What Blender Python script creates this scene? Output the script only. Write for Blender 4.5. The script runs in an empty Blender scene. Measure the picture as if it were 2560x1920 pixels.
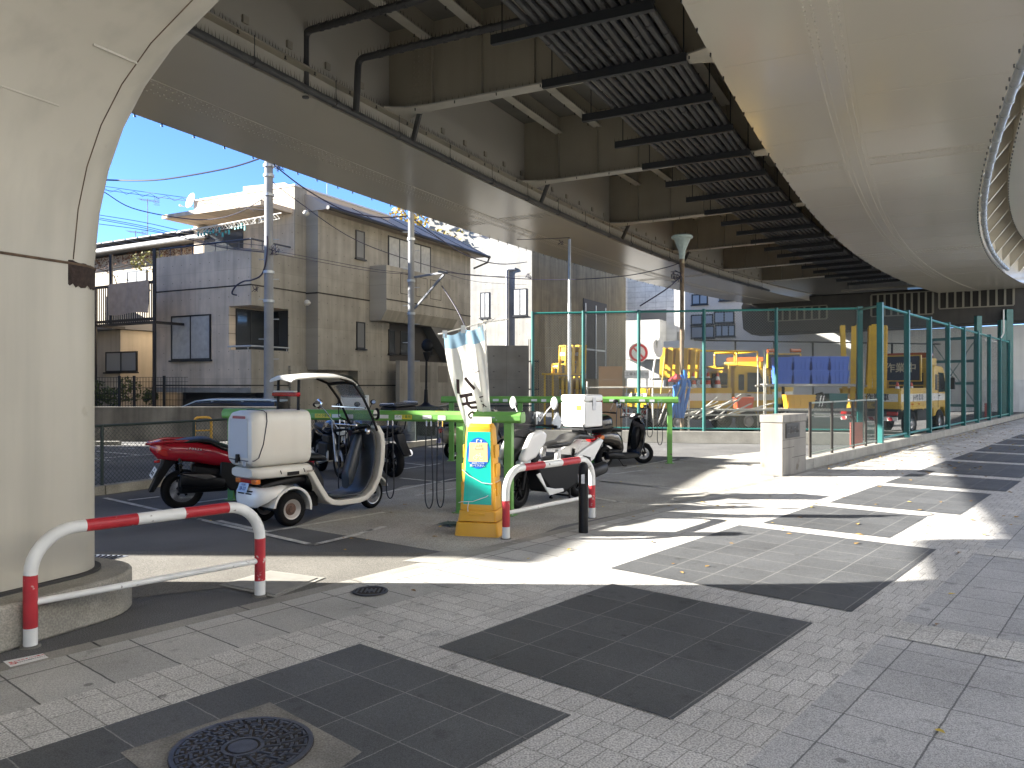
import bpy, bmesh, math, random
from mathutils import Vector, Matrix
random.seed(7)
R = math.radians
SC = bpy.context.scene
COL = SC.collection
V = Vector
# ------------------------------------------------------------------ camera, sky, sun, exposure
CH = 1.6                      # camera height
F = 1930.0                    # focal length measured on the 2560 px wide photograph
HOR = 962.0
cam = bpy.data.cameras.new('camera')
cam.sensor_width = 36.0
cam.lens = 36.0 * F / 2560.0
cam.shift_y = 2.0 / 2560.0
cam.clip_end = 2000
cam_o = bpy.data.objects.new('camera', cam)
COL.objects.link(cam_o)
cam_o.location = (0, 0, CH)
cam_o.rotation_euler = (R(90), 0, 0)
SC.camera = cam_o
SUN_AZ = V((-1.0, 0.03, 0)).normalized()
SUN_EL = R(24.0)
w = bpy.data.worlds.new('World')
SC.world = w
w.use_nodes = True
nt = w.node_tree
bg = nt.nodes['Background']
sky = nt.nodes.new('ShaderNodeTexSky')
sky.sky_type = 'NISHITA'
sky.sun_disc = False
sky.sun_elevation = SUN_EL
sky.sun_rotation = math.atan2(SUN_AZ.x, SUN_AZ.y)
sky.altitude = 0
sky.air_density = 0.5
sky.dust_density = 0.0
sky.ozone_density = 6
nt.links.new(sky.outputs[0], bg.inputs[0])
bg.inputs[1].default_value = 0.07
sl = bpy.data.lights.new('sun', 'SUN')
sl.energy = 4.2
sl.angle = R(0.5)
sl.color = (1.0, 0.955, 0.88)
so = bpy.data.objects.new('sun', sl)
COL.objects.link(so)
sdir = V((SUN_AZ.x * math.cos(SUN_EL), SUN_AZ.y * math.cos(SUN_EL), math.sin(SUN_EL)))
so.rotation_euler = (-sdir).to_track_quat('-Z', 'Y').to_euler()
so.location = (-20, 2, 20)
SC.view_settings.view_transform = 'Standard'
SC.view_settings.look = 'None'
SC.view_settings.gamma = 1.0
SC.view_settings.use_curve_mapping = False
SC.view_settings.exposure = 2.75
SC.render.engine = 'CYCLES'
SC.cycles.max_bounces = 10
SC.cycles.diffuse_bounces = 6
SC.cycles.glossy_bounces = 4
SC.cycles.transparent_max_bounces = 16
SC.cycles.caustics_reflective = False
SC.cycles.caustics_refractive = False
SC.cycles.use_denoising = True
SC.cycles.sample_clamp_indirect = 8.0

# ------------------------------------------------------------------ pixel helpers (photo survey -> metres)
def G(u, v, z=0.0):
    Y = F * (CH - z) / (v - HOR)
    return V(((u - 1280.0) / F * Y, Y, z))
def P(u, v, Y):
    return V(((u - 1280.0) / F * Y, Y, CH - (v - HOR) / F * Y))
def head(deg):
    return V((math.sin(R(deg)), math.cos(R(deg)), 0)), V((math.cos(R(deg)), -math.sin(R(deg)), 0))
UPZ = V((0, 0, 1))

# ------------------------------------------------------------------ object helpers
INV = {}
def tag(o, label=None, cat=None, group=None, kind=None):
    if label: o['label'] = label
    if cat: o['category'] = cat
    if group: o['group'] = group
    if kind: o['kind'] = kind
    return o
def thing(name, label, cat, loc=(0, 0, 0), rz=0.0, group=None, M=None):
    o = bpy.data.objects.new(name, None)
    COL.objects.link(o)
    o.empty_display_size = 0.2
    if M is None:
        M = Matrix.Translation(V(loc)) @ Matrix.Rotation(rz, 4, 'Z')
    o.matrix_world = M
    INV[o.name] = M.inverted()
    return tag(o, label, cat, group)
def copy_tree(o, parent=None):
    c = o.copy()
    COL.objects.link(c)
    if parent: c.parent = parent
    for ch in list(o.children):
        copy_tree(ch, c)
    return c

class MB:
    """collects shapes into one mesh"""
    def __init__(s):
        s.v = []; s.f = []; s.m = []; s.uv = {}; s.cm = 0
    def add(s, vs, fs, mi=None):
        b = len(s.v)
        s.v += [V(x) for x in vs]
        s.f += [tuple(i + b for i in f) for f in fs]
        s.m += [s.cm if mi is None else mi] * len(fs)
        return s
    def box(s, x0, x1, y0, y1, z0, z1, mi=None):
        vs = [(x, y, z) for z in (z0, z1) for y in (y0, y1) for x in (x0, x1)]
        return s.add(vs, [(0, 2, 3, 1), (4, 5, 7, 6), (0, 1, 5, 4), (2, 6, 7, 3), (0, 4, 6, 2), (1, 3, 7, 5)], mi)
    def obox(s, c, ax, ay, az, mi=None):
        """box from a centre and three half-axis vectors"""
        c = V(c); vs = []
        for k in (-1, 1):
            for j in (-1, 1):
                for i in (-1, 1):
                    vs.append(c + i * V(ax) + j * V(ay) + k * V(az))
        return s.add(vs, [(0, 2, 3, 1), (4, 5, 7, 6), (0, 1, 5, 4), (2, 6, 7, 3), (0, 4, 6, 2), (1, 3, 7, 5)], mi)
    def bar(s, a, b, w, h=None, up=None, mi=None):
        a = V(a); b = V(b); d = b - a; L = d.length
        if L < 1e-6: return s
        d /= L; up = V(up) if up else (UPZ if abs(d.z) < .95 else V((0, 1, 0)))
        sd = d.cross(up).normalized(); u2 = sd.cross(d)
        h = w if h is None else h
        return s.obox((a + b) / 2, sd * w / 2, d * L / 2, u2 * h / 2, mi)
    def prism(s, pts, o, ax, ay, dv, mi=None):
        """polygon pts in the plane o+ax*u+ay*v pushed along vector dv"""
        o = V(o); ax = V(ax); ay = V(ay); dv = V(dv); n = len(pts)
        A = [o + ax * p[0] + ay * p[1] for p in pts]
        B = [p + dv for p in A]
        fs = [tuple(range(n))[::-1], tuple(range(n, 2 * n))]
        fs += [(i, (i + 1) % n, n + (i + 1) % n, n + i) for i in range(n)]
        return s.add(A + B, fs, mi)
    def side(s, pts, y0, y1, mi=None):
        """side profile (x,z) between y0 and y1"""
        return s.prism(pts, (0, y0, 0), (1, 0, 0), (0, 0, 1), (0, y1 - y0, 0), mi)
    def tube(s, pts, r, n=8, cap=True, mi=None, closed=False):
        pts = [V(p) for p in pts]; k = len(pts)
        rs = r if isinstance(r, (list, tuple)) else [r] * k
        vs = []; pu = None
        for i, p in enumerate(pts):
            if closed:
                t = pts[(i + 1) % k] - pts[i - 1]
            else:
                t = pts[min(i + 1, k - 1)] - pts[max(i - 1, 0)]
            t.normalize()
            if pu is None:
                a = V((0, 0, 1)) if abs(t.z) < .9 else V((1, 0, 0))
                pu = (a - t * a.dot(t)).normalized()
            else:
                pu = (pu - t * pu.dot(t))
                pu = pu.normalized() if pu.length > 1e-6 else t.orthogonal().normalized()
            pv = t.cross(pu)
            for j in range(n):
                an = 2 * math.pi * j / n
                vs.append(p + rs[i] * (math.cos(an) * pu + math.sin(an) * pv))
        fs = []
        for i in range(k if closed else k - 1):
            a0 = i * n; b0 = ((i + 1) % k) * n
            for j in range(n):
                fs.append((a0 + j, a0 + (j + 1) % n, b0 + (j + 1) % n, b0 + j))
        if cap and not closed:
            fs.append(tuple(range(n))[::-1]); fs.append(tuple(range((k - 1) * n, k * n)))
        return s.add(vs, fs, mi)
    def lathe(s, prof, o, axis, n=20, mi=None, cap=True):
        """prof = [(radius, height)] about axis from o"""
        o = V(o); ax = V(axis).normalized()
        e = V((0, 0, 1)) if abs(ax.z) < .9 else V((1, 0, 0))
        p = (e - ax * e.dot(ax)).normalized(); q = ax.cross(p)
        vs = []
        for r, h in prof:
            for j in range(n):
                an = 2 * math.pi * j / n
                vs.append(o + ax * h + r * (math.cos(an) * p + math.sin(an) * q))
        fs = []
        for i in range(len(prof) - 1):
            for j in range(n):
                fs.append((i * n + j, i * n + (j + 1) % n, (i + 1) * n + (j + 1) % n, (i + 1) * n + j))
        if cap and prof[0][0] > 1e-4: fs.append(tuple(range(n))[::-1])
        if cap and prof[-1][0] > 1e-4: fs.append(tuple(range((len(prof) - 1) * n, len(prof) * n)))
        return s.add(vs, fs, mi)
    def rings(s, rr, cap=True, mi=None):
        n = len(rr[0]); vs = [p for r in rr for p in r]; fs = []
        for i in range(len(rr) - 1):
            for j in range(n):
                fs.append((i * n + j, i * n + (j + 1) % n, (i + 1) * n + (j + 1) % n, (i + 1) * n + j))
        if cap:
            fs.append(tuple(range(n))[::-1]); fs.append(tuple(range((len(rr) - 1) * n, len(rr) * n)))
        return s.add(vs, fs, mi)
    def loft(s, secs, n=16, e=2.6, mi=None):
        """body along x: secs = [(x, y, z, half width, half height)] super-ellipse sections"""
        rr = []
        for (x, y, z, hw, hh) in secs:
            r = []
            for j in range(n):
                a = 2 * math.pi * j / n
                c, sn = math.cos(a), math.sin(a)
                r.append((x, y + hw * math.copysign(abs(c) ** (2 / e), c), z + hh * math.copysign(abs(sn) ** (2 / e), sn)))
            rr.append(r)
        return s.rings(rr, True, mi)
    def ball(s, c, r, n=12, sc=(1, 1, 1), mi=None):
        vs = []; m = n // 2; c = V(c)
        for i in range(m + 1):
            th = math.pi * i / m
            for j in range(n):
                a = 2 * math.pi * j / n
                vs.append(c + V((r * sc[0] * math.sin(th) * math.cos(a), r * sc[1] * math.sin(th) * math.sin(a), r * sc[2] * math.cos(th))))
        fs = [(i * n + j, (i + 1) * n + j, (i + 1) * n + (j + 1) % n, i * n + (j + 1) % n) for i in range(m) for j in range(n)]
        return s.add(vs, fs, mi)
    def quad(s, a, b, c, d, mi=None, uv=None):
        fi = len(s.f)
        s.add([a, b, c, d], [(0, 1, 2, 3)], mi)
        if uv: s.uv[fi] = uv
        return s
    def poly(s, pts, mi=None):
        return s.add(pts, [tuple(range(len(pts)))], mi)
    def build(s, name, mats, parent=None, smooth=35, bevel=0, seg=2, world=False, sub=0, blim=40):
        me = bpy.data.meshes.new(name)
        vs = s.v
        if parent is not None:
            if world:
                Mi = INV[parent.name]
                vs = [Mi @ p for p in vs]
        me.from_pydata([tuple(p) for p in vs], [], s.f)
        if not isinstance(mats, (list, tuple)): mats = [mats]
        for m in mats: me.materials.append(m)
        if len(mats) > 1: me.polygons.foreach_set('material_index', s.m)
        if s.uv:
            ul = me.uv_layers.new(name='uv')
            for fi, uv in s.uv.items():
                pl = me.polygons[fi]
                for k, li in enumerate(pl.loop_indices):
                    ul.data[li].uv = uv[k]
        bm = bmesh.new(); bm.from_mesh(me)
        bmesh.ops.recalc_face_normals(bm, faces=bm.faces[:]) if not s.uv else None
        bm.to_mesh(me); bm.free()
        if smooth:
            me.shade_smooth(); me.set_sharp_from_angle(angle=R(smooth))
        o = bpy.data.objects.new(name, me)
        COL.objects.link(o)
        if parent is not None:
            o.parent = parent
            INV[o.name] = INV[parent.name]
        if bevel:
            b = o.modifiers.new('bevel', 'BEVEL'); b.width = bevel; b.segments = seg; b.limit_method = 'ANGLE'; b.angle_limit = R(blim)
            b.harden_normals = False
        if name == 'bird_spikes': o['kind'] = 'stuff'
        if sub:
            q = o.modifiers.new('subd', 'SUBSURF'); q.levels = sub; q.render_levels = sub
        return o

def text_mesh(name, body, size, mat, M, parent=None, depth=0.0015, spacing=1.0, line=1.0, bold=0.0):
    """lettering: text laid out in the local xy plane of M (x right, y up)"""
    cu = bpy.data.curves.new('lettering', 'FONT')
    cu.body = body; cu.size = size; cu.align_x = 'CENTER'; cu.align_y = 'CENTER'
    cu.extrude = depth; cu.space_character = spacing; cu.space_line = line; cu.offset = bold
    cu.resolution_u = 3
    t = bpy.data.objects.new('lettering', cu); COL.objects.link(t)
    dg = bpy.context.evaluated_depsgraph_get()
    me = bpy.data.meshes.new_from_object(t.evaluated_get(dg))
    bpy.data.objects.remove(t); bpy.data.curves.remove(cu)
    me.name = name
    me.transform(M)
    me.materials.clear(); me.materials.append(mat)
    o = bpy.data.objects.new(name, me); COL.objects.link(o)
    if parent is not None:
        o.parent = parent; INV[o.name] = INV[parent.name]
    return o
def frame_m(o, x, y):
    x = V(x).normalized(); y = V(y); y = (y - x * y.dot(x)).normalized(); z = x.cross(y)
    return Matrix(((x.x, y.x, z.x, o[0]), (x.y, y.y, z.y, o[1]), (x.z, y.z, z.z, o[2]), (0, 0, 0, 1)))

# ------------------------------------------------------------------ materials
MATS = {}
def mat(name, col, rough=0.6, metal=0.0, var=0.0, vscale=8.0, bump=0.0, bscale=60.0, spec=0.5, fine=0.0, fscale=300.0,
        streak=0.0, rustc=None, rust=0.0, rscale=2.3, trans=0.0, alpha=1.0, emit=0.0, coat=0.0, rvar=0.0):
    if name in MATS: return MATS[name]
    m = bpy.data.materials.new(name); m.use_nodes = True
    n = m.node_tree.nodes; l = m.node_tree.links
    b = n['Principled BSDF']
    b.inputs['Base Color'].default_value = (*col, 1)
    b.inputs['Roughness'].default_value = rough
    b.inputs['Metallic'].default_value = metal
    b.inputs['Specular IOR Level'].default_value = spec
    b.inputs['Coat Weight'].default_value = coat
    if trans: b.inputs['Transmission Weight'].default_value = trans
    if alpha < 1: b.inputs['Alpha'].default_value = alpha
    if emit:
        b.inputs['Emission Color'].default_value = (*col, 1); b.inputs['Emission Strength'].default_value = emit
    tc = n.new('ShaderNodeTexCoord')
    cur = None
    def mix(fac, a, bcol, typ='MIX'):
        x = n.new('ShaderNodeMix'); x.data_type = 'RGBA'; x.blend_type = typ
        if isinstance(fac, float): x.inputs[0].default_value = fac
        else: l.new(fac, x.inputs[0])
        for i, c in ((6, a), (7, bcol)):
            if isinstance(c, tuple): x.inputs[i].default_value = (*c, 1)
            else: l.new(c, x.inputs[i])
        return x.outputs[2]
    def noise(scale, detail=4.0, stretch=None):
        t = n.new('ShaderNodeTexNoise'); t.inputs['Scale'].default_value = scale; t.inputs['Detail'].default_value = detail
        if stretch:
            mp = n.new('ShaderNodeMapping'); mp.inputs['Scale'].default_value = stretch
            l.new(tc.outputs['Object'], mp.inputs[0]); l.new(mp.outputs[0], t.inputs['Vector'])
        else:
            l.new(tc.outputs['Object'], t.inputs['Vector'])
        return t.outputs['Fac']
    def ramp(fac, a, bb):
        r = n.new('ShaderNodeMapRange'); r.inputs[1].default_value = a; r.inputs[2].default_value = bb
        l.new(fac, r.inputs[0]); return r.outputs[0]
    base = col
    if var:
        lo = tuple(c * (1 - var) for c in col); hi = tuple(min(1, c * (1 + var)) for c in col)
        cur = mix(ramp(noise(vscale, 5), .3, .7), lo, hi)
    if fine:
        lo = tuple(1 - fine for c in col); hi = tuple(1 + fine for c in col)
        fm = mix(ramp(noise(fscale, 2), .35, .65), lo, hi)
        cur = mix(1.0, cur if cur is not None else base, fm, 'MULTIPLY')
    if streak:
        st = mix(ramp(noise(1.0, 4, (5, 5, .35)), .45, .75), (1, 1, 1), (1 - streak,) * 3)
        cur = mix(1.0, cur if cur is not None else base, st, 'MULTIPLY')
    if rust:
        cur = mix(ramp(noise(rscale, 8), 1 - rust, 1 - rust + .06), cur if cur is not None else base, rustc or (.12, .05, .02))
    if cur is not None: l.new(cur, b.inputs['Base Color'])
    if rvar:
        rr = n.new('ShaderNodeMapRange'); rr.inputs[1].default_value = .3; rr.inputs[2].default_value = .7
        rr.inputs[3].default_value = max(.02, rough - rvar); rr.inputs[4].default_value = min(1, rough + rvar)
        l.new(noise(3.0, 5), rr.inputs[0]); l.new(rr.outputs[0], b.inputs['Roughness'])
    if bump:
        bp = n.new('ShaderNodeBump'); bp.inputs['Strength'].default_value = bump; bp.inputs['Distance'].default_value = .01
        l.new(noise(bscale, 4), bp.inputs['Height']); l.new(bp.outputs[0], b.inputs['Normal'])
    MATS[name] = m
    return m

def paving(name, col, bw, bh, joint, jc, off=0.5, speck=0.35, sscale=120, rough=0.75, spec=.4, var=.12):
    """stone paving: brick layout in UV metres, granite speckle"""
    m = bpy.data.materials.new(name); m.use_nodes = True
    n = m.node_tree.nodes; l = m.node_tree.links; b = n['Principled BSDF']
    uv = n.new('ShaderNodeUVMap'); tc = n.new('ShaderNodeTexCoord')
    br = n.new('ShaderNodeTexBrick'); br.offset = off
    br.inputs['Scale'].default_value = 1; br.inputs['Brick Width'].default_value = bw; br.inputs['Row Height'].default_value = bh
    br.inputs['Mortar Size'].default_value = joint; br.inputs['Mortar Smooth'].default_value = .3; br.inputs['Bias'].default_value = 0
    br.inputs['Color1'].default_value = (*[c * (1 - var) for c in col], 1); br.inputs['Color2'].default_value = (*[c * (1 + var) for c in col], 1)
    br.inputs['Mortar'].default_value = (*jc, 1)
    # joints wander a little so that they do not look ruled
    nz0 = n.new('ShaderNodeTexNoise'); nz0.inputs['Scale'].default_value = 14; l.new(tc.outputs['Object'], nz0.inputs['Vector'])
    vm = n.new('ShaderNodeVectorMath'); vm.operation = 'MULTIPLY_ADD'
    vm.inputs[1].default_value = (.008, .008, 0); l.new(nz0.outputs['Color'], vm.inputs[0]); l.new(uv.outputs[0], vm.inputs[2])
    l.new(vm.outputs[0], br.inputs['Vector'])
    nz = n.new('ShaderNodeTexNoise'); nz.inputs['Scale'].default_value = sscale; nz.inputs['Detail'].default_value = 3
    l.new(tc.outputs['Object'], nz.inputs['Vector'])
    mr = n.new('ShaderNodeMapRange'); mr.inputs[1].default_value = .35; mr.inputs[2].default_value = .65
    mr.inputs[3].default_value = 1 - speck; mr.inputs[4].default_value = 1 + speck; l.new(nz.outputs['Fac'], mr.inputs[0])
    n2 = n.new('ShaderNodeTexNoise'); n2.inputs['Scale'].default_value = 1.3; n2.inputs['Detail'].default_value = 6
    l.new(tc.outputs['Object'], n2.inputs['Vector'])
    m2 = n.new('ShaderNodeMapRange'); m2.inputs[1].default_value = .3; m2.inputs[2].default_value = .7
    m2.inputs[3].default_value = .82; m2.inputs[4].default_value = 1.12; l.new(n2.outputs['Fac'], m2.inputs[0])
    mu = n.new('ShaderNodeMath'); mu.operation = 'MULTIPLY'; l.new(mr.outputs[0], mu.inputs[0]); l.new(m2.outputs[0], mu.inputs[1])
    n3 = n.new('ShaderNodeTexNoise'); n3.inputs['Scale'].default_value = 7; n3.inputs['Detail'].default_value = 7
    l.new(tc.outputs['Object'], n3.inputs['Vector'])
    m3 = n.new('ShaderNodeMapRange'); m3.inputs[1].default_value = .60; m3.inputs[2].default_value = .72; m3.inputs[3].default_value = 1.0; m3.inputs[4].default_value = .68; l.new(n3.outputs['Fac'], m3.inputs[0])
    vo = n.new('ShaderNodeTexVoronoi'); vo.inputs['Scale'].default_value = 1.9; l.new(tc.outputs['Object'], vo.inputs['Vector'])
    m4 = n.new('ShaderNodeMapRange'); m4.inputs[1].default_value = .035; m4.inputs[2].default_value = .055; m4.inputs[3].default_value = .5; m4.inputs[4].default_value = 1.0; l.new(vo.outputs['Distance'], m4.inputs[0])
    mu2 = n.new('ShaderNodeMath'); mu2.operation = 'MULTIPLY'; l.new(m3.outputs[0], mu2.inputs[0]); l.new(m4.outputs[0], mu2.inputs[1])
    mu3 = n.new('ShaderNodeMath'); mu3.operation = 'MULTIPLY'; l.new(mu.outputs[0], mu3.inputs[0]); l.new(mu2.outputs[0], mu3.inputs[1]); mu = mu3
    mx = n.new('ShaderNodeVectorMath'); mx.operation = 'SCALE'; l.new(br.outputs['Color'], mx.inputs[0]); l.new(mu.outputs[0], mx.inputs['Scale'])
    l.new(mx.outputs[0], b.inputs['Base Color'])
    b.inputs['Roughness'].default_value = rough; b.inputs['Specular IOR Level'].default_value = spec
    bp = n.new('ShaderNodeBump'); bp.inputs['Strength'].default_value = .35; bp.inputs['Distance'].default_value = .006
    ad = n.new('ShaderNodeMath'); ad.operation = 'SUBTRACT'; l.new(nz.outputs['Fac'], ad.inputs[0]); l.new(br.outputs['Fac'], ad.inputs[1])
    l.new(ad.outputs[0], bp.inputs['Height']); l.new(bp.outputs[0], b.inputs['Normal'])
    MATS[name] = m
    return m

def board_concrete(name, col, dirx, panel=0.9, stain=0.26):
    """fair-faced concrete: formwork panel joints, tie holes, vertical stains; dirx = horizontal direction of the wall"""
    m = bpy.data.materials.new(name); m.use_nodes = True
    n = m.node_tree.nodes; l = m.node_tree.links; b = n['Principled BSDF']
    ge = n.new('ShaderNodeNewGeometry')
    def dotv(vec):
        x = n.new('ShaderNodeVectorMath'); x.operation = 'DOT_PRODUCT'; l.new(ge.outputs['Position'], x.inputs[0]); x.inputs[1].default_value = vec
        return x.outputs['Value']
    cx = n.new('ShaderNodeCombineXYZ'); l.new(dotv(tuple(dirx)), cx.inputs[0]); l.new(dotv((0, 0, 1)), cx.inputs[1])
    br = n.new('ShaderNodeTexBrick'); br.offset = 0.0
    br.inputs['Scale'].default_value = 1; br.inputs['Brick Width'].default_value = panel; br.inputs['Row Height'].default_value = 1.8
    br.inputs['Mortar Size'].default_value = .012; br.inputs['Mortar Smooth'].default_value = 1
    br.inputs['Color1'].default_value = (.93,) * 3 + (1,); br.inputs['Color2'].default_value = (1.06,) * 3 + (1,); br.inputs['Mortar'].default_value = (.78,) * 3 + (1,)
    l.new(cx.outputs[0], br.inputs['Vector'])
    mp = n.new('ShaderNodeVectorMath'); mp.operation = 'MULTIPLY'; mp.inputs[1].default_value = (3.2, .28, 1); l.new(cx.outputs[0], mp.inputs[0])
    nz = n.new('ShaderNodeTexNoise'); nz.inputs['Scale'].default_value = 1; nz.inputs['Detail'].default_value = 6; l.new(mp.outputs[0], nz.inputs['Vector'])
    mr = n.new('ShaderNodeMapRange'); mr.inputs[1].default_value = .35; mr.inputs[2].default_value = .72; mr.inputs[3].default_value = 1.1; mr.inputs[4].default_value = 1 - stain
    l.new(nz.outputs['Fac'], mr.inputs[0])
    n2 = n.new('ShaderNodeTexNoise'); n2.inputs['Scale'].default_value = 1.6; n2.inputs['Detail'].default_value = 8; l.new(cx.outputs[0], n2.inputs['Vector'])
    m2 = n.new('ShaderNodeMapRange'); m2.inputs[1].default_value = .3; m2.inputs[2].default_value = .7; m2.inputs[3].default_value = .86; m2.inputs[4].default_value = 1.12
    l.new(n2.outputs['Fac'], m2.inputs[0])
    # tie holes on a 0.45 x 0.6 grid
    sp = n.new('ShaderNodeVectorMath'); sp.operation = 'MODULO'; sp.inputs[1].default_value = (.45, .6, 1)
    sh = n.new('ShaderNodeVectorMath'); sh.operation = 'ADD'; sh.inputs[1].default_value = (90, 60, 0); l.new(cx.outputs[0], sh.inputs[0]); l.new(sh.outputs[0], sp.inputs[0])
    ds = n.new('ShaderNodeVectorMath'); ds.operation = 'DISTANCE'; ds.inputs[1].default_value = (.225, .3, 0); l.new(sp.outputs[0], ds.inputs[0])
    hl = n.new('ShaderNodeMapRange'); hl.inputs[1].default_value = .012; hl.inputs[2].default_value = .022; hl.inputs[3].default_value = .35; hl.inputs[4].default_value = 1
    l.new(ds.outputs['Value'], hl.inputs[0])
    a = n.new('ShaderNodeMath'); a.operation = 'MULTIPLY'; l.new(mr.outputs[0], a.inputs[0]); l.new(m2.outputs[0], a.inputs[1])
    a2 = n.new('ShaderNodeMath'); a2.operation = 'MULTIPLY'; l.new(a.outputs[0], a2.inputs[0]); l.new(hl.outputs[0], a2.inputs[1])
    v1 = n.new('ShaderNodeVectorMath'); v1.operation = 'SCALE'; l.new(br.outputs['Color'], v1.inputs[0]); l.new(a2.outputs[0], v1.inputs['Scale'])
    v2 = n.new('ShaderNodeVectorMath'); v2.operation = 'MULTIPLY'; v2.inputs[1].default_value = col; l.new(v1.outputs[0], v2.inputs[0])
    l.new(v2.outputs[0], b.inputs['Base Color']); b.inputs['Roughness'].default_value = .85
    MATS[name] = m
    return m

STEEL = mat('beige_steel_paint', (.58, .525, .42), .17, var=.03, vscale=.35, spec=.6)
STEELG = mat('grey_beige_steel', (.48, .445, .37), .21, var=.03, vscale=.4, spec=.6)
STEELD = mat('dark_beige_steel', (.33, .295, .225), .45, var=.10, vscale=.7, streak=.08)  # darker beige for beam webs, stringers and the girder ledge
FLANGE = mat('flange_paint', (.46, .43, .36), .45, var=.15, vscale=2)
PIERM = mat('pier_paint', (.48, .445, .365), .45, var=.07, vscale=.9, streak=.15, bump=.05, bscale=3, rustc=(.32, .28, .21), rust=.28)
CONC = mat('footing_concrete', (.30, .28, .235), .9, var=.25, vscale=3, fine=.2, fscale=90, bump=.3, bscale=40)
CONCL = mat('kerb_concrete', (.27, .26, .23), .9, var=.2, vscale=2.5, fine=.2, fscale=120, bump=.25, bscale=50)
CONCD = mat('dark_block_wall', (.16, .15, .13), .9, var=.4, vscale=1.3, streak=.4, fine=.2)
DECK = mat('deck_soffit', (.16, .15, .13), .85, var=.2, vscale=.8)
BLACKP = mat('black_painted_steel', (.022, .024, .026), .5)
CONDUIT = mat('grey_conduit', (.055, .054, .052), .5, var=.2, vscale=3)
SPIKE = mat('bird_spikes', (.03, .028, .025), .5)
ASPH = mat('asphalt', (.115, .114, .113), .88, var=.28, vscale=.9, fine=.45, fscale=130, bump=.5, bscale=160)
ASPHB = mat('worn_asphalt', (.34, .325, .29), .9, var=.22, vscale=1.2, fine=.4, fscale=130, bump=.4, bscale=150)
WLINE = mat('worn_white_line', (.52, .51, .47), .8, var=.3, vscale=9, fine=.25, fscale=150, rustc=(.12, .12, .115), rust=.40)
WHITEP = mat('white_paint', (.70, .69, .65), .42, var=.10, vscale=6, rvar=.1, rustc=(.22, .19, .16), rust=.345, rscale=16)
REDP = mat('red_paint', (.42, .022, .03), .45, var=.15, vscale=9, rustc=(.6, .55, .5), rust=.36, rscale=14)
GREENP = mat('green_paint', (.14, .34, .07), .42, var=.14, vscale=4, rustc=(.10, .08, .05), rust=.33, rscale=9)
TEALP = mat('teal_fence_paint', (.012, .105, .095), .45, var=.15, vscale=3)
GALV = mat('galvanised_steel', (.42, .44, .45), .45, metal=.6, var=.12, vscale=5)
WIRE = mat('fence_wire', (.20, .205, .18), .5)
WIREG = mat('green_fence_wire', (.014, .026, .022), .6)
RUBBER = mat('tyre_rubber', (.007, .007, .0075), .75, spec=.15, bump=.2, bscale=200)
BLKPL = mat('black_plastic', (.006, .006, .007), .5, spec=.25)
BLKGL = mat('black_gloss', (.005, .005, .006), .15, coat=.2, spec=.4)
GREYPL = mat('dark_grey_plastic', (.016, .0165, .0175), .5, spec=.3)
CHROME = mat('chrome', (.75, .75, .76), .12, metal=1)
ALU = mat('cast_aluminium', (.45, .45, .46), .35, metal=.8)
RUSTW = mat('rusty_wheel', (.40, .36, .32), .5, metal=.3, rustc=(.12, .06, .04), rust=.47)
WHPL = mat('white_plastic', (.66, .64, .58), .35, var=.04, vscale=3, streak=.06)
WHGL = mat('white_gloss', (.74, .73, .70), .2, coat=.4)
CANRED = mat('red_gloss', (.28, .008, .018), .18, coat=.6)
GLASS = mat('dark_glass', (.02, .022, .025), .06, spec=.7)
CLEAR = mat('clear_lens', (.55, .58, .6), .08, metal=.4)
SCREEN = mat('windscreen', (.75, .78, .8), .05, alpha=.22)
ORANGE = mat('amber_lens', (.62, .16, .02), .2, coat=.4)
TAIL = mat('red_lens', (.35, .01, .01), .15, coat=.5)
MIRROR = mat('mirror_glass', (.85, .87, .9), .03, metal=1)
SEATM = mat('seat_vinyl', (.008, .008, .008), .42, spec=.3, bump=.2, bscale=250)
YELLP = mat('sign_yellow_plastic', (.72, .36, .022), .4, var=.06, vscale=4)
YELTR = mat('truck_yellow', (.58, .36, .018), .35, var=.08, vscale=3, streak=.1)
PLATE = mat('plate_white', (.72, .72, .70), .4)
INK = mat('ink_black', (.015, .015, .016), .6)
# ================================================================== GROUND
def flat(name, pts, z, m, kind='structure', label=None):
    mb = MB(); mb.poly([(p[0], p[1], z) for p in pts]); o = mb.build(name, m, smooth=0)
    if kind: o['kind'] = kind
    return o
mb = MB(); mb.quad((-160, -60, 0), (260, -60, 0), (260, 260, 0), (-160, 260, 0)); g = mb.build('ground', ASPH, smooth=0); g['kind'] = 'structure'
TS, TW = head(40)             # sidewalk runs 40 degrees right of the view; s along, w across (to the right)
def SW(s, w, z=0.0): return TS * s + TW * w + V((0, 0, z))
PV_SLAB = paving('grey_kerb_slabs', (.40, .39, .365), .68, .36, .006, (.10, .10, .095), off=0, speck=.28, sscale=150)
PV_LB = paving('light_sett_across', (.50, .485, .455), .27, .155, .0045, (.26, .25, .23), off=.5, speck=.42, sscale=110, var=.08)
PV_LA = paving('light_sett_along', (.49, .475, .45), .112, .22, .004, (.27, .26, .24), off=.5, speck=.42, sscale=110, var=.07)
PV_DK = paving('dark_granite_tiles', (.092, .095, .098), .39, .39, .004, (.22, .22, .21), off=0, speck=.35, sscale=200, rough=.62, var=.12)
PV_GR = paving('grey_granite_tiles', (.40, .395, .39), .39, .39, .005, (.15, .15, .148), off=0, speck=.4, sscale=170, var=.07)
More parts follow.
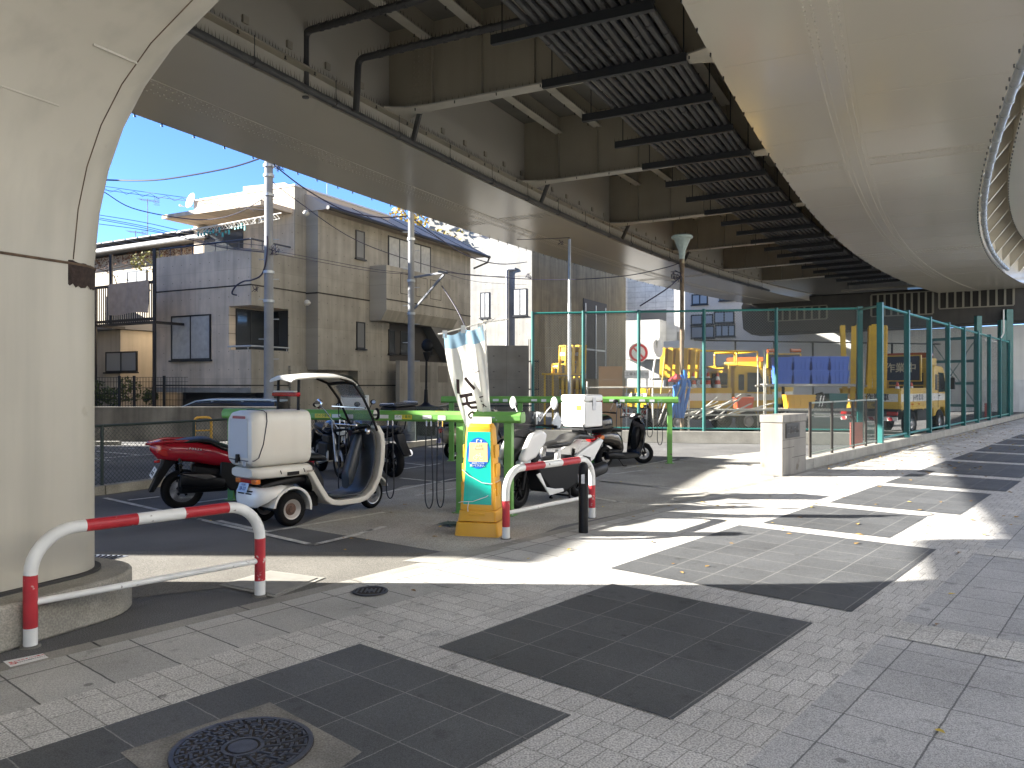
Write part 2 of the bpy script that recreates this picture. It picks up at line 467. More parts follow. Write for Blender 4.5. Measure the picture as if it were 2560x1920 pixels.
def strip(mb, s0, s1, w0, w1, z, ds=2.0):
    k = max(1, int((s1 - s0) / ds))
    for i in range(k):
        a = s0 + (s1 - s0) * i / k; b = s0 + (s1 - s0) * (i + 1) / k
        mb.quad(SW(a, w0, z), SW(a, w1, z), SW(b, w1, z), SW(b, w0, z), uv=[(w0, a), (w1, a), (w1, b), (w0, b)])
mb = MB(); strip(mb, -12, 75, -4.93, -4.27, .008); mb.build('sidewalk_edge', PV_SLAB, smooth=0)['kind'] = 'structure'
mb = MB(); strip(mb, -12, 75, -4.27, -3.6, .008); mb.build('sidewalk_band', PV_LB, smooth=0)['kind'] = 'structure'
mb = MB(); strip(mb, -12, 75, -3.6, -1.33, .008); mb.build('sidewalk', PV_LA, smooth=0)['kind'] = 'structure'
mb = MB(); strip(mb, -12, 75, -1.33, 11.6, .008); mb.build('sidewalk_right', PV_GR, smooth=0)['kind'] = 'structure'
mb = MB()
segs = [(-4.2, -1.9, -3.70, -2.10), (-1.55, .75, -3.75, -2.17), (1.05, 3.03, -3.76, -2.17), (3.3, 5.24, -3.35, -1.77), (5.67, 8.35, -3.65, -1.65), (8.66, 10.37, -3.5, -2.15),
        (10.75, 13.1, -3.42, -1.87), (13.5, 15.2, -3.42, -1.75), (15.6, 18.2, -3.42, -1.8), (18.6, 20.9, -3.42, -1.8), (21.3, 23.9, -3.42, -1.8), (24.3, 26.6, -3.42, -1.8), (27, 29.5, -3.42, -1.8), (30, 32.3, -3.42, -1.8)]
for s0, s1, w0, w1 in segs:
    if s0 == 1.05: s0 = .75
    mb.quad(SW(s0, w0, .012), SW(s0, w1, .012), SW(s1, w1, .012), SW(s1, w0, .012), uv=[(0, 0), (w1 - w0, 0), (w1 - w0, s1 - s0), (0, s1 - s0)])
mb.build('dark_paving', PV_DK, smooth=0)['kind'] = 'structure'
mb = MB()
for s0 in (0.75 - .0, 5.27, 8.36, 10.4, 13.15, 15.2, 18.2, 20.9, 23.9):
    mb.quad(SW(s0, -1.33, .012), SW(s0, 11.4, .012), SW(s0 + .39, 11.4, .012), SW(s0 + .39, -1.33, .012), uv=[(0, 0), (0, 15.33), (.39, 15.33), (.39, 0)])
mb.build('light_paving', PV_LB, smooth=0)['kind'] = 'structure'
# narrow concrete edging between sidewalk and lot
mb = MB(); k = 44
for i in range(k):
    a = -10 + i * 1.0; z = .006
    mb.quad(SW(a, -5.08, z), SW(a, -4.93, z), SW(a + .985, -4.93, z), SW(a + .985, -5.08, z))
mb.build('edging', CONCL, smooth=0)['kind'] = 'structure'
# concrete apron of the lot and the sunlit asphalt strip
flat('apron', [G(735, 1318), G(1078, 1376), G(1180, 1390), G(1275, 1369), G(1400, 1316), G(1560, 1284), G(1720, 1247), G(1860, 1216), G(1935, 1196), G(1915, 1128), G(1640, 1158), G(1300, 1190), G(1010, 1215)], .004, ASPHB)
flat('sunlit_asphalt', [G(150, 1380), G(560, 1380), G(1040, 1383), G(1230, 1376), G(1000, 1432), G(735, 1505), G(560, 1470), G(300, 1500), G(150, 1520)], .004, mat('sunlit_asphalt_tone', (.135, .127, .11), .9, var=.15, vscale=2, fine=.4, fscale=140, bump=.4, bscale=170))  # sun strip beside the pier is put into this paler colour
flat('driveway_slab', [G(1005, 1405), G(1100, 1382), G(1265, 1372), G(1110, 1412)], .0095, CONCL)
# painted bay lines
mb = MB()
def line(a, b, w=.075, z=.009):
    a = V(a); b = V(b); d = (b - a).normalized(); s = V((-d.y, d.x, 0)) * w / 2; zz = V((0, 0, z))
    mb.quad(a - s + zz, b - s + zz, b + s + zz, a + s + zz)
for u0, v0, u1, v1 in ((262, 1246, 782, 1364), (782, 1364, 885, 1340), (885, 1340, 960, 1318), (672, 1330, 960, 1282), (480, 1288, 665, 1270), (320, 1252, 398, 1243), (490, 1258, 600, 1243), (672, 1332, 545, 1303),
                       (960, 1180, 1100, 1160), (1010, 1158, 1080, 1166), (1000, 1196, 1110, 1207), (880, 1248, 1145, 1196), (1480, 1181, 1535, 1186), (1535, 1186, 1610, 1176), (1560, 1172, 1690, 1148), (1500, 1204, 1640, 1219), (1500, 1204, 1780, 1233),
                       (1450, 1240, 1560, 1258), (1700, 1150, 1830, 1138), (1330, 1215, 1400, 1203), (1040, 1240, 1140, 1222)):
    line(G(u0, v0), G(u1, v1))
mb.build('bay_lines', WLINE, smooth=0)['kind'] = 'structure'
mb = MB()
for u0, v0, u1, v1 in ((232, 1128, 345, 1138), (232, 1148, 390, 1136), (275, 1111, 420, 1115), (300, 1121, 338, 1122), (245, 1150, 275, 1152), (420, 1115, 700, 1096)):
    line(G(u0, v0), G(u1, v1), .1)
mb.build('car_park_lines', WLINE, smooth=0)['kind'] = 'structure'

# ================================================================== VIADUCT
DS = .5; S0 = -60.0
_pts = {}
def _build_path():
    n0 = int((0 - S0) / DS); N = int((70 - S0) / DS)
    def th(s):
        return 25.8 + (.2 * s + .006 * s * s if s >= 0 else max(-4, .10 * s))
    p = V((-6.87, 14.5, 0)); P_ = {n0: p.copy()}
    for i in range(n0, N):
        d, _ = head(th((i + .5) * DS + S0)); p = p + d * DS; P_[i + 1] = p.copy()
    p = V((-6.87, 14.5, 0))
    for i in range(n0, 0, -1):
        d, _ = head(th((i - .5) * DS + S0)); p = p - d * DS; P_[i - 1] = p.copy()
    return P_, th
_PP, _TH = _build_path()
def VP(s, o, z):
    i = (s - S0) / DS; k = int(i); f = i - k
    p = _PP[k].lerp(_PP[k + 1], f); d, r = head(_TH(s))
    return V((p.x + r.x * o, p.y + r.y * o, z))
def VD(s): return head(_TH(s))
def srange(a, b, st):
    n = max(1, int(round((b - a) / st))); return [a + (b - a) * i / n for i in range(n + 1)]
def run(mb, prof, a, b, st=1.5, mi=None):
    mb.rings([[VP(s, o, z) for o, z in prof] for s in srange(a, b, st)], True, mi)
VA, VB = -40.0, 58.0
HS, HT = 6.6, 8.72
via = thing('elevated_expressway', 'wide beige steel viaduct with twin box girders curving overhead', 'viaduct', (0, 20, 0))
def bolts(mb, rows, a, b, st, z, r=.016, h=.012):
    s = a
    while s < b:
        for o in rows:
            c = VP(s, o, z); d, rr = VD(s)
            mb.add([c - d * r - rr * r, c + d * r - rr * r, c + d * r + rr * r, c - d * r + rr * r,
                    c - d * r * .6 - rr * r * .6 - UPZ * h, c + d * r * .6 - rr * r * .6 - UPZ * h, c + d * r * .6 + rr * r * .6 - UPZ * h, c - d * r * .6 + rr * r * .6 - UPZ * h],
                   [(4, 5, 6, 7), (0, 1, 5, 4), (1, 2, 6, 5), (2, 3, 7, 6), (3, 0, 4, 7)])
        s += st
def spikes(mb, f, a, b, st, h=.12, up=1):
    s = a
    while s < b:
        p = f(s); d, rr = VD(s); q = .006
        tip = p + UPZ * h * up * random.uniform(.75, 1.1) + d * random.uniform(-.02, .02) + rr * random.uniform(-.02, .02)
        mb.add([p - d * q, p + d * q, p + rr * q * 1.6, tip], [(0, 1, 3), (1, 2, 3), (2, 0, 3)])
        s += st
def hooks(mb, f, a, b, st):
    s = a
    while s < b:
        p = f(s); d, rr = VD(s)
        mb.bar(p, p - UPZ * .05, .02); mb.bar(p - UPZ * .05 - d * .025, p - UPZ * .05 + d * .025, .015)
        s += st * random.uniform(.8, 1.2)
# left girder
mb = MB(); run(mb, [(.05, HS + .03), (3.45, HS + .03), (3.45, HT), (.05, HT)], VA, VB); run(mb, [(0, HS), (3.5, HS), (3.5, HS + .028), (0, HS + .028)], VA, VB)
mb.cm = 1; run(mb, [(3.452, 7.02), (3.62, 7.02), (3.62, 7.05), (3.452, 7.05)], VA, VB)
for s in srange(-30, 34, 1.0): # small square brackets on the web
    c = VP(s, 3.47, 7.32); d, r = VD(s); mb.obox(c, d * .06, r * .02, UPZ * .06)
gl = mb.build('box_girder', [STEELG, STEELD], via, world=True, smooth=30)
mb = MB(); run(mb, [(1.15, HS - .012), (1.7, HS - .012), (1.7, HS - .001), (1.15, HS - .001)], VA, VB); bolts(mb, (1.22, 1.32, 1.53, 1.63), -8, 34, .13, HS - .012)
for sc in (-4, 11, 26):
    d, r = VD(sc)
    for i in range(24):
        for j in range(5):
            c = VP(sc + (j - 2) * .11, .15 + i * .14, HS - .002); mb.obox(c, d * .022, r * .03, UPZ * .007)
mb.build('splice_plate', STEELG, gl, world=True, smooth=0)
mb = MB(); spikes(mb, lambda s: VP(s, 3.58, 7.05), -12, 34, .075); hooks(mb, lambda s: VP(s, 3.6, 7.02), -12, 34, .9); hooks(mb, lambda s: VP(s, .03, HS), -12, 34, .7)
mb.build('bird_spikes', SPIKE, gl, world=True, smooth=0)
# right girder
mb = MB(); run(mb, [(10.15, HS + .03), (14.25, HS + .03), (14.25, HT), (10.15, HT)], VA, VB); run(mb, [(10.1, HS), (14.3, HS), (14.3, HS + .028), (10.1, HS + .028)], VA, VB)
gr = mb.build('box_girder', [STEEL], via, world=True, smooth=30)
mb = MB(); run(mb, [(11.45, HS - .012), (12.0, HS - .012), (12.0, HS - .001), (11.45, HS - .001)], VA, VB); bolts(mb, (11.52, 11.62, 11.83, 11.93), -14, 34, .13, HS - .012)
for sc in (-6.5, 9.5, 24.5):
    d, r = VD(sc)
    for i in range(36):
        if 11.4 < 10.2 + i * .112 < 12.05: continue
        mb.obox(VP(sc, 10.2 + i * .112, HS - .004), d * .22, r * .02, UPZ * .008)
    for e in (-.3, .3):
        mb.obox(VP(sc + e, 12.2, HS - .004), d * .02, r * 2.0, UPZ * .006)
for sc in srange(-14, 33, 2.4):  # weld seams that catch the light
    d, r = VD(sc); mb.obox(VP(sc, 12.2, HS - .001), d * .012, r * 2.05, UPZ * .003)
mb.build('splice_plate', STEEL, gr, world=True, smooth=0)
mb = MB(); hooks(mb, lambda s: VP(s, 14.27, HS), -16, 34, .55); hooks(mb, lambda s: VP(s, 10.12, HS), -16, 34, .9)
mb.build('bird_spikes', SPIKE, gr, world=True, smooth=0)
# deck
mb = MB(); run(mb, [(-1.6, 8.74), (15.7, 8.74), (15.7, 8.98), (-1.6, 8.98)], VA, VB); mb.build('deck_slab', DECK, via, world=True, smooth=30)
mb = MB(); run(mb, [(-1.6, 8.99), (-1.35, 8.99), (-1.35, 9.95), (-1.6, 9.95)], VA, VB); run(mb, [(15.45, 8.99), (15.7, 8.99), (15.7, 9.95), (15.45, 9.95)], VA, VB)
mb.build('parapet', CONCL, via, world=True, smooth=30)
mb = MB(); run(mb, [(15.05, 7.9), (15.75, 7.9), (15.75, 8.73), (15.05, 8.73)], VA, VB)
eb = mb.build('edge_beam', STEELG, via, world=True, smooth=30)
mb = MB(); hooks(mb, lambda s: VP(s, 15.07, 7.9), -16, 34, .45); hooks(mb, lambda s: VP(s, 15.72, 7.9), -16, 34, .45); mb.build('bird_spikes', SPIKE, eb, world=True, smooth=0)
for s in srange(-9, 39, 2.6):
    d, r = VD(s); mb = MB()
    mb.prism([(14.26, HS + .5), (14.26, 8.7), (15.04, 8.7), (15.04, 8.0)], VP(s, 0, 0), r, UPZ, d * .02)
    a = VP(s, 14.3, HS + .5); b = VP(s, 15.0, 8.0)
    mb.cm = 1; mb.bar(a, b, .16, .02, up=UPZ)
    mb.build('overhang_bracket', [STEELG, FLANGE], via, world=True, smooth=0)
# floor beams between the girders
for s in (-9.6, -3.3, 2.95, 9.2, 15.5, 21.9, 28.2, 33.5):
    d, r = VD(s); o0, o1 = 3.46, 10.14; mb = MB()
    p = VP(s, 0, 0)
    mb.prism([(o0, 7.07), (o1, 7.07), (o1, 8.72), (o0, 8.72)], p - d * .012, r, UPZ, d * .024)
    for o in (4.5, 5.6, 6.7, 7.8, 8.9):
        mb.prism([(o, 7.09), (o + .02, 7.09), (o + .02, 8.7), (o, 8.7)], p - d * .10, r, UPZ, d * .088)
    mb.cm = 1
    fl = [(o0 + .16, -.42), (o0 + .5, -.22), (o0 + 1.0, -.15), (o1 - 1.0, -.15), (o1 - .5, -.22), (o1 - .05, -.4), (o1 - .05, .4), (o1 - .5, .22), (o1 - 1.0, .15), (o0 + 1.0, .15), (o0 + .5, .22), (o0 + .16, .42)]
    mb.prism(fl, p + UPZ * 7.04, r, d, UPZ * .03)
    mb.cm = 0
    for o in (4.05, 4.16, 4.27, 4.38):
        for k in range(14):
            mb.obox(p + r * o + UPZ * (7.2 + k * .1) - d * .016, r * .014, d * .012, UPZ * .014)
    cb = mb.build('floor_beam', [STEELD, FLANGE], via, world=True, smooth=0)
    mb = MB()
    for k in range(90):
        o = o0 + .4 + k * .068; q = p + r * o + UPZ * 7.07 - d * (.14 if k % 2 else -.13)
        tip = q + UPZ * random.uniform(.06, .11) + r * random.uniform(-.02, .02)
        mb.add([q - r * .006, q + r * .006, q + d * .008, tip], [(0, 1, 3), (1, 2, 3), (2, 0, 3)])
    for k in range(7):
        q = p + r * (o0 + .7 + k * .9) + UPZ * 7.04 - d * .13; mb.bar(q, q - UPZ * .05, .02)
    mb.build('bird_spikes', SPIKE, cb, world=True, smooth=0)
for o in (4.5, 5.6, 6.7, 7.8, 8.9):
    mb = MB(); run(mb, [(o - .006, 8.32), (o + .006, 8.32), (o + .006, 8.73), (o - .006, 8.73)], -14, 33)
    mb.cm = 1; run(mb, [(o - .11, 8.29), (o + .11, 8.29), (o + .11, 8.315), (o - .11, 8.315)], -14, 33)
    st = mb.build('stringer', [STEELD, FLANGE], via, world=True, smooth=30)
    mb = MB(); spikes(mb, lambda s: VP(s, o + .1, 8.315), -4, 30, .12, .1); hooks(mb, lambda s: VP(s, o - .1, 8.29), -4, 30, .8); mb.build('bird_spikes', SPIKE, st, world=True, smooth=0)
# drain pipes
mb = MB(); mb.tube([VP(s, 3.66, HS + .02) for s in srange(-16, 34, 1)], .062, 10)
for s in srange(-15, 33, 2.0):
    q = VP(s, 3.66, HS + .02); mb.tube([VP(s - .05, 3.66, HS + .02), VP(s + .05, 3.66, HS + .02)], .078, 10); mb.bar(q, V((q.x, q.y, 7.04)), .012)
dp = mb.build('drain_pipe', CONDUIT, via, world=True)
mb = MB(); spikes(mb, lambda s: VP(s, 3.66, HS + .08), -12, 33, .07, .13); mb.build('bird_spikes', SPIKE, dp, world=True, smooth=0)
def bent(pts, rad=.15, n=5):
    out = [V(pts[0])]
    for i in range(1, len(pts) - 1):
        a, b, c = V(pts[i - 1]), V(pts[i]), V(pts[i + 1])
        p0 = b + (a - b).normalized() * min(rad, (a - b).length / 2); p1 = b + (c - b).normalized() * min(rad, (c - b).length / 2)
        for k in range(n + 1):
            t = k / n; out.append(p0.lerp(b, t).lerp(b.lerp(p1, t), t))
    out.append(V(pts[-1])); return out
for pts in ([P(764, 245, 13.4), P(764, 78, 13.4), P(1030, 5, 12.4), P(1100, -20, 12.2)], [P(890, 280, 14.1), P(896, 147, 14.1), P(1284, 57, 12.7), P(1340, 40, 12.5)]):
    mb = MB(); mb.tube(bent(pts, .14), .062, 10)
    q = bent(pts, .14)
    for i in range(2, 14):
        a = V(pts[1]).lerp(V(pts[2]), i / 14); b = V(pts[1]).lerp(V(pts[2]), i / 14 + .02); mb.tube([a, b], .074, 8)
    pp = mb.build('drain_pipe', CONDUIT, via, world=True)
    mb = MB()
    for i in range(44):
        a = V(pts[1]).lerp(V(pts[2]), i / 44) + UPZ * .06
        mb.add([a + V((-.006, 0, 0)), a + V((.006, 0, 0)), a + V((0, .008, 0)), a + V((random.uniform(-.02, .02), 0, random.uniform(.08, .13)))], [(0, 1, 3), (1, 2, 3), (2, 0, 3)])
    mb.build('bird_spikes', SPIKE, pp, world=True, smooth=0)
for s in (4.4, 10.7, 17.0, 23.4):
    mb = MB(); mb.tube([VP(s - .9, 3.66, 6.64), VP(s - 1.25, 4.05, 7.06)], .06, 8); mb.build('drain_pipe', CONDUIT, via, world=True)
mb = MB(); mb.tube([VP(s, 14.42, HS + .12) for s in srange(-16, 34, .75)], .075, 12)
for s in srange(-15, 33, .9): mb.tube([VP(s - .05, 14.42, HS + .12), VP(s + .05, 14.42, HS + .12)], .092, 12)
mb.build('drain_pipe', GALV, via, world=True)
# cable rack
rack = thing('cable_rack', 'dark conduit rack slung under the viaduct between its girders', 'cable rack', VP(10, 8, 7.3))
for k in range(-2, 19):
    s = .4 + 1.98 * k; d, r = VD(s); mb = MB()
    a = VP(s, 7.08, 6.86); b = VP(s, 9.62, 6.86)
    mb.bar(a, b, .02, .14); mb.bar(a + d * .04 + UPZ * .06, b + d * .04 + UPZ * .06, .08, .02); mb.bar(a + d * .04 - UPZ * .06, b + d * .04 - UPZ * .06, .08, .02)
    for o in (7.25, 9.56): mb.bar(VP(s + .05, o, 6.92), VP(s + .05, o, 8.6), .02)
    for i in range(26):
        q = a.lerp(b, i / 26) + UPZ * .07; mb.add([q - r * .006, q + r * .006, q + d * .008, q + UPZ * random.uniform(.05, .1)], [(0, 1, 3), (1, 2, 3), (2, 0, 3)])
    mb.build('bracket', BLACKP, rack, world=True, smooth=0)
for i in range(13):
    o = 7.72 + i * .146; mb = MB(); zz = 6.985
    mb.tube([VP(s, o + .012 * math.sin(s * 1.7 + i * 2), zz) for s in srange(-6, 36, .8)], .052, 8)
    s = -5 + (i * .37) % 1
    while s < 35:
        mb.tube([VP(s - .06, o + .012 * math.sin(s * 1.7 + i * 2), zz), VP(s + .06, o + .012 * math.sin(s * 1.7 + i * 2), zz)], .062, 8); s += 3.1
    mb.build('conduit', CONDUIT, rack, world=True)
for i in range(12):
    o = 7.80 + i * .146; mb = MB(); mb.tube([VP(s, o, 7.14) for s in srange(-6, 36, 1.2)], .05, 6); mb.build('conduit', CONDUIT, rack, world=True)

# ================================================================== NEAR PIER
PT_, PN_ = head(25); PQ = V((-2.875, 5.57, 0))
def PF(n, t, z): return V((PQ.x + PN_.x * n + PT_.x * t, PQ.y + PN_.y * n + PT_.y * t, z))
pier = thing('bridge_pier', 'tall beige steel viaduct pier flaring into a curved crossbeam, rusty seam at head height', 'pier', PF(-1, -1.6, 0))
mb = MB()
right = [(0, -.2), (0, 2.46), (.05, 2.8), (.14, 3.08), (.28, 3.34), (.48, 3.58), (.75, 3.80), (1.15, 4.02), (1.9, 4.36), (3.0, 4.78), (4.5, 5.2), (6.5, 5.55), (10, 5.75)]
left = [(-2 - a, b) for a, b in [(0, -.2), (0, 2.46), (.05, 2.8), (.14, 3.08), (.28, 3.34), (.48, 3.62), (.75, 3.9), (1.15, 4.2), (1.9, 4.74), (3.0, 5.3), (4.0, 5.74), (4.9, 5.94)]]
prof = right + [(10, HS - .03)] + [(-6.9, HS - .03)] + left[::-1]
def inset(P_, d):
    out = []; n = len(P_)
    for i in range(n):
        p0, p1, p2 = V(P_[i - 1]), V(P_[i]), V(P_[(i + 1) % n])
        e1 = (p1 - p0).normalized(); e2 = (p2 - p1).normalized(); n1 = V((-e1.y, e1.x)); n2 = V((-e2.y, e2.x)); b = (n1 + n2); b /= max(.3, b.length_squared / 2)
        out.append((p1.x + b.x * d, p1.y + b.y * d))
    return out
rc = .30; rr = [[PF(n, -3.3, z) for n, z in inset(prof, rc)]]
for k in range(1, 9): a = R(90 * k / 8); rr.append([PF(n, -3.3 + rc - rc * math.cos(a), z) for n, z in inset(prof, rc * (1 - math.sin(a)))])
for k in range(0, 9): a = R(90 * k / 8); rr.append([PF(n, -rc + rc * math.sin(a), z) for n, z in inset(prof, rc * (1 - math.cos(a)))])
mb.rings(rr)
col = mb.build('column', PIERM, pier, world=True, smooth=50)
mb = MB()  # weld seams
arc = lambda a, z, rr: PF(-.30, -.30, z) + rr * (math.cos(R(a)) * PN_ + math.sin(R(a)) * PT_)
mb.tube([PF(.002, t, 2.43) for t in (-2.9, -2, -1, -.35)] + [arc(a, 2.43, .302) for a in range(5, 86, 8)], .010, 5)
hp = right[1:9]
for tt, r_, off in ((-.31, .004, .001),):
    mb.tube([PF(n + off, tt, z) for n, z in ([(0, .9)] if tt < -.5 else []) + hp], r_, 5)
mb.build('weld_seam', mat('rust_stain', (.10, .065, .04), .9, var=.5, vscale=14), col, world=True, smooth=0)
mb = MB(); q = [PF(.30, t, 3.365) for t in (-3.0, -2, -1, -.62)]; mb.tube(q, .007, 5); mb.tube([PF(.62, t, 3.695) for t in (-.62, -.31)], .010, 5); mb.build('weld_seam', PIERM, col, world=True)
mb = MB()  # patch of flaked rust on the far corner of the seam
cc = PF(-.30, -.30, 0); pts = []
import math as _m
def crn(a, z, rr=.304): return cc + rr * (math.cos(a) * PN_ + math.sin(a) * PT_) + UPZ * z
for i in range(22):
    a0 = R(-30 + 85 * i / 22); a1 = R(-30 + 85 * (i + 1) / 22)
    f0 = lambda i: 2.40 - .105 * min(1, i / 7 + .15) - .03 * (random.Random(i * 7).random()); g0 = lambda i: 2.452 + .012 * random.Random(i * 3 + 1).random() - .03 * i / 22
    mb.add([crn(a0, f0(i)), crn(a1, f0(i + 1)), crn(a1, g0(i + 1)), crn(a0, g0(i))], [(0, 1, 2, 3)])
mb.build('rust_patch', mat('flaked_rust', (.035, .022, .017), .95, var=.5, vscale=30, bump=.8, bscale=50), col, world=True, smooth=0)
mb = MB()
def rrect(n0, n1, t0, t1, r, k=8):
    out = []
    for cx, ct, a0 in ((n1 - r, t1 - r, 0), (n0 + r, t1 - r, 90), (n0 + r, t0 + r, 180), (n1 - r, t0 + r, 270)):
        for i in range(k + 1):
            a = R(a0 + 90 * i / k); out.append((cx + r * math.cos(a), ct + r * math.sin(a)))
    return out
mb.prism(rrect(-2.27, .27, -3.6, .2, .5), PF(0, 0, 0), PN_, PT_, UPZ * .28)
mb.build('footing', CONC, pier, world=True, smooth=40, bevel=.02)
mb = MB(); mb.prism(rrect(-2.05, .05, -3.35, .05, .37), PF(0, 0, .28), PN_, PT_, UPZ * .018); mb.build('grout_ring', mat('dark_grout', (.05, .048, .045), .95), pier, world=True, smooth=40)

# ================================================================== FAR PIER AND WALL
fd, fr = head(35)
FP0 = V((14.4, 48.2, 0))
fpier = thing('far_bridge_pier', 'grey crossbeam pier, coloured as deep shade, carrying the viaduct at the back of the yard', 'pier', FP0 + fr * 8)
mb = MB()
mb.prism([(0, 5.1), (.5, 4.72), (9, 4.8), (22, 5.0), (22, 6.9), (0.1, 6.9), (-.1, 6.5)], FP0, fr, UPZ, fd * 2.2)
mb.prism([(20.5, 0), (22.5, 0), (22.5, 5.2), (20.5, 5.2)], FP0 + fd * .1, fr, UPZ, fd * 2.0)
mb.build('crossbeam', mat('shaded_pier_concrete', (.05, .046, .04), .8, var=.15, vscale=1.5, streak=.2), fpier, world=True, smooth=30, bevel=.08)  # deep shade under the deck is put into this dark colour
for n0, n1, z0, z1, bars in ((1.6, 5.0, 5.45, 6.3, 8), (7.4, 10.5, 5.45, 6.75, 9), (10.8, 14.2, 5.7, 6.75, 9), (16.2, 19.8, 5.6, 6.6, 7)):
    mb = MB(); o = FP0 - fd * .05
    for a, b, c, e in ((n0, n1, z0, z0 + .06), (n0, n1, z1 - .06, z1)):
        mb.prism([(a, c), (b, c), (b, e), (a, e)], o, fr, UPZ, fd * .04)
    for i in range(bars + 1):
        x = n0 + (n1 - n0) * i / bars; mb.prism([(x - .05, z0 + .06), (x + .05, z0 + .06), (x + .05, z1 - .06), (x - .05, z1 - .06)], o, fr, UPZ, fd * .04)
    mb.cm = 1; mb.prism([(n0 + .02, z0 + .02), (n1 - .02, z0 + .02), (n1 - .02, z1 - .02), (n0 + .02, z1 - .02)], o + fd * .041, fr, UPZ, fd * .008)
    mb.build('stiffener_panel', [mat('pale_rib', (.20, .185, .14), .6), mat('black_recess', (.02, .018, .015), .9)], fpier, world=True, smooth=0)
mb = MB()
for z in (6.95, 7.0):
    mb.bar(FP0 + fr * 6 - fd * .9 + UPZ * 6.95, FP0 + fr * 22 - fd * .9 + UPZ * 7.05, .12, .1)
mb.build('catwalk_rail', FLANGE, fpier, world=True, smooth=0)
wt, wn = head(28)
WW0 = V((11.0, 56.0, 0)); WR = V((.872, -.489, 0))
wl = thing('retaining_wall', 'long white painted wall behind the fenced yard', 'wall', WW0 + WR * 14)
mb = MB(); mb.prism([(0, 0), (36, 0), (36, 1.9), (0, 1.9)], WW0, WR, UPZ, V((.489, .872, 0)) * .5)
mb.cm = 1; mb.prism([(0, 1.9), (36, 1.9), (36, 5.4), (0, 4.75)], WW0 + V((.489, .872, 0)) * .02, WR, UPZ, V((.489, .872, 0)) * .46)
mb.build('wall_face', [mat('grey_white_wall', (.72, .73, .71), .7, var=.12, vscale=1.5, streak=.2), mat('white_wall', (.88, .86, .79), .6, var=.06, vscale=.8, streak=.1)], wl, world=True, smooth=0)
# ================================================================== BARRIERS, POSTS, SIGN, RACKS
def barrier(name, label, A, B, h, r, bands, group, post_red, rad=.24):
    """U-shaped red and white pipe barrier: A and B are the feet"""
    A = V(A); B = V(B); L = (B - A).length; d = (B - A).normalized()
    t = thing(name, label, 'barrier', A, math.atan2(d.y, d.x), group)
    path = [V((0, 0, 0)), V((0, 0, post_red[0])), V((0, 0, post_red[1]))]
    n = 9
    def arc(cx, a0, a1):
        return [V((cx + rad * math.cos(R(a0 + (a1 - a0) * i / n)), 0, h - rad + rad * math.sin(R(a0 + (a1 - a0) * i / n)))) for i in range(n + 1)]
    segs = [([V((0, 0, 0)), V((0, 0, post_red[0]))], 0), ([V((0, 0, post_red[0])), V((0, 0, post_red[1]))], 1)]
    xs = [rad] + [b for bb in bands for b in bb] + [L - rad]
    segs.append(([V((0, 0, post_red[1]))] + arc(rad, 180, 90) + ([V((xs[1], 0, h))]), 0))
    for i in range(1, len(xs) - 2):
        segs.append(([V((xs[i], 0, h)), V((xs[i + 1], 0, h))], i % 2))
    segs.append(([V((xs[-2], 0, h))] + arc(L - rad, 90, 0) + [V((L, 0, post_red[1]))], 0))
    segs += [([V((L, 0, post_red[1])), V((L, 0, post_red[0]))], 1), ([V((L, 0, post_red[0])), V((L, 0, 0))], 0)]
    mb = MB()
    for pts, mi in segs: mb.tube(pts, r, 16, cap=False, mi=mi)
    mb.build('frame', [WHITEP, REDP], t, smooth=50)
    mb = MB(); mb.tube([(0, 0, .27), (L, 0, .27)], r * .55, 12); mb.build('crossbar', WHITEP, t, smooth=50)
    for x in (0, L): mb = MB(); mb.lathe([(r * 1.5, 0.002), (r * 1.3, .012), (r, .014)], (x, 0, 0), (0, 0, 1), 16); mb.build('foot_collar', CONCD, t)
    return t
barrier('pipe_barrier', 'red and white U-shaped pipe barrier in front of the pier footing', G(76, 1618), G(650, 1490), .70, .040, [(.31, .63), (.95, 1.275)], 'red and white pipe barriers', (.12, .44), .26)
barrier('pipe_barrier', 'red and white U-shaped pipe barrier beside the yellow sign and the black bollard', G(1265, 1348), G(1480, 1296), .72, .040, [(.286, .636), (.97, 1.32)], 'red and white pipe barriers', (.13, .40), .24)
# bollard
bp = G(1458.5, 1333); t = thing('bollard', 'black round-topped bollard standing at the edge of the paving', 'bollard', bp)
mb = MB(); mb.lathe([(.052, 0), (.052, .62)], (0, 0, 0), (0, 0, 1), 24); mb.lathe([(.054, .66), (.054, .70), (.050, .73), (.036, .755), (.016, .768), (0, .77)], (0, 0, 0), (0, 0, 1), 24); mb.lathe([(.040, .62), (.040, .66)], (0, 0, 0), (0, 0, 1), 16)
for k in range(8):
    a = R(k * 45 + 10); mb.bar((.048 * math.cos(a), .048 * math.sin(a), .54), (.048 * math.cos(a), .048 * math.sin(a), .67), .014)
mb.build('post', BLKPL, t, smooth=40)
mb = MB()
for k in range(4):
    a = R(k * 90 - 100); mb.obox((.0535 * math.cos(a), .0535 * math.sin(a), .59), (-.018 * math.sin(a), .018 * math.cos(a), 0), (.002 * math.cos(a), .002 * math.sin(a), 0), (0, 0, .05))
mb.build('reflector', mat('reflector_silver', (.6, .6, .62), .15, metal=.7), t, smooth=0)
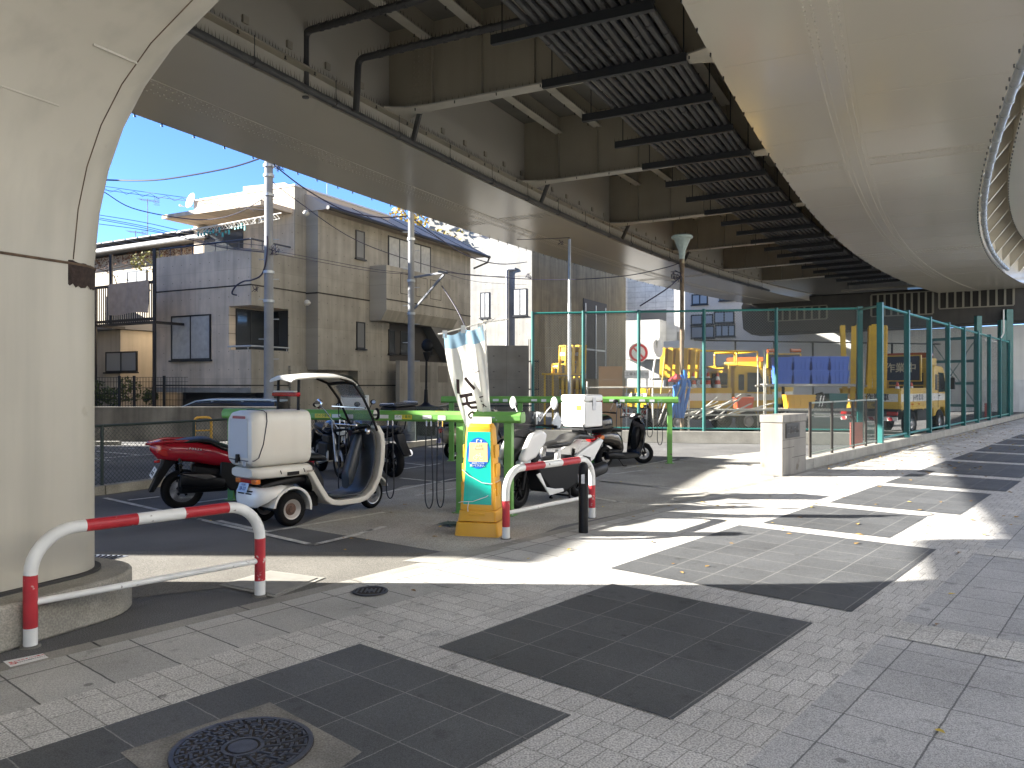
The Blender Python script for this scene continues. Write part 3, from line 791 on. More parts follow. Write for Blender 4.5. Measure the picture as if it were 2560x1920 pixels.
# ------------------------------------------------------------------ yellow sign stand
sp = G(1203, 1334)
sgn = thing('sign_stand', 'tapered yellow plastic sign stand with a green panel and blue disc, tied with white cord', 'sign', sp, R(-14))
def taper(x0, y0, z0, x1, y1, z1, k=5, r=.03):
    rr = []
    for i in range(k + 1):
        f = i / k; hx = x0 + (x1 - x0) * f; hy = y0 + (y1 - y0) * f; z = z0 + (z1 - z0) * f; ring = []
        for cx, cy, a0 in ((hx - r, hy - r, 0), (-hx + r, hy - r, 90), (-hx + r, -hy + r, 180), (hx - r, -hy + r, 270)):
            for q in range(4):
                a = R(a0 + 30 * q); ring.append((cx + r * math.cos(a), cy + r * math.sin(a), z))
        rr.append(ring)
    return rr
mb = MB(); mb.rings(taper(.245, .20, 0.0, .225, .185, .15)); mb.rings(taper(.215, .172, .157, .20, .16, .27)); mb.rings(taper(.195, .15, .15, .18, .15, .30))
mb.rings(taper(.197, .150, .278, .148, .085, 1.14, 8))
mb.rings(taper(.148, .085, 1.14, .128, .066, 1.185, 2))
mb.box(-.09, .09, -.168, -.158, .215, .245)
for z in (.42, .62, .82):  # moulded grips down the flank
    f = (z - .278) / .862; hx = .197 - .049 * f
    for sx in (-1, 1): mb.box(sx * (hx + .006) - .008, sx * (hx + .006) + .008, -.08, .08, z, z + .14)
mb.build('body', YELLP, sgn, bevel=.006)
tilt = math.atan2(.065, .862)
def sf(x, z, o=.003):  # on the front face of the sign
    f = (z - .278) / .862
    return V((x, -(.150 - .065 * f) - o, z))
mb = MB(); mb.poly([sf(-.155, .335), sf(.155, .335), sf(.128, 1.10), sf(-.128, 1.10)])
pan = mb.build('panel', mat('sign_green', (.0, .42, .30), .3, coat=.2), sgn, smooth=0)
def disc(cx, cz, rx, rz, o, n=36, r0=0):
    a = [sf(cx + rx * math.cos(2 * math.pi * i / n), cz + rz * math.sin(2 * math.pi * i / n), o) for i in range(n)]
    return a
mb = MB(); mb.poly(disc(0, .875, .128, .165, .005)); mb.build('blue_disc', mat('sign_blue', (.01, .12, .48), .35), pan, smooth=0)
mb = MB(); mb.poly([sf(-.105, .785, .007), sf(.105, .785, .007), sf(.098, .985, .007), sf(-.098, .985, .007)]); mb.build('sticker', mat('peach_sticker', (.82, .52, .22), .45), pan, smooth=0)
WLET = mat('white_lettering', (.8, .8, .78), .5)
OLET = mat('pale_orange_print', (.82, .72, .5), .5)
Mf = lambda x, z, o=.0085: frame_m(sf(x, z, o), (1, 0, 0), V((0, .065, .862)))
text_mesh('lettering', '自転車 バイクは', .019, WLET, Mf(0, .768), pan)
text_mesh('lettering', '置いて下さい。', .026, WLET, Mf(0, .742), pan)
text_mesh('lettering', '歩道上', .026, OLET, Mf(-.0, .955), pan)
text_mesh('lettering', '駐輪禁止', .026, OLET, Mf(.0, .925), pan)
mb = MB()
def ringz(cx, cz, r, w, o):
    n = 20
    for i in range(n):
        a0 = 2 * math.pi * i / n; a1 = 2 * math.pi * (i + 1) / n
        mb.add([sf(cx + r * math.cos(a0), cz + r * math.sin(a0), o), sf(cx + r * math.cos(a1), cz + r * math.sin(a1), o), sf(cx + (r - w) * math.cos(a1), cz + (r - w) * math.sin(a1), o), sf(cx + (r - w) * math.cos(a0), cz + (r - w) * math.sin(a0), o)], [(0, 1, 2, 3)])
ringz(-.032, .825, .021, .005, .009); ringz(.036, .825, .021, .005, .009)
for a, b in (((-.032, .825), (.0, .832)), ((0, .832), (.022, .86)), ((.022, .86), (.036, .825)), ((-.03, .85), (.015, .852)), ((-.02, .862), (.0, .85)), ((.012, .872), (.03, .866))):
    mb.bar(sf(a[0], a[1], .009), sf(b[0], b[1], .009), .007, .001, up=(0, -1, 0))
mb.build('bike_symbol', OLET, pan, smooth=0)
mb = MB()
for a, b in (((-.02, 1.015), (-.02, .99)), ((-.02, 1.015), (.0, 1.018)), ((.015, 1.01), (.04, 1.01)), ((.03, 1.01), (.03, .99))):
    mb.bar(sf(a[0], a[1], .007), sf(b[0], b[1], .007), .009, .001, up=(0, -1, 0))
mb.build('bike_symbol', WLET, pan, smooth=0)
CORD = mat('white_cord', (.7, .7, .66), .8)
mb = MB(); mb.tube([sf(-.175, .70, .012), sf(-.10, .64, .012), sf(.05, .565, .012), sf(.15, .555, .01), V((.19, -.06, .57)), V((.2, .06, .58))], .004, 6)
mb.tube([V((-.22, -.10, .34)), sf(-.17, .36, .012), sf(-.05, .365, .012), sf(.10, .42, .012), V((.185, -.09, .49)), V((.19, .04, .50))], .004, 6)
mb.tube([sf(-.09, .37, .015), sf(-.10, .30, .02), sf(-.095, .26, .02)], .004, 6)
mb.build('cord', CORD, sgn)
mb = MB(); mb.box(-.095, .115, -.012, .004, 1.17, 1.255); mb.build('paper_sheet', mat('paper', (.78, .77, .72), .8), sgn, smooth=0)
mb = MB(); mb.box(.186, .189, -.05, .01, .29, .34); mb.box(.204, .207, -.05, 0, .12, .14); mb.build('maker_label', mat('label_grey_green', (.30, .52, .48), .5), sgn, smooth=0)
# crumpled teal cloth by the sign
mb = MB()
bc = G(1138, 1315)
for i in range(26):
    c = bc + V((random.uniform(-.14, .10), random.uniform(-.07, .07), random.uniform(.008, .035)))
    n = 6; ring = [c + V((random.uniform(.03, .07) * math.cos(k * 1.047), random.uniform(.03, .06) * math.sin(k * 1.047), random.uniform(-.006, .02))) for k in range(n)]
    mb.add(ring + [c + V((0, 0, .02))], [(k, (k + 1) % n, n) for k in range(n)])
tag(mb.build('crumpled_rag', mat('dull_teal_rag', (.09, .13, .115), .9), smooth=0), 'crumpled grey-green rag on the ground left of the yellow sign', 'rag')
# ------------------------------------------------------------------ banner
fp = G(1236, 1290); fp = V((fp.x - .02, 9.55, 0))
ban = thing('banner_flag', 'white advertising banner with a pale blue top blowing from a white pole', 'banner', (0, 9.6, 0))
pt = P(1213, 806, 9.55); pb = V((pt.x + .10, 9.6, 0.3))
mb = MB(); mb.tube([pb, P(1224, 1035, 9.58), P(1216.5, 912, 9.56), pt], [.014, .013, .011, .010], 8); mb.lathe([(.017, -.03), (.017, .03)], P(1216, 913, 9.56), (0, 0, 1), 8)
mb.build('pole', WHPL, ban, world=True)
ca = P(1101, 835, 9.35); cb_ = P(1272, 798, 9.75)
mb = MB(); mb.tube([ca, pt + V((0, -.02, 0)), cb_], .007, 8); mb.tube([ca - V((.03, 0, .004)), ca + V((.03, 0, .004))], .011, 8)
mb.obox(pt + V((0, 0, .01)), (.02, 0, 0), (0, .02, 0), (0, 0, .025)); mb.bar(P(1204, 806, 9.5), P(1236, 797, 9.6), .03, .012)
mb.build('crossbar', WHPL, ban, world=True)
# cloth grid: u across (0 left, 1 pole), v down
Ltop, Rtop = (1110, 836), (1206, 812)
def cloth(u, v):
    # left and right edges of the blowing cloth, traced down
    LE = [(1109, 834), (1113, 880), (1121, 925), (1131, 965), (1143, 1005), (1156, 1045), (1170, 1080), (1192, 1120)]
    RE = [(1207, 811), (1213, 860), (1216, 910), (1219, 955), (1221, 1000), (1223, 1030), (1224, 1048), (1225, 1062)]
    f = v * 7; i = min(6, int(f)); f -= i
    lx = LE[i][0] + (LE[i + 1][0] - LE[i][0]) * f; ly = LE[i][1] + (LE[i + 1][1] - LE[i][1]) * f
    rx = RE[i][0] + (RE[i + 1][0] - RE[i][0]) * f; ry = RE[i][1] + (RE[i + 1][1] - RE[i][1]) * f
    dep = 9.33 + .22 * u + .05 * math.sin(u * 9 + v * 4.5) * (.4 + v) + .03 * math.sin(u * 21 - v * 7) * u + .10 * math.sin(u * 3.1) * v
    sag = 9 * math.sin(math.pi * ((u * 2) % 1)) * (1 - v) ** 6
    return P(lx + (rx - lx) * u, ly + (ry - ly) * u + sag, dep)
nu, nv = 36, 60
def cloth_mesh(v0, v1, off=0.0):
    mb = MB(); vs = []
    a = int(v0 * nv); b = int(v1 * nv)
    for j in range(a, b + 1):
        for i in range(nu + 1): vs.append(cloth(i / nu, j / nv))
    W = nu + 1
    mb.add(vs, [(j * W + i, j * W + i + 1, (j + 1) * W + i + 1, (j + 1) * W + i) for j in range(b - a) for i in range(nu)])
    return mb
def fabric(name, col):
    m = mat(name, col, .8, var=.03, vscale=20)
    n = m.node_tree.nodes; l = m.node_tree.links; b = n['Principled BSDF']
    tr = n.new('ShaderNodeBsdfTranslucent'); tr.inputs[0].default_value = (*col, 1); mx = n.new('ShaderNodeMixShader'); mx.inputs[0].default_value = .4
    l.new(b.outputs[0], mx.inputs[1]); l.new(tr.outputs[0], mx.inputs[2]); l.new(mx.outputs[0], n['Material Output'].inputs[0]); return m
cl = cloth_mesh(.12, 1).build('cloth', fabric('banner_white', (.78, .77, .72)), ban, world=True, smooth=80)
bt = cloth_mesh(0, .12).build('cloth_top', fabric('banner_blue', (.30, .46, .58)), ban, world=True, smooth=80)
mb = MB()
for u in (.03, .5, .93):
    a = cloth(u, .0); d = V((.028, .0, 0)); mb.quad(a - d + V((0, 0, .045)), a + d + V((0, 0, .045)), a + d - V((0, .004, .05)), a - d - V((0, .004, .05)))
mb.build('loop', fabric('banner_white', (.78, .77, .72)), ban, world=True, smooth=0)
# brush-written characters: strokes in cloth coordinates
INKB = mat('brown_ink', (.045, .028, .026), .8); INKO = mat('olive_ink', (.10, .09, .055), .8)
def stroke(mb, pts, w=.05, off=.008):
    P_ = []
    for i in range(len(pts) - 1):
        for k in range(6): P_.append((pts[i][0] + (pts[i + 1][0] - pts[i][0]) * k / 6, pts[i][1] + (pts[i + 1][1] - pts[i][1]) * k / 6))
    P_.append(pts[-1]); vs = []
    asp = .36
    for i, (u, v) in enumerate(P_):
        a = P_[max(0, i - 1)]; b = P_[min(len(P_) - 1, i + 1)]
        du, dv = (b[0] - a[0]), (b[1] - a[1]) / asp; L = math.hypot(du, dv) or 1
        nu_, nv_ = -dv / L * w, du / L * w * asp
        vs += [cloth(u + nu_, v + nv_) + V((0, -off, 0)), cloth(u - nu_, v - nv_) + V((0, -off, 0))]
    mb.add(vs, [(2 * i, 2 * i + 1, 2 * i + 3, 2 * i + 2) for i in range(len(P_) - 1)])
mb = MB()
stroke(mb, [(.19, .375), (.155, .435), (.11, .50)], .042); stroke(mb, [(.39, .37), (.48, .42), (.61, .475)], .042)
stroke(mb, [(.13, .525), (.53, .515)], .042); stroke(mb, [(.13, .595), (.60, .585)], .042); stroke(mb, [(.33, .525), (.31, .60), (.40, .635), (.60, .64)], .042)
mb.build('lettering', INKB, cl, world=True, smooth=0)
mb = MB()
stroke(mb, [(.52, .69), (.36, .68), (.24, .70), (.27, .735), (.40, .735), (.44, .70), (.40, .67)], .03); stroke(mb, [(.58, .665), (.62, .71), (.80, .755)], .028); stroke(mb, [(.50, .73), (.88, .715)], .028); stroke(mb, [(.60, .78), (.62, .84), (.58, .88)], .03)
mb.build('lettering', INKO, cl, world=True, smooth=0)
mb = MB(); stroke(mb, [(.72, .545), (.84, .54)], .014); stroke(mb, [(.75, .575), (.80, .585)], .014); stroke(mb, [(.78, .61), (.92, .65)], .014); stroke(mb, [(.84, .61), (.80, .65)], .014)
stroke(mb, [(.62, .30), (.66, .32)], .010); stroke(mb, [(.68, .295), (.70, .31)], .010); stroke(mb, [(.68, .34), (.80, .33)], .010)
mb.build('lettering', INKB, cl, world=True, smooth=0)
# ------------------------------------------------------------------ bike racks
def sticker_text(par, M, w=.24, h=.055):
    mb = MB(); o = M @ V((0, 0, 0)); x = (M.to_3x3() @ V((w / 2, 0, 0))); y = (M.to_3x3() @ V((0, h / 2, 0))); z = M.to_3x3() @ V((0, 0, 1))
    mb.obox(o, x, y, z * .001)
    st = mb.build('sticker', mat('yellow_sticker', (.68, .56, .04), .5), par, smooth=0)
    text_mesh('lettering', 'バイク専用', .043, mat('green_ink', (.05, .20, .05), .6), M @ Matrix.Translation((0, 0, .0015)), st, bold=.0006)
def rack_b(label, A, B, zt, posts, marks, stickers):
    A = V(A); B = V(B); d = (B - A); L = d.length; d.normalize()
    t = thing('bike_rack', label, 'bike rack', A, math.atan2(d.y, d.x), 'green steel bike racks')
    prof = [(-.075, zt - .135), (.075, zt - .135), (.10, zt - .11), (.10, zt - .045), (.065, zt), (-.065, zt), (-.10, zt - .045), (-.10, zt - .11)]
    mb = MB(); mb.prism(prof, (-.06, 0, 0), (0, 1, 0), (0, 0, 1), (L + .12, 0, 0))
    beam = mb.build('beam', GREENP, t, bevel=.008)
    for x in posts:
        mb = MB(); mb.box(x - .05, x + .05, -.05, .05, 0.01, zt - .135); mb.box(x - .09, x + .09, -.09, .09, .001, .014)
        mb.build('post', GREENP, t, bevel=.006)
        mb = MB()
        for a, b in ((-.07, -.07), (.07, -.07), (.07, .07), (-.07, .07)): mb.lathe([(.01, .014), (.01, .026)], (x + a, b, 0), (0, 0, 1), 6)
        mb.build('anchor_bolt', GALV, t, smooth=0)
    mb = MB()
    for x in marks:
        mb.box(x - .06, x + .06, -.104, -.1, zt - .1, zt - .055); mb.box(x + .15, x + .25, -.104, -.1, zt - .11, zt - .055)
    mb.build('number_plate', mat('label_white', (.7, .7, .68), .5), t, smooth=0)
    mb = MB()
    for x in marks: mb.add([(x + .10, -.0705, zt + .0015 - .008), (x + .20, -.0705, zt - .008), (x + .14, -.094, zt - .044)], [(0, 1, 2)]); mb.add([(x + .08, -.06, zt + .001), (x + .22, -.06, zt + .001), (x + .22, -.02, zt + .001), (x + .08, -.02, zt + .001)], [(0, 1, 2, 3)])
    mb.build('arrow_mark', mat('yellow_mark', (.62, .50, .05), .6), t, smooth=0)
    mb = MB()
    for x in (L - .35, L - .30, L - .25, L - .33, L - .28):
        mb.lathe([(.009, 0), (.009, .006)], (x, -.1, zt - .07 - .03 * (int(x * 100) % 2)), (0, -1, 0), 8)
    mb.build('bolt_head', GALV, t, smooth=0)
    for x in stickers: sticker_text(beam, frame_m((x, -.1025, zt - .078), (1, 0, 0), (0, 0, 1)))
    return t, A, d
FRA, FRB = V((-3.93, 10.75, 0)), V((.08, 9.42, 0))
fr_t, _, fr_d = rack_b('front green steel bike rack with hanging wire locks and yellow bike stickers', FRA, FRB, 1.27, (.05, 3.47, 4.10), (.35, 1.05, 1.75, 2.45, 3.05), (1.55, 2.72))
brA, brB = V((-1.42, 16.25, 0)), V((3.32, 15.72, 0))
br_t, _, br_d = rack_b('rear green steel bike rack, bright in the sun at its end', brA, brB, 1.36, (.15, 1.6, 3.1, 4.66), (.4, 1.1, 1.9, 2.7, 3.5, 4.1), ())
LOCKM = mat('black_lock_hose', (.012, .014, .02), .35)
def wire_lock(p, h, wd, label):
    t = thing('wire_lock', label, 'lock', p, random.uniform(-.3, .3), 'wire locks hanging from the bike racks')
    pts = [V((-wd * .4, 0, 0)), V((-wd * .55, .0, -h * .35)), V((-wd * .62, 0, -h * .75))] + [V((wd * .62 * -math.cos(R(a)), 0, -h * .85 - h * .15 * math.sin(R(a)))) for a in range(0, 181, 20)] + [V((wd * .6, 0, -h * .7)), V((wd * .45, 0, -h * .3)), V((wd * .35, 0, 0))]
    mb = MB(); mb.tube(pts, .008, 7); mb.build('cable', LOCKM, t)
    for q in (pts[-1], pts[0]): mb = MB(); mb.lathe([(.012, 0), (.012, -.07)], q, (0, 0, 1), 8); mb.build('ferrule', CHROME, t)
for px, vb, h, wd, lb in ((975, 1246, 1.0, .08, 'wire lock loop hanging beside the scooter front wheel'), (1071, 1276, 1.10, .085, 'long wire lock loop left of the front rack post'), (1099, 1270, 1.08, .075, 'long wire lock loop nearest the front rack post'), (858, 1210, .98, .09, 'wire lock loop hanging inside the canopy scooter')):
    x = (px - 1280) / F; k = (x * FRA.y - FRA.x) / (fr_d.x - x * fr_d.y); q = FRA + fr_d * k
    wire_lock(V((q.x + .02, q.y - .115, 1.15)), h, wd, lb)
for px, h, lb in ((1647, .86, 'wire lock loop by the sunlit post of the rear rack'), (1622, .70, 'short wire lock loop left of the sunlit rear rack post'), (1545, .8, 'wire lock loop behind the small black scooter')):
    x = (px - 1280) / F; k = (x * brA.y - brA.x) / (br_d.x - x * br_d.y); q = brA + br_d * k
    wire_lock(V((q.x, q.y - .115, 1.24)), h, .085, lb)
# ------------------------------------------------------------------ stone gate pillar, kerb, low fence, tall fence
gp = thing('gate_pillar', 'weathered pale stone gate pillar with a dark plaque', 'pillar', (4.71, 13.43, 0), R(50))
STONE = mat('weathered_stone', (.22, .205, .18), .8, var=.12, vscale=2, fine=.15, fscale=200, rustc=(.14, .12, .09), rust=.36, streak=.3)
mb = MB(); mb.box(0, 1.15, 0, .40, 0, .93); mb.build('shaft', STONE, gp, bevel=.01)
mb = MB(); mb.box(-.012, 1.162, -.012, .412, .935, 1.07); mb.build('cap', STONE, gp, bevel=.012)
mb = MB(); mb.box(.12, .78, -.018, -.001, .66, .92); pq = mb.build('plaque', mat('bronze_plaque', (.03, .026, .022), .45, metal=.4), gp, bevel=.004)
text_mesh('lettering', 'さんさん', .15, mat('plaque_relief', (.075, .065, .055), .5), frame_m((.45, -.02, .79), (1, 0, 0), (0, 0, 1)), pq, depth=.004)
mb = MB(); mb.box(.0, .55, -.002, .001, .487, .495); mb.box(.45, 1.15, -.002, .001, .30, .308); mb.box(.0, 1.15, -.0025, .0, .63, .636); mb.build('joint', mat('dark_joint', (.04, .035, .03), .9), gp, smooth=0)
mb = MB()
for s0 in [14.2 + .9 * i for i in range(36)]:
    a, b = s0, s0 + .885
    mb.prism([(-5.32, 0), (-5.10, 0), (-5.10, .17), (-5.11, .19), (-5.32, .19)], TS * a, TW, UPZ, TS * (b - a))
k = mb.build('kerb', CONCL, smooth=0); k['kind'] = 'structure'
lf = thing('low_mesh_fence', 'low brown mesh fence on the kerb beside the stone pillar', 'fence', SW(16.5, -5.2))
BRN = mat('brown_fence_paint', (.05, .042, .035), .5)
def chain(mb, A, B, z0, z1, pitch=.07, r=.0038, za1=None):
    """crossed diagonal wires clipped to the panel A-B, z0..z1"""
    A = V((A[0], A[1], 0)); B = V((B[0], B[1], 0)); L = (B - A).length; d = (B - A) / L; H = z1 - z0
    n = int((L + H) / pitch)
    nrm = V((-d.y, d.x, 0))
    for sgn_ in (1, -1):
        for i in range(1, n):
            x = i * pitch - (H if sgn_ > 0 else 0)
            # line from (x,0) rising to (x + sgn*H, H)
            x0, y0, x1, y1 = x, 0, x + sgn_ * H, H
            def at(xx): return (xx - x0) / (x1 - x0) * H
            lo, hi = min(x0, x1), max(x0, x1)
            a, b = max(lo, 0), min(hi, L)
            if b - a < .02: continue
            p = A + d * a + UPZ * (z0 + at(a)); q = A + d * b + UPZ * (z0 + at(b))
            t = (q - p).normalized(); u = nrm * r; w2 = t.cross(nrm) * r
            mb.add([p + u, p - u * .5 + w2, p - u * .5 - w2, q + u, q - u * .5 + w2, q - u * .5 - w2], [(0, 1, 4, 3), (1, 2, 5, 4), (2, 0, 3, 5)])
lfp = [SW(s, -5.2) for s in (15.2, 16.5, 17.95, 18.9, 19.75)]
for p in lfp:
    mb = MB(); mb.box(p.x - .022, p.x + .022, p.y - .022, p.y + .022, .1, 1.27); mb.build('post', BRN, lf, world=True, smooth=0)
mb = MB(); mb.bar(SW(15.2, -5.2, 1.25), SW(19.75, -5.2, 1.25), .04, .03); mb.bar(SW(15.2, -5.2, .26), SW(19.75, -5.2, .26), .03, .03); mb.build('rail', mat('fence_rail_grey', (.22, .25, .21), .5), lf, world=True, smooth=0)
mb = MB(); chain(mb, lfp[0], lfp[-1], .27, 1.24, .055, .0022); mb.build('mesh', WIREG, lf, world=True, smooth=0)
# tall fence
TF0, TF1 = V((.59, 21.95, 0)), V((9.15, 20.55, 0))
tf = thing('chain_link_fence', 'tall teal chain link fence around the road maintenance yard', 'fence', (5, 21, 0))
ud = (TF1 - TF0).normalized()
front = []
for u in (1332, 1458.5, 1597, 1760, 1940.5, 2149):
    x = (u - 1280) / F; k = (x * TF0.y - TF0.x) / (ud.x - x * ud.y); front.append(TF0 + ud * k)
right_ = [SW(20.1 + 2.6 * i, -5.2) for i in range(9)]
for i, p in enumerate(front + right_):
    mb = MB(); r = .048 if i < 5 else .065
    dd = ud if i < len(front) else TS; nn = V((-dd.y, dd.x, 0)); zt = 3.68 if i < len(front) else 3.60
    if i < 5: mb.lathe([(r, .2), (r, zt), (0, zt + .01)], p, (0, 0, 1), 12)
    else: mb.obox(p + UPZ * (zt + .15) / 2, dd * r, nn * r, UPZ * (zt - .15) / 2)
    mb.build('post', TEALP, tf, world=True, smooth=40)
mb = MB(); mb.tube([front[0] + UPZ * 3.63, front[-1] + UPZ * 3.63], .03, 8); mb.tube([right_[0] + UPZ * 3.52, right_[-1] + UPZ * 3.52], .035, 8); mb.tube([front[-1] + UPZ * 3.6, right_[0] + UPZ * 3.52], .03, 8)
mb.build('top_rail', mat('teal_rail', (.025, .17, .15), .4), tf, world=True)
mb = MB(); mb.tube([front[0] + UPZ * .40, front[-1] + UPZ * .40], .022, 8); mb.tube([right_[0] + UPZ * .30, right_[-1] + UPZ * .30], .03, 8)
mb.build('bottom_rail', mat('teal_rail', (.025, .17, .15), .4), tf, world=True)
mb = MB(); chain(mb, front[0], front[-1], .42, 3.6, .075, .0028)
for z in (1.75, 2.65): mb.tube([front[0] + UPZ * z, front[-1] + UPZ * z], .003, 4)
mb.build('mesh', WIRE, tf, world=True, smooth=0)
mb = MB(); chain(mb, right_[0], right_[-1], .32, 3.5, .085, .0018); chain(mb, front[-1], right_[0], .4, 3.5, .085, .0018)
mb.build('mesh', WIREG, tf, world=True, smooth=0)
mb = MB(); n = V((ud.y, -ud.x, 0))
mb.prism([(-.4, 0), (8.7, 0), (8.7, .33), (-.4, .33)], TF0 - n * .14, ud, UPZ, n * .28); w_ = mb.build('kerb_wall', CONCL, smooth=0, bevel=.01)
tag(w_, 'low pale concrete kerb wall under the teal fence', 'wall')
# far gates of the yard
for A, u0, u1, v0, v1, lb in ((46.0, 2326, 2442, 850, 1008, 'teal steel frame gate with white netting, standing open at the back of the yard'),):
    gt = thing('yard_gate', lb, 'gate', P((u0 + u1) / 2, 1000, A))
    a = P(u0, v0, 40.5); b = P(u1, v0 - 4, 38.5); zt = a.z; zb = .55
    mb = MB()
    for q0, q1 in ((V((a.x, a.y, zb)), V((a.x, a.y, zt))), (V((b.x, b.y, zb)), V((b.x, b.y, zt)))): mb.bar(q0, q1, .2, .2)
    for z in (zb, zb + (zt - zb) * .33, zb + (zt - zb) * .66, zt): mb.bar(V((a.x, a.y, z)), V((b.x, b.y, z)), .14, .14)
    mb.bar(V((a.x, a.y, zb)), V((b.x, b.y, zt)), .03); mb.bar(V((a.x, a.y, zt)), V((b.x, b.y, zb)), .03)
    mb.build('frame', TEALP, gt, world=True, smooth=0)
    mb = MB(); chain(mb, a, b, zb, zt, .12, .006); mb.build('mesh', WIREG, gt, world=True, smooth=0)
for u, vt, vb, Y, wd, lb in ((2445, 790, 1060, 36.0, .24, 'tall teal gate post with nothing beside it on its left'), (2505, 800, 1052, 38, .28, 'teal gate post holding the bent white pipe'), (2520, 774, 1042, 40.0, .34, 'tallest teal gate post at the far end of the yard fence')):
    p = P(u, vb, Y); mb = MB(); mb.box(p.x - wd / 2, p.x + wd / 2, p.y - wd / 2, p.y + wd / 2, 0, CH + (HOR - vt) / F * Y)
    tag(mb.build('gate_post', TEALP, smooth=0, bevel=.01), lb, 'post', 'teal gate posts at the far end of the yard')
mb = MB(); p = P(2509, 835, 37.6); mb.tube(bent([p + V((0, 0, 1.2)), p, p + V((-.35, -.1, -.4)), p + V((-1.2, -.4, -.3))], .12), .035, 8); tag(mb.build('bent_pipe', WHPL), 'thin bent white pipe fixed to the far gate posts', 'pipe')
# low green fence between the bike lot and the car park
gf = thing('low_chain_fence', 'low dark green chain link fence between bike lot and car park', 'fence', (-4, 16, 0))
gfp = [V((-9.5, 7.0, 0)), V((-6.0, 11.3, 0)), V((-4.55, 14.3, 0)), V((-3.45, 17.2, 0)), V((-2.5, 20.1, 0)), V((-1.2, 22.2, 0)), V((.55, 22.1, 0))]
mb = MB()
for a, b in zip(gfp[:-1], gfp[1:]):
    d = (b - a).normalized(); n = V((d.y, -d.x, 0)); mb.prism([(-.09, 0), (.09, 0), (.09, .13), (-.09, .13)], a, n, UPZ, b - a)
ck = mb.build('lot_kerb', CONC, smooth=0); ck['kind'] = 'structure'
for a, b in zip(gfp[:-1], gfp[1:]):
    L = (b - a).length; k = max(1, round(L / 1.9))
    for i in range(k):
        q = a.lerp(b, i / k); mb = MB(); mb.tube([q + UPZ * .1, q + UPZ * 1.02], .024, 8); mb.build('post', WIREG, gf, world=True)
mb = MB()
for a, b in zip(gfp[:-1], gfp[1:]): mb.tube([a + UPZ * 1.0, b + UPZ * 1.0], .02, 8)
mb.build('top_rail', WIREG, gf, world=True)
mb = MB()
for a, b in zip(gfp[:-1], gfp[1:]): chain(mb, a, b, .14, .99, .07, .0028)
mb.build('mesh', WIREG, gf, world=True, smooth=0)
# ------------------------------------------------------------------ lids, stickers and leaves on the ground
mc = SW(1.15, -2.55) ; mc = G(607, 1880)
cp = MB(); cen = mc
fl = [G(675, 1763), G(905, 1888), G(760, 2000), G(560, 2100), G(300, 1890)]
mb = MB(); mb.poly([(p.x, p.y, .015) for p in fl]); o = mb.build('manhole_surround', mat('mortar_patch', (.19, .18, .16), .9, var=.25, vscale=5, fine=.25, fscale=120, bump=.4, bscale=60), smooth=0); o['kind'] = 'structure'
mh = thing('manhole_cover', 'large round cast iron manhole cover set in a mortar square', 'manhole cover', (mc.x, mc.y, .016))
IRON = mat('cast_iron', (.085, .088, .10), .42, metal=.5, var=.25, vscale=20, fine=.2)
IROND = mat('iron_recess', (.040, .034, .030), .9, var=.3, vscale=30)
RM = .30
mb = MB(); mb.lathe([(RM, 0), (RM, .004), (0, .0041)], (0, 0, 0), (0, 0, 1), 64); mb.build('plate', IROND, mh, smooth=30)
mb = MB()
def annul(r0, r1, a0=0, a1=360, h=.011, n=None):
    n = n or max(3, int((a1 - a0) / 6))
    for i in range(n):
        b0 = R(a0 + (a1 - a0) * i / n); b1 = R(a0 + (a1 - a0) * (i + 1) / n)
        q = [V((r * math.cos(b), r * math.sin(b), 0)) for r, b in ((r0, b0), (r1, b0), (r1, b1), (r0, b1))]
        mb.add([p + UPZ * .004 for p in q] + [p + UPZ * h for p in q], [(4, 5, 6, 7), (0, 1, 5, 4), (1, 2, 6, 5), (2, 3, 7, 6), (3, 0, 4, 7)])
annul(RM - .022, RM - .002); annul(.0, .062, n=36); annul(.075, .09)
for ring, (ra, rb, cnt) in enumerate(((.10, .155, 12), (.165, .215, 16), (.222, .272, 20))):
    for i in range(cnt):
        a = 360 / cnt * (i + .5 * (ring % 2)); w2 = 360 / cnt
        annul(ra, ra + .012, a, a + w2 * .55); annul(rb - .012, rb, a + w2 * .35, a + w2 * .95)
        q0 = V(((ra - .008) * math.cos(R(a)), (ra - .008) * math.sin(R(a)), .0075)); q1 = V(((rb + .006) * math.cos(R(a + w2 * .2)), (rb + .006) * math.sin(R(a + w2 * .2)), .0075)); mb.bar(q0, q1, .011, .007)
        m_ = R(a + w2 * .7); rm = (ra + rb) / 2; mb.lathe([(.009, .004), (.009, .011), (0, .0111)], (rm * math.cos(m_), rm * math.sin(m_), 0), (0, 0, 1), 8)
mb.build('relief', IRON, mh, smooth=30)
mc2 = G(926, 1483); m2 = thing('manhole_cover', 'small dark round iron cover set in the grey edge slabs', 'manhole cover', (mc2.x, mc2.y, .012))
mb = MB(); mb.lathe([(.135, 0), (.135, .004), (0, .0041)], (0, 0, 0), (0, 0, 1), 40); mb.build('plate', IROND, m2, smooth=30)
mb = MB(); annul(.118, .132); annul(0, .03)
for i in range(7): mb.bar((-.1 + .033 * i, -.06, .0075), (-.1 + .033 * i, .06, .0075), .012, .006)
mb.build('relief', IRON, m2, smooth=0)
hc = [G(545, 1465), G(675, 1429), G(812, 1447), G(690, 1497)]
ht_ = thing('access_hatch', 'pale rectangular access hatch in the asphalt behind the first barrier', 'hatch', (hc[0].x, hc[0].y, 0))
c0 = sum(hc, V()) / 4
mb = MB(); mb.poly([(p.x, p.y, .010) for p in hc]); mb.build('frame', CONCL, ht_, world=True, smooth=0)
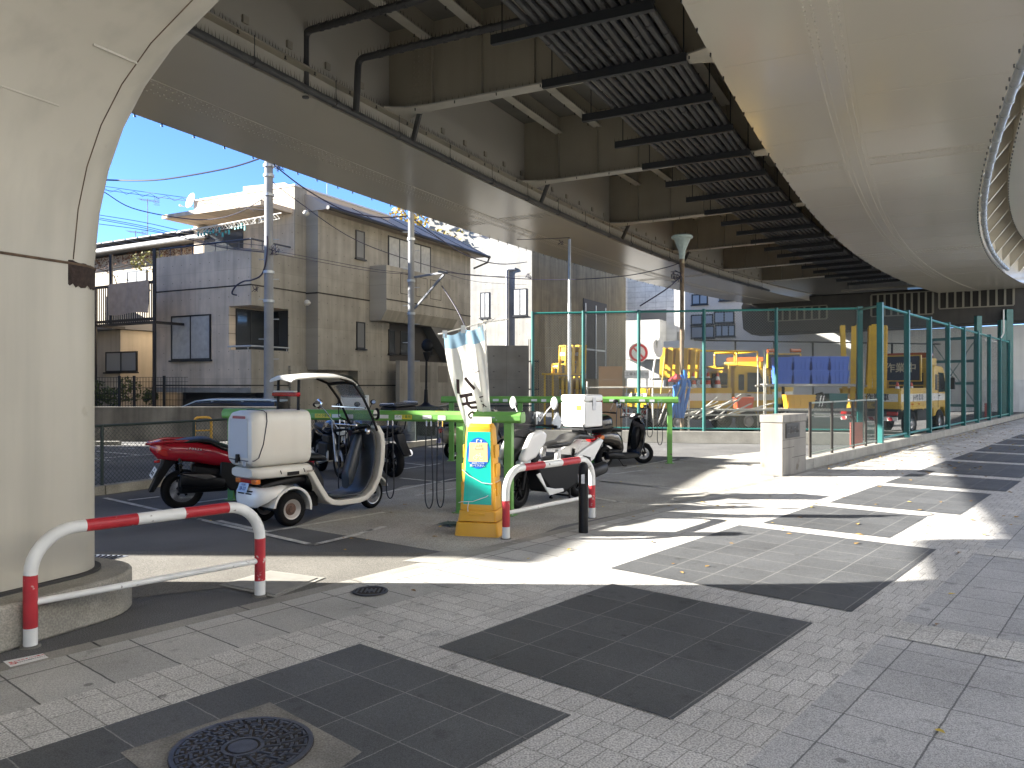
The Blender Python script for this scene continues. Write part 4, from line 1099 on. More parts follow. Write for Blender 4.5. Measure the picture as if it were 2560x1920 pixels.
mb = MB(); q = [c0 + (p - c0) * .86 for p in hc]; mb.prism([(p.x, p.y) for p in q], (0, 0, .0102), (1, 0, 0), (0, 1, 0), (0, 0, .006)); mb.build('lid', mat('hatch_lid', (.24, .23, .205), .7, var=.1), ht_, world=True, smooth=0, bevel=.002)
dr = [G(150, 1408), G(150, 1385), G(322, 1391), G(276, 1402)]
dg_ = thing('drain_grate', 'grey drain grate beside the pier footing', 'drain grate', (dr[2].x, dr[2].y, 0))
mb = MB(); mb.poly([(p.x, p.y, .008) for p in dr]); mb.build('frame', GALV, dg_, world=True, smooth=0)
mb = MB()
for i in range(12):
    f = .06 + i * .08; a = dr[0].lerp(dr[3], f); b = dr[1].lerp(dr[2], f); mb.bar(a.lerp(b, .15) + UPZ * .012, a.lerp(b, .85) + UPZ * .012, .016, .008)
mb.build('bars', BLKPL, dg_, world=True, smooth=0)
st = [G(26, 1672), G(8, 1658), G(107, 1638), G(121, 1648)]
fs = thing('ground_sticker', 'white no-smoking sticker with red print on the asphalt by the barrier foot', 'sticker', (st[0].x, st[0].y, 0))
mb = MB(); mb.prism([(p.x, p.y) for p in st], (0, 0, .009), (1, 0, 0), (0, 1, 0), (0, 0, .002)); pl_ = mb.build('sheet', PLATE, fs, world=True, smooth=0)
c0 = sum(st, V()) / 4; c0.z = .012; ax = (st[3] - st[0]); ay = (st[1] - st[0]).normalized()
REDI = mat('red_ink', (.55, .05, .05), .6)
for body, sz, dx, dy, m_ in (('路上でのタバコ禁止', .0205, .006, .016, REDI), ('歩きながらの喫煙もやめましょう', .0115, .02, -.016, INK)):
    o = text_mesh('lettering', body, sz, m_, frame_m(c0 + ax.normalized() * dx + ay * dy, ax, ay), None, depth=.0004)
    o.data.transform(INV[fs.name]); o.parent = pl_
mb = MB(); pc = c0 - ax * .36 - ay * .016
for i in range(16):
    a0 = 2 * math.pi * i / 16; a1 = 2 * math.pi * (i + 1) / 16
    f = lambda a, r: pc + ax.normalized() * r * math.cos(a) + ay * r * math.sin(a) + UPZ * .0005
    mb.add([f(a0, .018), f(a1, .018), f(a1, .013), f(a0, .013)], [(0, 1, 2, 3)])
mb.bar(pc - ax.normalized() * .011 + ay * .011 + UPZ * .0005, pc + ax.normalized() * .011 - ay * .011 + UPZ * .0005, .004, .0008)
mb.build('symbol', REDI, pl_, world=True, smooth=0)
LEAF = [mat('dry_leaf', (.36, .22, .06), .8, var=.3, vscale=30), mat('yellow_leaf', (.62, .45, .08), .8), mat('brown_leaf', (.20, .12, .05), .85)]
mb = MB(); rl = random.Random(5)
def leaf(p, sz):
    a = rl.uniform(0, 6.28); c, s_ = math.cos(a), math.sin(a)
    q = []
    for x, y, z in ((-1, 0, 0), (-.4, .55, .25), (.3, .45, .2), (1, 0, .1), (.3, -.45, .25), (-.4, -.5, .15)):
        q.append((p.x + sz * (x * c - y * s_), p.y + sz * (x * s_ + y * c), .016 + sz * z * rl.uniform(.4, 1.3)))
    mb.add(q, [(0, 1, 2, 3), (0, 3, 4, 5)], rl.choice((0, 0, 1, 2)))
for u, v in ((2343, 1567), (858, 1348), (880, 1350), (920, 1353), (862, 1379), (2380, 1490), (2350, 1837)): leaf(G(u, v), .028)
for i in range(420):
    s = rl.uniform(15, 38); leaf(SW(s, -4.98 + abs(rl.gauss(0, .18)) + (rl.random() ** 4) * 2.2), rl.uniform(.03, .05))
for i in range(190): leaf(SW(rl.uniform(8, 30), rl.uniform(-5, 0)), rl.uniform(.025, .045))
for i in range(70): leaf(SW(rl.uniform(4, 16), rl.uniform(-8.5, -3)), rl.uniform(.02, .035))
tag(mb.build('fallen_leaves', LEAF, smooth=0), 'dry yellow and brown leaves scattered on the paving and along the kerb', 'leaves', kind='stuff')
# ================================================================== BUILDINGS BEHIND
HH = V((.460, .888, 0)); HL = V((-.888, .460, 0)); HC = V((-8.46, 25.0, 0))
def HP(t, k, z): return HC + HH * t + HL * k + UPZ * z
def t_at(u, k):
    x = (u - 1280) / F; b = HC + HL * k
    return (x * b.y - b.x) / (HH.x - x * HH.y)
def k_at(u, t):
    x = (u - 1280) / F; b = HC + HH * t
    return (x * b.y - b.x) / (HL.x - x * HL.y)
def z_at(v, p): return CH + (HOR - v) / F * p.y
CL = board_concrete('fair_faced_concrete_skylit', (.60, .50, .385), HL, .9)  # paler than the facade; open sky light is put into this tone
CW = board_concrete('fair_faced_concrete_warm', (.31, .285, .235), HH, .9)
DKL = mat('dark_groove', (.03, .027, .024), .9)
FRAME = mat('black_window_frame', (.012, .013, .015), .4)
CURT = mat('curtain', (.42, .42, .40), .9, var=.15, vscale=12)
PANE = mat('window_pane', (.05, .055, .06), .05, spec=.8)
PANEC = mat('window_pane_curtained', (.42, .42, .40), .15, var=.12, vscale=6)
ROOFM = mat('grey_roof', (.42, .355, .29), .7, var=.1, vscale=1.5)
GUT = mat('dark_gutter', (.03, .027, .025), .4)
house = thing('concrete_house', 'grey fair-faced concrete house with small windows and a sloping grey roof', 'house', HP(5, 2, 0))
def hbox(mb, t0, t1, k0, k1, z0, z1, mi=None):
    mb.prism([(t0, k0), (t1, k0), (t1, k1), (t0, k1)], HC + UPZ * z0, HH, HL, UPZ * (z1 - z0), mi)
# left block: skylit tone, with thin skins of the facade tone on its right side
mb = MB()
hbox(mb, 0.02, 6, 1.0, 4.56, 1.34, 6.05); hbox(mb, .02, 1.74, .02, 1.0, 1.34, 2.75); hbox(mb, .02, 1.74, .02, 1.0, 4.19, 6.05); hbox(mb, 1.74, 6, .02, 1.0, 1.34, 6.05)
hbox(mb, 2.0, 7.5, .02, 5.0, 6.05, 8.5)
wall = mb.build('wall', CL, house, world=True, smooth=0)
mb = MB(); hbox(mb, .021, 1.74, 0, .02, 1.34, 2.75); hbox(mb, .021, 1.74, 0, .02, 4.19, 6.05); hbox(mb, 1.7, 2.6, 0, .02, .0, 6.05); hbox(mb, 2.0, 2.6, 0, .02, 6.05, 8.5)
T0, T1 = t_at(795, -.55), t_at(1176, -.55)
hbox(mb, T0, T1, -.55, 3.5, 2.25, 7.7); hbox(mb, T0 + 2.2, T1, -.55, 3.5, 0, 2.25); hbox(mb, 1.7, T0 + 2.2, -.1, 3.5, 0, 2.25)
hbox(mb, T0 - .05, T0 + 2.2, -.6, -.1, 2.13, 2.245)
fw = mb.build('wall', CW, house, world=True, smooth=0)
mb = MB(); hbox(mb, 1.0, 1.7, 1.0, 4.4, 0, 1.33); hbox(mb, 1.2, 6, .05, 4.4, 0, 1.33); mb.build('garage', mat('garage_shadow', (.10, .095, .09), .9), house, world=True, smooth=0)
mb = MB()
hbox(mb, .005, .019, 0, 4.56, 4.83, 4.87); hbox(mb, .005, 1.74, -.012, -.001, 4.83, 4.87); hbox(mb, T0, T1, -.562, -.551, 4.8, 4.85); hbox(mb, .005, .019, 0, 4.56, 1.56, 1.6); hbox(mb, .005, 1.74, -.012, -.001, 1.56, 1.6); hbox(mb, T0 + 2.2, T1, -.562, -.551, 1.55, 1.6)
hbox(mb, T0 - .012, T0 - .001, -.55, 0, 4.8, 4.85); hbox(mb, 1.75, T0 - .012, -.012, -.001, 4.83, 4.87)
mb.build('joint', DKL, house, world=True, smooth=0)
mb = MB(); hbox(mb, -.03, .02, -.03, 4.56, 1.34, 1.5); hbox(mb, .02, 1.8, -.03, 0, 1.34, 1.5); mb.build('base_ledge', CONCL, house, world=True, smooth=0)
def window(par, p, ax, w, h, panes=2, m=PANEC, depth=.10, sill=True, fr=.05, nrm=None):
    """window centred at p in a wall running along ax; normal faces the street"""
    ax = V(ax).normalized(); n = V((-ax.y, ax.x, 0)) if nrm is None else V(nrm)
    mb = MB()
    for s_ in (-1, 1): mb.obox(p + ax * s_ * (w / 2 - fr / 2), ax * fr / 2, n * .03, UPZ * h / 2)
    for s_ in (-1, 1): mb.obox(p + UPZ * s_ * (h / 2 - fr / 2), ax * (w / 2 - fr), n * .028, UPZ * fr / 2)
    if panes > 1:
        for i in range(1, panes): mb.obox(p + ax * (-w / 2 + w * i / panes), ax * fr / 2, n * .026, UPZ * (h / 2 - fr))
    if sill: mb.obox(p - UPZ * (h / 2 + .03) + n * .03, ax * (w / 2 + .05), n * .06, UPZ * .025)
    f = mb.build('window', FRAME if m is not None else FRAME, par, world=True, smooth=0)
    mb = MB(); mb.obox(p + n * .012, ax * (w / 2 - fr), n * .003, UPZ * (h / 2 - fr)); mb.build('pane', m, f, world=True, smooth=0)
    return f
nF = -HH; nS = -HL
# big curtained window in the left face
k0, k1 = k_at(527, 0), k_at(429, 0); kc = (k0 + k1) / 2; p = HP(0, kc, (z_at(788, HP(0, kc, 0)) + z_at(900, HP(0, kc, 0))) / 2)
window(house, p, HL, abs(k1 - k0), (900 - 788) / F * p.y, 2, PANEC, nrm=nF)
# recessed corner balcony: dark sliding doors
p = HP(1.73, .5, 3.3); window(house, p, HL, .95, 1.7, 2, PANE, nrm=nF, sill=False)
p = HP(.95, .99, 3.3); window(house, p, HH, 1.3, 1.7, 2, PANE, nrm=nS, sill=False)
mb = MB(); mb.tube([HP(-.02, 1.0, 2.86), HP(-.02, -.02, 2.86), HP(1.7, -.02, 2.86)], .03, 8)
for q in (HP(-.02, .9, 2.75), HP(-.02, .1, 2.75), HP(.8, -.02, 2.75), HP(1.6, -.02, 2.75)): mb.tube([q, q + UPZ * .11], .015, 6)
mb.build('balcony_rail', GALV, house, world=True)
# facade windows
def fwin(u0, u1, v0, v1, k=-.56, m=PANE, panes=1, sill=True):
    a, b = t_at(u0, k), t_at(u1, k); t = (a + b) / 2; q = HP(t, k, 0); z0, z1 = z_at(v1, q), z_at(v0, q)
    window(house, HP(t, k, (z0 + z1) / 2), HH, b - a, z1 - z0, panes, m, nrm=nS, sill=sill)
fwin(889, 911, 577, 647, m=mat('frosted_pane', (.16, .16, .155), .25)); fwin(891, 912, 805, 872, m=mat('frosted_pane', (.16, .16, .155), .25))
fwin(970, 1076, 604, 682, panes=4, m=PANEC, sill=False)
fwin(1000, 1022, 828, 884); fwin(1062, 1080, 857, 886); fwin(971, 987, 824, 884)
# projecting upper balcony with chamfered foot
a, b = t_at(966, -1.35), t_at(1090, -1.0)
mb = MB()
za, zb, zc = 4.05, 4.45, 6.15
prf = [(-.56, za), (-1.1, za), (-1.35, zb), (-1.35, zc), (-.56, zc)]
mb.prism(prf, HC + HH * a, HL, UPZ, HH * (b - a + 1.2)); bal = mb.build('balcony', CW, house, world=True, smooth=0, bevel=.01)
mb = MB(); hbox(mb, a, b + 1.2, -1.362, -1.351, 4.83, 4.87)
for i in range(3):
    s0 = a + .9 + i * 1.05
    hbox(mb, s0, s0 + .02, -1.358, -1.351, 5.15, 5.95); hbox(mb, s0 + .8, s0 + .82, -1.358, -1.351, 5.15, 5.95); hbox(mb, s0 + .02, s0 + .8, -1.358, -1.351, 5.15, 5.17); hbox(mb, s0 + .02, s0 + .8, -1.358, -1.351, 5.93, 5.95)
mb.build('joint', DKL, bal, world=True, smooth=0)
# entrance recess with stair underside and the low wall in front of it
c, d_ = t_at(974, -.56), t_at(1110, -.56)
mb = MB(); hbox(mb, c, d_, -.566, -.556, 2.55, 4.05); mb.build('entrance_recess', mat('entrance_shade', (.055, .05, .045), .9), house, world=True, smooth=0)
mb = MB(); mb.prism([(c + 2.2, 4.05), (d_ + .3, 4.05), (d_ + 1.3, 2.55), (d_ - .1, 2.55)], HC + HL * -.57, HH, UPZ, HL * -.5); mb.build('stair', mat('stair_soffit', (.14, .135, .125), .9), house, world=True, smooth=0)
mb = MB(); hbox(mb, c - .2, T1 + 1.5, -1.2, -1.0, 0, 2.55); gw = mb.build('garden_wall', CW, house, world=True, smooth=0)
for i in range(4):
    mb = MB(); s0 = c + 1.2 + i * 1.35; hbox(mb, s0, s0 + .75, -1.206, -1.2001, 1.7, 2.4); mb.build('sunk_panel', mat('sunk_panel', (.20, .18, .145), .9), gw, world=True, smooth=0)
# roof
mb = MB()
rp = [(-1.0, 7.70), (-1.0, 7.80), (.95, 8.85), (3.0, 8.95), (3.0, 7.72)]
mb.prism(rp, HC + HH * (T0 - .05), HL, UPZ, HH * (T1 - T0 + .9)); roof = mb.build('roof', ROOFM, house, world=True, smooth=0)
mb = MB()
for i in range(7):
    q = T0 + .9 + i * 1.65; mb.bar(HP(q, -1.0, 7.81), HP(q, .95, 8.86), .025, .02)
mb.tube([HP(T0 - .1, -1.08, 7.74), HP(T1 + .9, -1.08, 7.70)], .075, 8); mb.tube([HP(T1 + .9, -1.08, 7.7), HP(T1 + .85, -1.0, 7.45), HP(T1 + .2, -.62, 7.1)], .045, 8)
mb.build('gutter', GUT, roof, world=True)
# upper storey: terrace door, canopy, railing, laundry
mb = MB(); ka, kb = k_at(608, 1.99), k_at(512, 1.99); hbox(mb, 1.97, 1.995, ka, kb, 6.1, 7.42); mb.build('terrace_door', PANE, house, world=True, smooth=0)
mb = MB(); ka, kb = k_at(690, 1.2), k_at(446, 1.2); mb.prism([(ka, 7.55), (kb, 7.55), (kb, 7.68), (ka, 7.72)], HC + HH * 2.0, HL, UPZ, HH * -1.5); mb.build('canopy', CL, house, world=True, smooth=0)
mb = MB(); hbox(mb, 1.97, 7.6, -.03, 5.03, 8.5, 8.56); mb.build('coping', mat('white_coping', (.6, .6, .58), .5), house, world=True, smooth=0)
mb = MB(); mb.tube([HP(.12, 4.5, 6.36), HP(.12, .1, 6.36), HP(1.9, .1, 6.36)], .032, 8)
for q in [HP(.12, .1 + .55 * i, 6.05) for i in range(9)] + [HP(.6, .1, 6.05), HP(1.2, .1, 6.05)]: mb.tube([q, q + UPZ * .3], .014, 6)
mb.build('terrace_rail', mat('blue_black_rail', (.03, .035, .05), .4), house, world=True)
ds = thing('satellite_dish', 'beige satellite dish on the flat roof of the concrete house', 'satellite dish', HP(2.2, 5.2, 8.3))
mb = MB(); mb.lathe([(0, 0), (.15, .02), (.28, .07), (.30, .085), (.28, .08), (.15, .035), (0, .02)], (-.05, -.1, .25), (-.6, -.75, .25), 24); mb.build('reflector', mat('dish_beige', (.42, .39, .33), .5), ds)
mb = MB(); mb.tube([(0, 0, -.3), (0, 0, .25)], .02, 8); mb.tube([(-.02, -.1, .05), (-.35, -.4, .0)], .014, 6); mb.ball((-.37, -.42, .02), .05, 8); mb.build('arm', WHPL, ds)
lau = thing('laundry_hangers', 'white laundry pole with empty hangers and pegs on the terrace', 'laundry', HP(.9, 2, 6.9))
mb = MB(); pa, pb_ = HP(.75, 4.4, 7.05), HP(.75, -.6, 7.25); mb.tube([pa, pb_], .02, 8); mb.build('pole', WHPL, lau, world=True)
mb = MB(); rl = random.Random(3)
for i in range(26):
    q = pa.lerp(pb_, .25 + .028 * i); w_ = HH * rl.uniform(-.1, .1) + HL * rl.uniform(.14, .22); dz = UPZ * -.18
    for a_, b_ in ((q, q + dz + w_), (q, q + dz - w_), (q + dz + w_, q + dz - w_)): mb.tube([a_, b_], .008, 4)
mb.build('hanger', WHPL, lau, world=True)
mb = MB()
for i in range(16):
    q = pa.lerp(pb_, .22 + .03 * i) + UPZ * rl.uniform(-.38, -.15); mb.obox(q, HL * .03, HH * .02, UPZ * rl.uniform(.03, .09))
mb.build('peg', mat('teal_pegs', (.05, .30, .30), .5), lau, world=True, smooth=0)
for (q, nm) in ((HP(t_at(768, -.3), -.35, 7.55), 'white dome lamp high on the concrete house'), (HP(t_at(771, -.3), -.35, 4.45), 'white dome lamp lower on the concrete house')):
    mb = MB(); mb.ball(q - HH * .12, .11, 12); mb.lathe([(.06, 0), (.06, .1)], q - HH * .1, HH, 10); tag(mb.build('dome_lamp', mat('dome_white', (.5, .48, .42), .3)), nm, 'lamp', 'dome lamps on the concrete house')
# cream house further left
cw0 = V((-22.0, 35.5, 0)); cd = V((.866, -.5, 0)); cb = V((.5, .866, 0))
CREAM = mat('cream_render', (.50, .44, .345), .85, var=.1, vscale=1.2, streak=.15)
cream = thing('cream_house', 'older cream two-storey house with brown creeper under its eaves', 'house', cw0 + cd * 6)
mb = MB(); mb.prism([(0, 0), (12.5, 0), (12.5, 7.0), (0, 7.0)], cw0, cd, UPZ, cb * 6); mb.prism([(2, 0), (10.2, 0), (10.2, 3.62), (2, 3.62)], cw0 - cb * 2.4, cd, UPZ, cb * 2.38); mb.build('wall', CREAM, cream, world=True, smooth=0)
mb = MB(); mb.prism([(-.6, 7.1), (-.6, 7.25), (3, 8.2), (6.8, 7.2), (6.8, 7.02)], cw0 - cd * .3, cb, UPZ, cd * 13); mb.prism([(-2.75, 3.64), (-2.75, 3.75), (-.02, 4.1), (-.02, 3.64)], cw0 + cd * 1.8, cb, UPZ, cd * 8.6)
rf = mb.build('roof', mat('grey_tile_roof', (.14, .14, .145), .6), cream, world=True, smooth=0)
mb = MB(); mb.tube([cw0 - cb * .66 + UPZ * 7.1 - cd * .3, cw0 - cb * .66 + UPZ * 7.1 + cd * 12.7], .07, 8)
for i in range(16): mb.obox(cw0 - cb * .2 + cd * (.3 + i * .8) + UPZ * 7.43, cd * .35, cb * .5, UPZ * .02)
mb.tube([cw0 - cb * 2.8 + UPZ * 3.66 + cd * 1.8, cw0 - cb * 2.8 + UPZ * 3.66 + cd * 10.4], .07, 8); mb.build('gutter', mat('grey_gutter', (.2, .2, .2), .5), rf, world=True)
def onfront(u, off):   # point on the cream house front plane moved out by off
    x = (u - 1280) / F; b = cw0 - cb * off; k = (x * b.y - b.x) / (cd.x - x * cd.y); return b + cd * k
for u0, u1, v0, v1, off, m in ((265, 343, 879, 930, 2.41, PANEC), (318, 367, 676, 722, .01, PANEC)):
    a, b = onfront(u0, off), onfront(u1, off); q = (a + b) / 2; z0, z1 = z_at(v1, q), z_at(v0, q)
    fwx = window(cream, V((q.x, q.y, (z0 + z1) / 2)), cd, (b - a).length, z1 - z0, 2, mat('grey_curtain_pane', (.30, .31, .30), .3), nrm=-cb)
mb = MB(); q0, q1 = onfront(238, 3.6), onfront(386, 3.6)
zt, zb_ = z_at(720, q0), z_at(815, q0)
for z in (zt, zb_, zb_ + .12): mb.bar(V((q0.x, q0.y, z)), V((q1.x, q1.y, z)), .09, .09)
L = (q1 - q0).length
for i in range(int(L / .12) + 1):
    q = q0 + cd * i * .12; mb.bar(V((q.x, q.y, zb_)), V((q.x, q.y, zt)), .03)
for f in (0, .28, 1): q = q0.lerp(q1, f); mb.bar(V((q.x, q.y, 0 if f != .28 else zb_)), V((q.x, q.y, zt + (0 if f < .1 else 1.1))), .09, .09)
mb.bar(V((q0.x, q0.y, zb_)), V((q0.x, q0.y, zb_)) + cb * 1.1, .09); mb.bar(V((q1.x, q1.y, zb_)), V((q1.x, q1.y, zb_)) + cb * 1.1, .09)
mb.build('balcony', mat('dark_brown_metal', (.02, .016, .014), .5), cream, world=True, smooth=0)
tw = MB(); a, b = onfront(272, 3.68), onfront(372, 3.68); za_, zb2 = z_at(711, a), z_at(788, a); vs = []
for j in range(9):
    for i in range(25):
        f = i / 24; q = a.lerp(b, f); vs.append(V((q.x, q.y, za_ - (za_ - zb2) * j / 8 - .03 * math.sin(f * 7) * j / 8)) - cb * (.02 + .02 * math.sin(f * 23 + j * .3)))
tw.add(vs, [(j * 25 + i, j * 25 + i + 1, (j + 1) * 25 + i + 1, (j + 1) * 25 + i) for j in range(8) for i in range(24)])
tag(tw.build('brown_blanket', mat('brown_cloth', (.42, .33, .255), .95, var=.12, vscale=5), smooth=80), 'brown blanket hung over the dark balcony rail of the cream house', 'blanket')
mb = MB(); rl = random.Random(11)
for i in range(900):
    f = rl.random(); q = cw0 + cd * (3.0 + 9.4 * f) - cb * rl.uniform(.02, .3) + UPZ * (6.95 - abs(rl.gauss(0, .22)) - (.5 * rl.random() if rl.random() < .1 else 0)); s_ = rl.uniform(.04, .09); a = rl.uniform(0, 6)
    mb.add([q, q + cd * s_ * math.cos(a) + UPZ * s_ * math.sin(a), q + cd * s_ * math.cos(a + 1.5) + UPZ * s_ * math.sin(a + 1.5) - cb * s_ * .5], [(0, 1, 2)])
tag(mb.build('creeper_vine', mat('dry_creeper', (.16, .075, .04), .9, var=.4, vscale=8), smooth=0), 'dry reddish creeper growing under the eaves of the cream house', 'vine')
def bush(name, label, cat, c, rx, ry, rz, n, m, ls=.09, seed=1, group=None):
    rl = random.Random(seed); mb = MB()
    for i in range(n):
        while True:
            x, y, z = (rl.uniform(-1, 1) for _ in range(3))
            if x * x + y * y + z * z < 1: break
        if math.sin(x * 5 + seed) + math.sin(y * 4 + 2) + math.sin(z * 6 + seed * 2) < -.7: continue
        q = V(c) + V((x * rx, y * ry, z * rz)); s_ = ls * rl.uniform(.5, 1.2)
        d1 = V((rl.uniform(-1, 1), rl.uniform(-1, 1), rl.uniform(-1, 1))).normalized(); d2 = d1.orthogonal().normalized()
        mb.add([q - d1 * s_, q + d2 * s_ * .5, q + d1 * s_, q - d2 * s_ * .5], [(0, 1, 2, 3)])
    return mb.build(name, m, smooth=0)
LFG = mat('green_leaves', (.075, .10, .03), .7, var=.4, vscale=3)
LFY = mat('yellow_leaves', (.42, .30, .05), .7, var=.35, vscale=1.5)
o = bush('climbing_plant', '', '', P(372, 655, 29.5), .75, .4, .4, 260, mat('yellow_green_leaves', (.17, .17, .04), .7, var=.4), .07, 4); tag(o, 'yellow green climbing plant over the balcony of the cream house', 'plant')
mb = MB(); tv = [P(232, 668, 29.6), P(262, 676, 29.6), P(285, 690, 29.5), P(296, 720, 29.5), P(300, 735, 29.5)]; mb.tube(tv, .02, 5); mb.tube([P(262, 676, 29.6), P(330, 660, 29.5), P(372, 655, 29.5)], .018, 5); mb.tube([P(240, 680, 29.6), P(300, 668, 29.5), P(386, 662, 29.5)], .012, 5)
tag(mb.build('bare_vine', mat('vine_bark', (.07, .05, .035), .9)), 'bare twisting vine stems above the balcony of the cream house', 'vine')
for i, (u, v, rx, rz) in enumerate(((245, 985, .35, .5), (282, 990, .45, .35), (325, 975, .4, .5), (375, 990, .25, .3))):
    o = bush('garden_shrub', '', '', P(u, v, 27.0), rx, .3, rz, 320, LFG, .07, 20 + i)
    tag(o, ('dark garden shrub at the left end behind the mesh fence', 'low garden shrub behind the mesh fence, second from the pier', 'tallest garden shrub behind the mesh fence under the cream window', 'small garden shrub beside the concrete house')[i], 'shrub', 'shrubs behind the mesh fence')
yf = thing('garden_fence', 'black mesh garden fence in front of the cream house', 'fence', P(310, 1010, 26.0))
a, b = P(205, 1020, 26.2), P(470, 1020, 25.4); a.z = b.z = 0
for f in (0, .36, .5, .78): mb = MB(); q = a.lerp(b, f); mb.bar(q, q + UPZ * 1.9, .07); mb.build('post', FRAME, yf, world=True, smooth=0)
mb = MB(); L = (b - a).length; n = int(L / .11)
for i in range(n): q = a.lerp(b, i / n); mb.bar(q + UPZ * .8, q + UPZ * 1.85, .012)
for z in (.9, 1.1, 1.3, 1.5, 1.7, 1.85): mb.bar(a + UPZ * z, b + UPZ * z, .014)
mb.build('mesh', FRAME, yf, world=True, smooth=0)
# old block wall and the car behind it
bw = MB(); bw.box(-12.05, -6.6, 21.72, 21.9, 0, .98); bwo = bw.build('block_wall', CONCD, smooth=0, bevel=.01); tag(bwo, 'dark weathered concrete wall behind the small car park', 'wall')
bw = MB(); bw.box(-17.5, -12.06, 21.78, 21.93, 0, .92); bwo = bw.build('block_wall', mat('brown_blocks', (.15, .135, .11), .9, var=.4, vscale=2.5, streak=.3), smooth=0, bevel=.01); tag(bwo, 'brownish lower block wall at the left end of the car park', 'wall')
car = thing('parked_car', 'pale blue estate car parked behind the concrete wall', 'car', (-9.0, 23.6, 0), R(180))
CARB = mat('pale_blue_car', (.40, .50, .60), .25, coat=.6)
mb = MB(); mb.side([(-2.1, .25), (2.1, .25), (2.15, .6), (1.2, .72), (.75, .80), (-2.05, .82), (-2.15, .5)], -.82, .82); mb.build('body', CARB, car, bevel=.06, seg=3)
mb = MB(); mb.rings([[(x, y, z) for x, y, z in ((-2.0 + i * .03, -.8 + i * .13, .80 + i * .3), (1.15 - i * .75, -.8 + i * .13, .80 + i * .3), (1.15 - i * .75, .8 - i * .13, .80 + i * .3), (-2.0 + i * .03, .8 - i * .13, .80 + i * .3))] for i in (0, 1)]); mb.build('cabin', GLASS, car, bevel=.03)
mb = MB(); mb.loft([(-1.98, 0, 1.12, .60, .03), (-1.6, 0, 1.14, .66, .05), (0, 0, 1.15, .66, .05), (.42, 0, 1.11, .62, .03)], 20, 4)
for x in (-1.9, -1.0, -.1): mb.bar((x, -.7, .8), (x + (.02 if x > -1.5 else .03), -.63, 1.12), .07, .03); mb.bar((x, .7, .8), (x + .02, .63, 1.12), .07, .03)
mb.bar((1.1, -.72, .8), (.42, -.62, 1.11), .06, .04); mb.bar((1.1, .72, .8), (.42, .62, 1.11), .06, .04); mb.build('roof', CARB, car)
for x in (-1.3, 1.3):
    for y in (-.72, .72):
        mb = MB(); mb.lathe([(.18, -.09), (.30, -.09), (.31, 0), (.30, .09), (.18, .09)], (x, y, .31), (0, 1, 0), 20); mb.build('wheel', RUBBER, car)
yb = thing('parking_hoop', 'yellow U-shaped hoop barrier behind the red scooter', 'barrier', G(505, 1122))
mb = MB(); q0, q1 = G(486, 1122), G(528, 1120)
q0z, q1z = V((q0.x, q0.y, 0)), V((q1.x, q1.y, 0)); mb.tube(bent([q0z, q0z + UPZ * .78, q1z + UPZ * .78, q1z], .12), .034, 10); mb.tube([q0z + UPZ * .45, q1z + UPZ * .45], .02, 8); mb.build('hoop', mat('hoop_yellow', (.55, .30, .03), .45), yb, world=True)
cs = MB(); q = G(268, 1113); cs.box(q.x - .35, q.x + .35, q.y - .07, q.y + .07, .0, .11); tag(cs.build('wheel_stop', CONCL, smooth=0, bevel=.015), 'pale concrete wheel stop in the car park', 'wheel stop')
# pale concrete building behind, lit face and warm shaded face
B2 = V((1.12, 44.0, 0))
b2 = thing('pale_building', 'pale sunlit concrete building behind the fenced yard with a deep shaded flank', 'building', B2 + HH * 6 + HL * 2)
mb = MB(); mb.prism([(0, -.02), (16.2, -.02), (16.2, 9), (0, 9)], B2, HH, HL, UPZ * 9.7); mb.prism([(1.5, 1.2), (12, 1.2), (12, 8), (1.5, 8)], B2 + UPZ * 9.701, HH, HL, UPZ * 2.6)
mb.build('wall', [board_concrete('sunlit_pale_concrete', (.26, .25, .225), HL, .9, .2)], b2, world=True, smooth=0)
mb = MB(); mb.prism([(0.02, 0), (16.2, 0), (16.2, 9.68), (0.02, 9.68)], B2 - HL * .021, HH, UPZ, HL * -.012); mb.build('flank_wall', board_concrete('shaded_warm_concrete', (.19, .15, .085), HH, .6, .45), b2, world=True, smooth=0)  # the flank's shade is put into this darker, warmer tone
def kB(u, t):
    x = (u - 1280) / F; b = B2 + HH * t; return (x * b.y - b.x) / (HL.x - x * HL.y)
def tB(u, k):
    x = (u - 1280) / F; b = B2 + HL * k; return (x * b.y - b.x) / (HH.x - x * HH.y)
for u0, u1, v0, v1 in ((1283, 1317, 722, 789), (1201, 1224, 731, 795)):
    a, b = kB(u1, 0), kB(u0, 0); q = B2 + HL * (a + b) / 2; z0, z1 = z_at(v1, q), z_at(v0, q)
    f = window(b2, q - HH * .01 + UPZ * (z0 + z1) / 2, HL, b - a, z1 - z0, 2, PANEC, nrm=nF)
mb = MB(); q = B2 + HL * kB(1270, 0) - HH * .12; z1 = z_at(673, q); mb.tube(bent([V((q.x, q.y, .3)), V((q.x, q.y, z1)), V((q.x, q.y, z1)) - HL * .5 - HH * -.05], .15), .09, 10); mb.build('down_pipe', mat('grey_pipe', (.30, .30, .31), .5), b2, world=True)
mb = MB(); ta, tb_ = tB(1458, -.05), tB(1516, -.05); q = B2 + HH * ta; 
mb.prism([(ta, 2.0), (tb_, 2.0), (tb_, 7.3), (ta, 7.3)], B2 - HL * .035, HH, UPZ, HL * -.05); o = mb.build('stair_window', mat('dark_recess', (.06, .055, .05), .8), b2, world=True, smooth=0)
mb = MB(); tc_ = (ta + tb_) / 2
for t_ in (ta + .3, tc_, tb_ - .3): mb.prism([(t_ - .06, 2), (t_ + .06, 2), (t_ + .06, 7.0), (t_ - .06, 7.0)], B2 - HL * .086, HH, UPZ, HL * -.04)
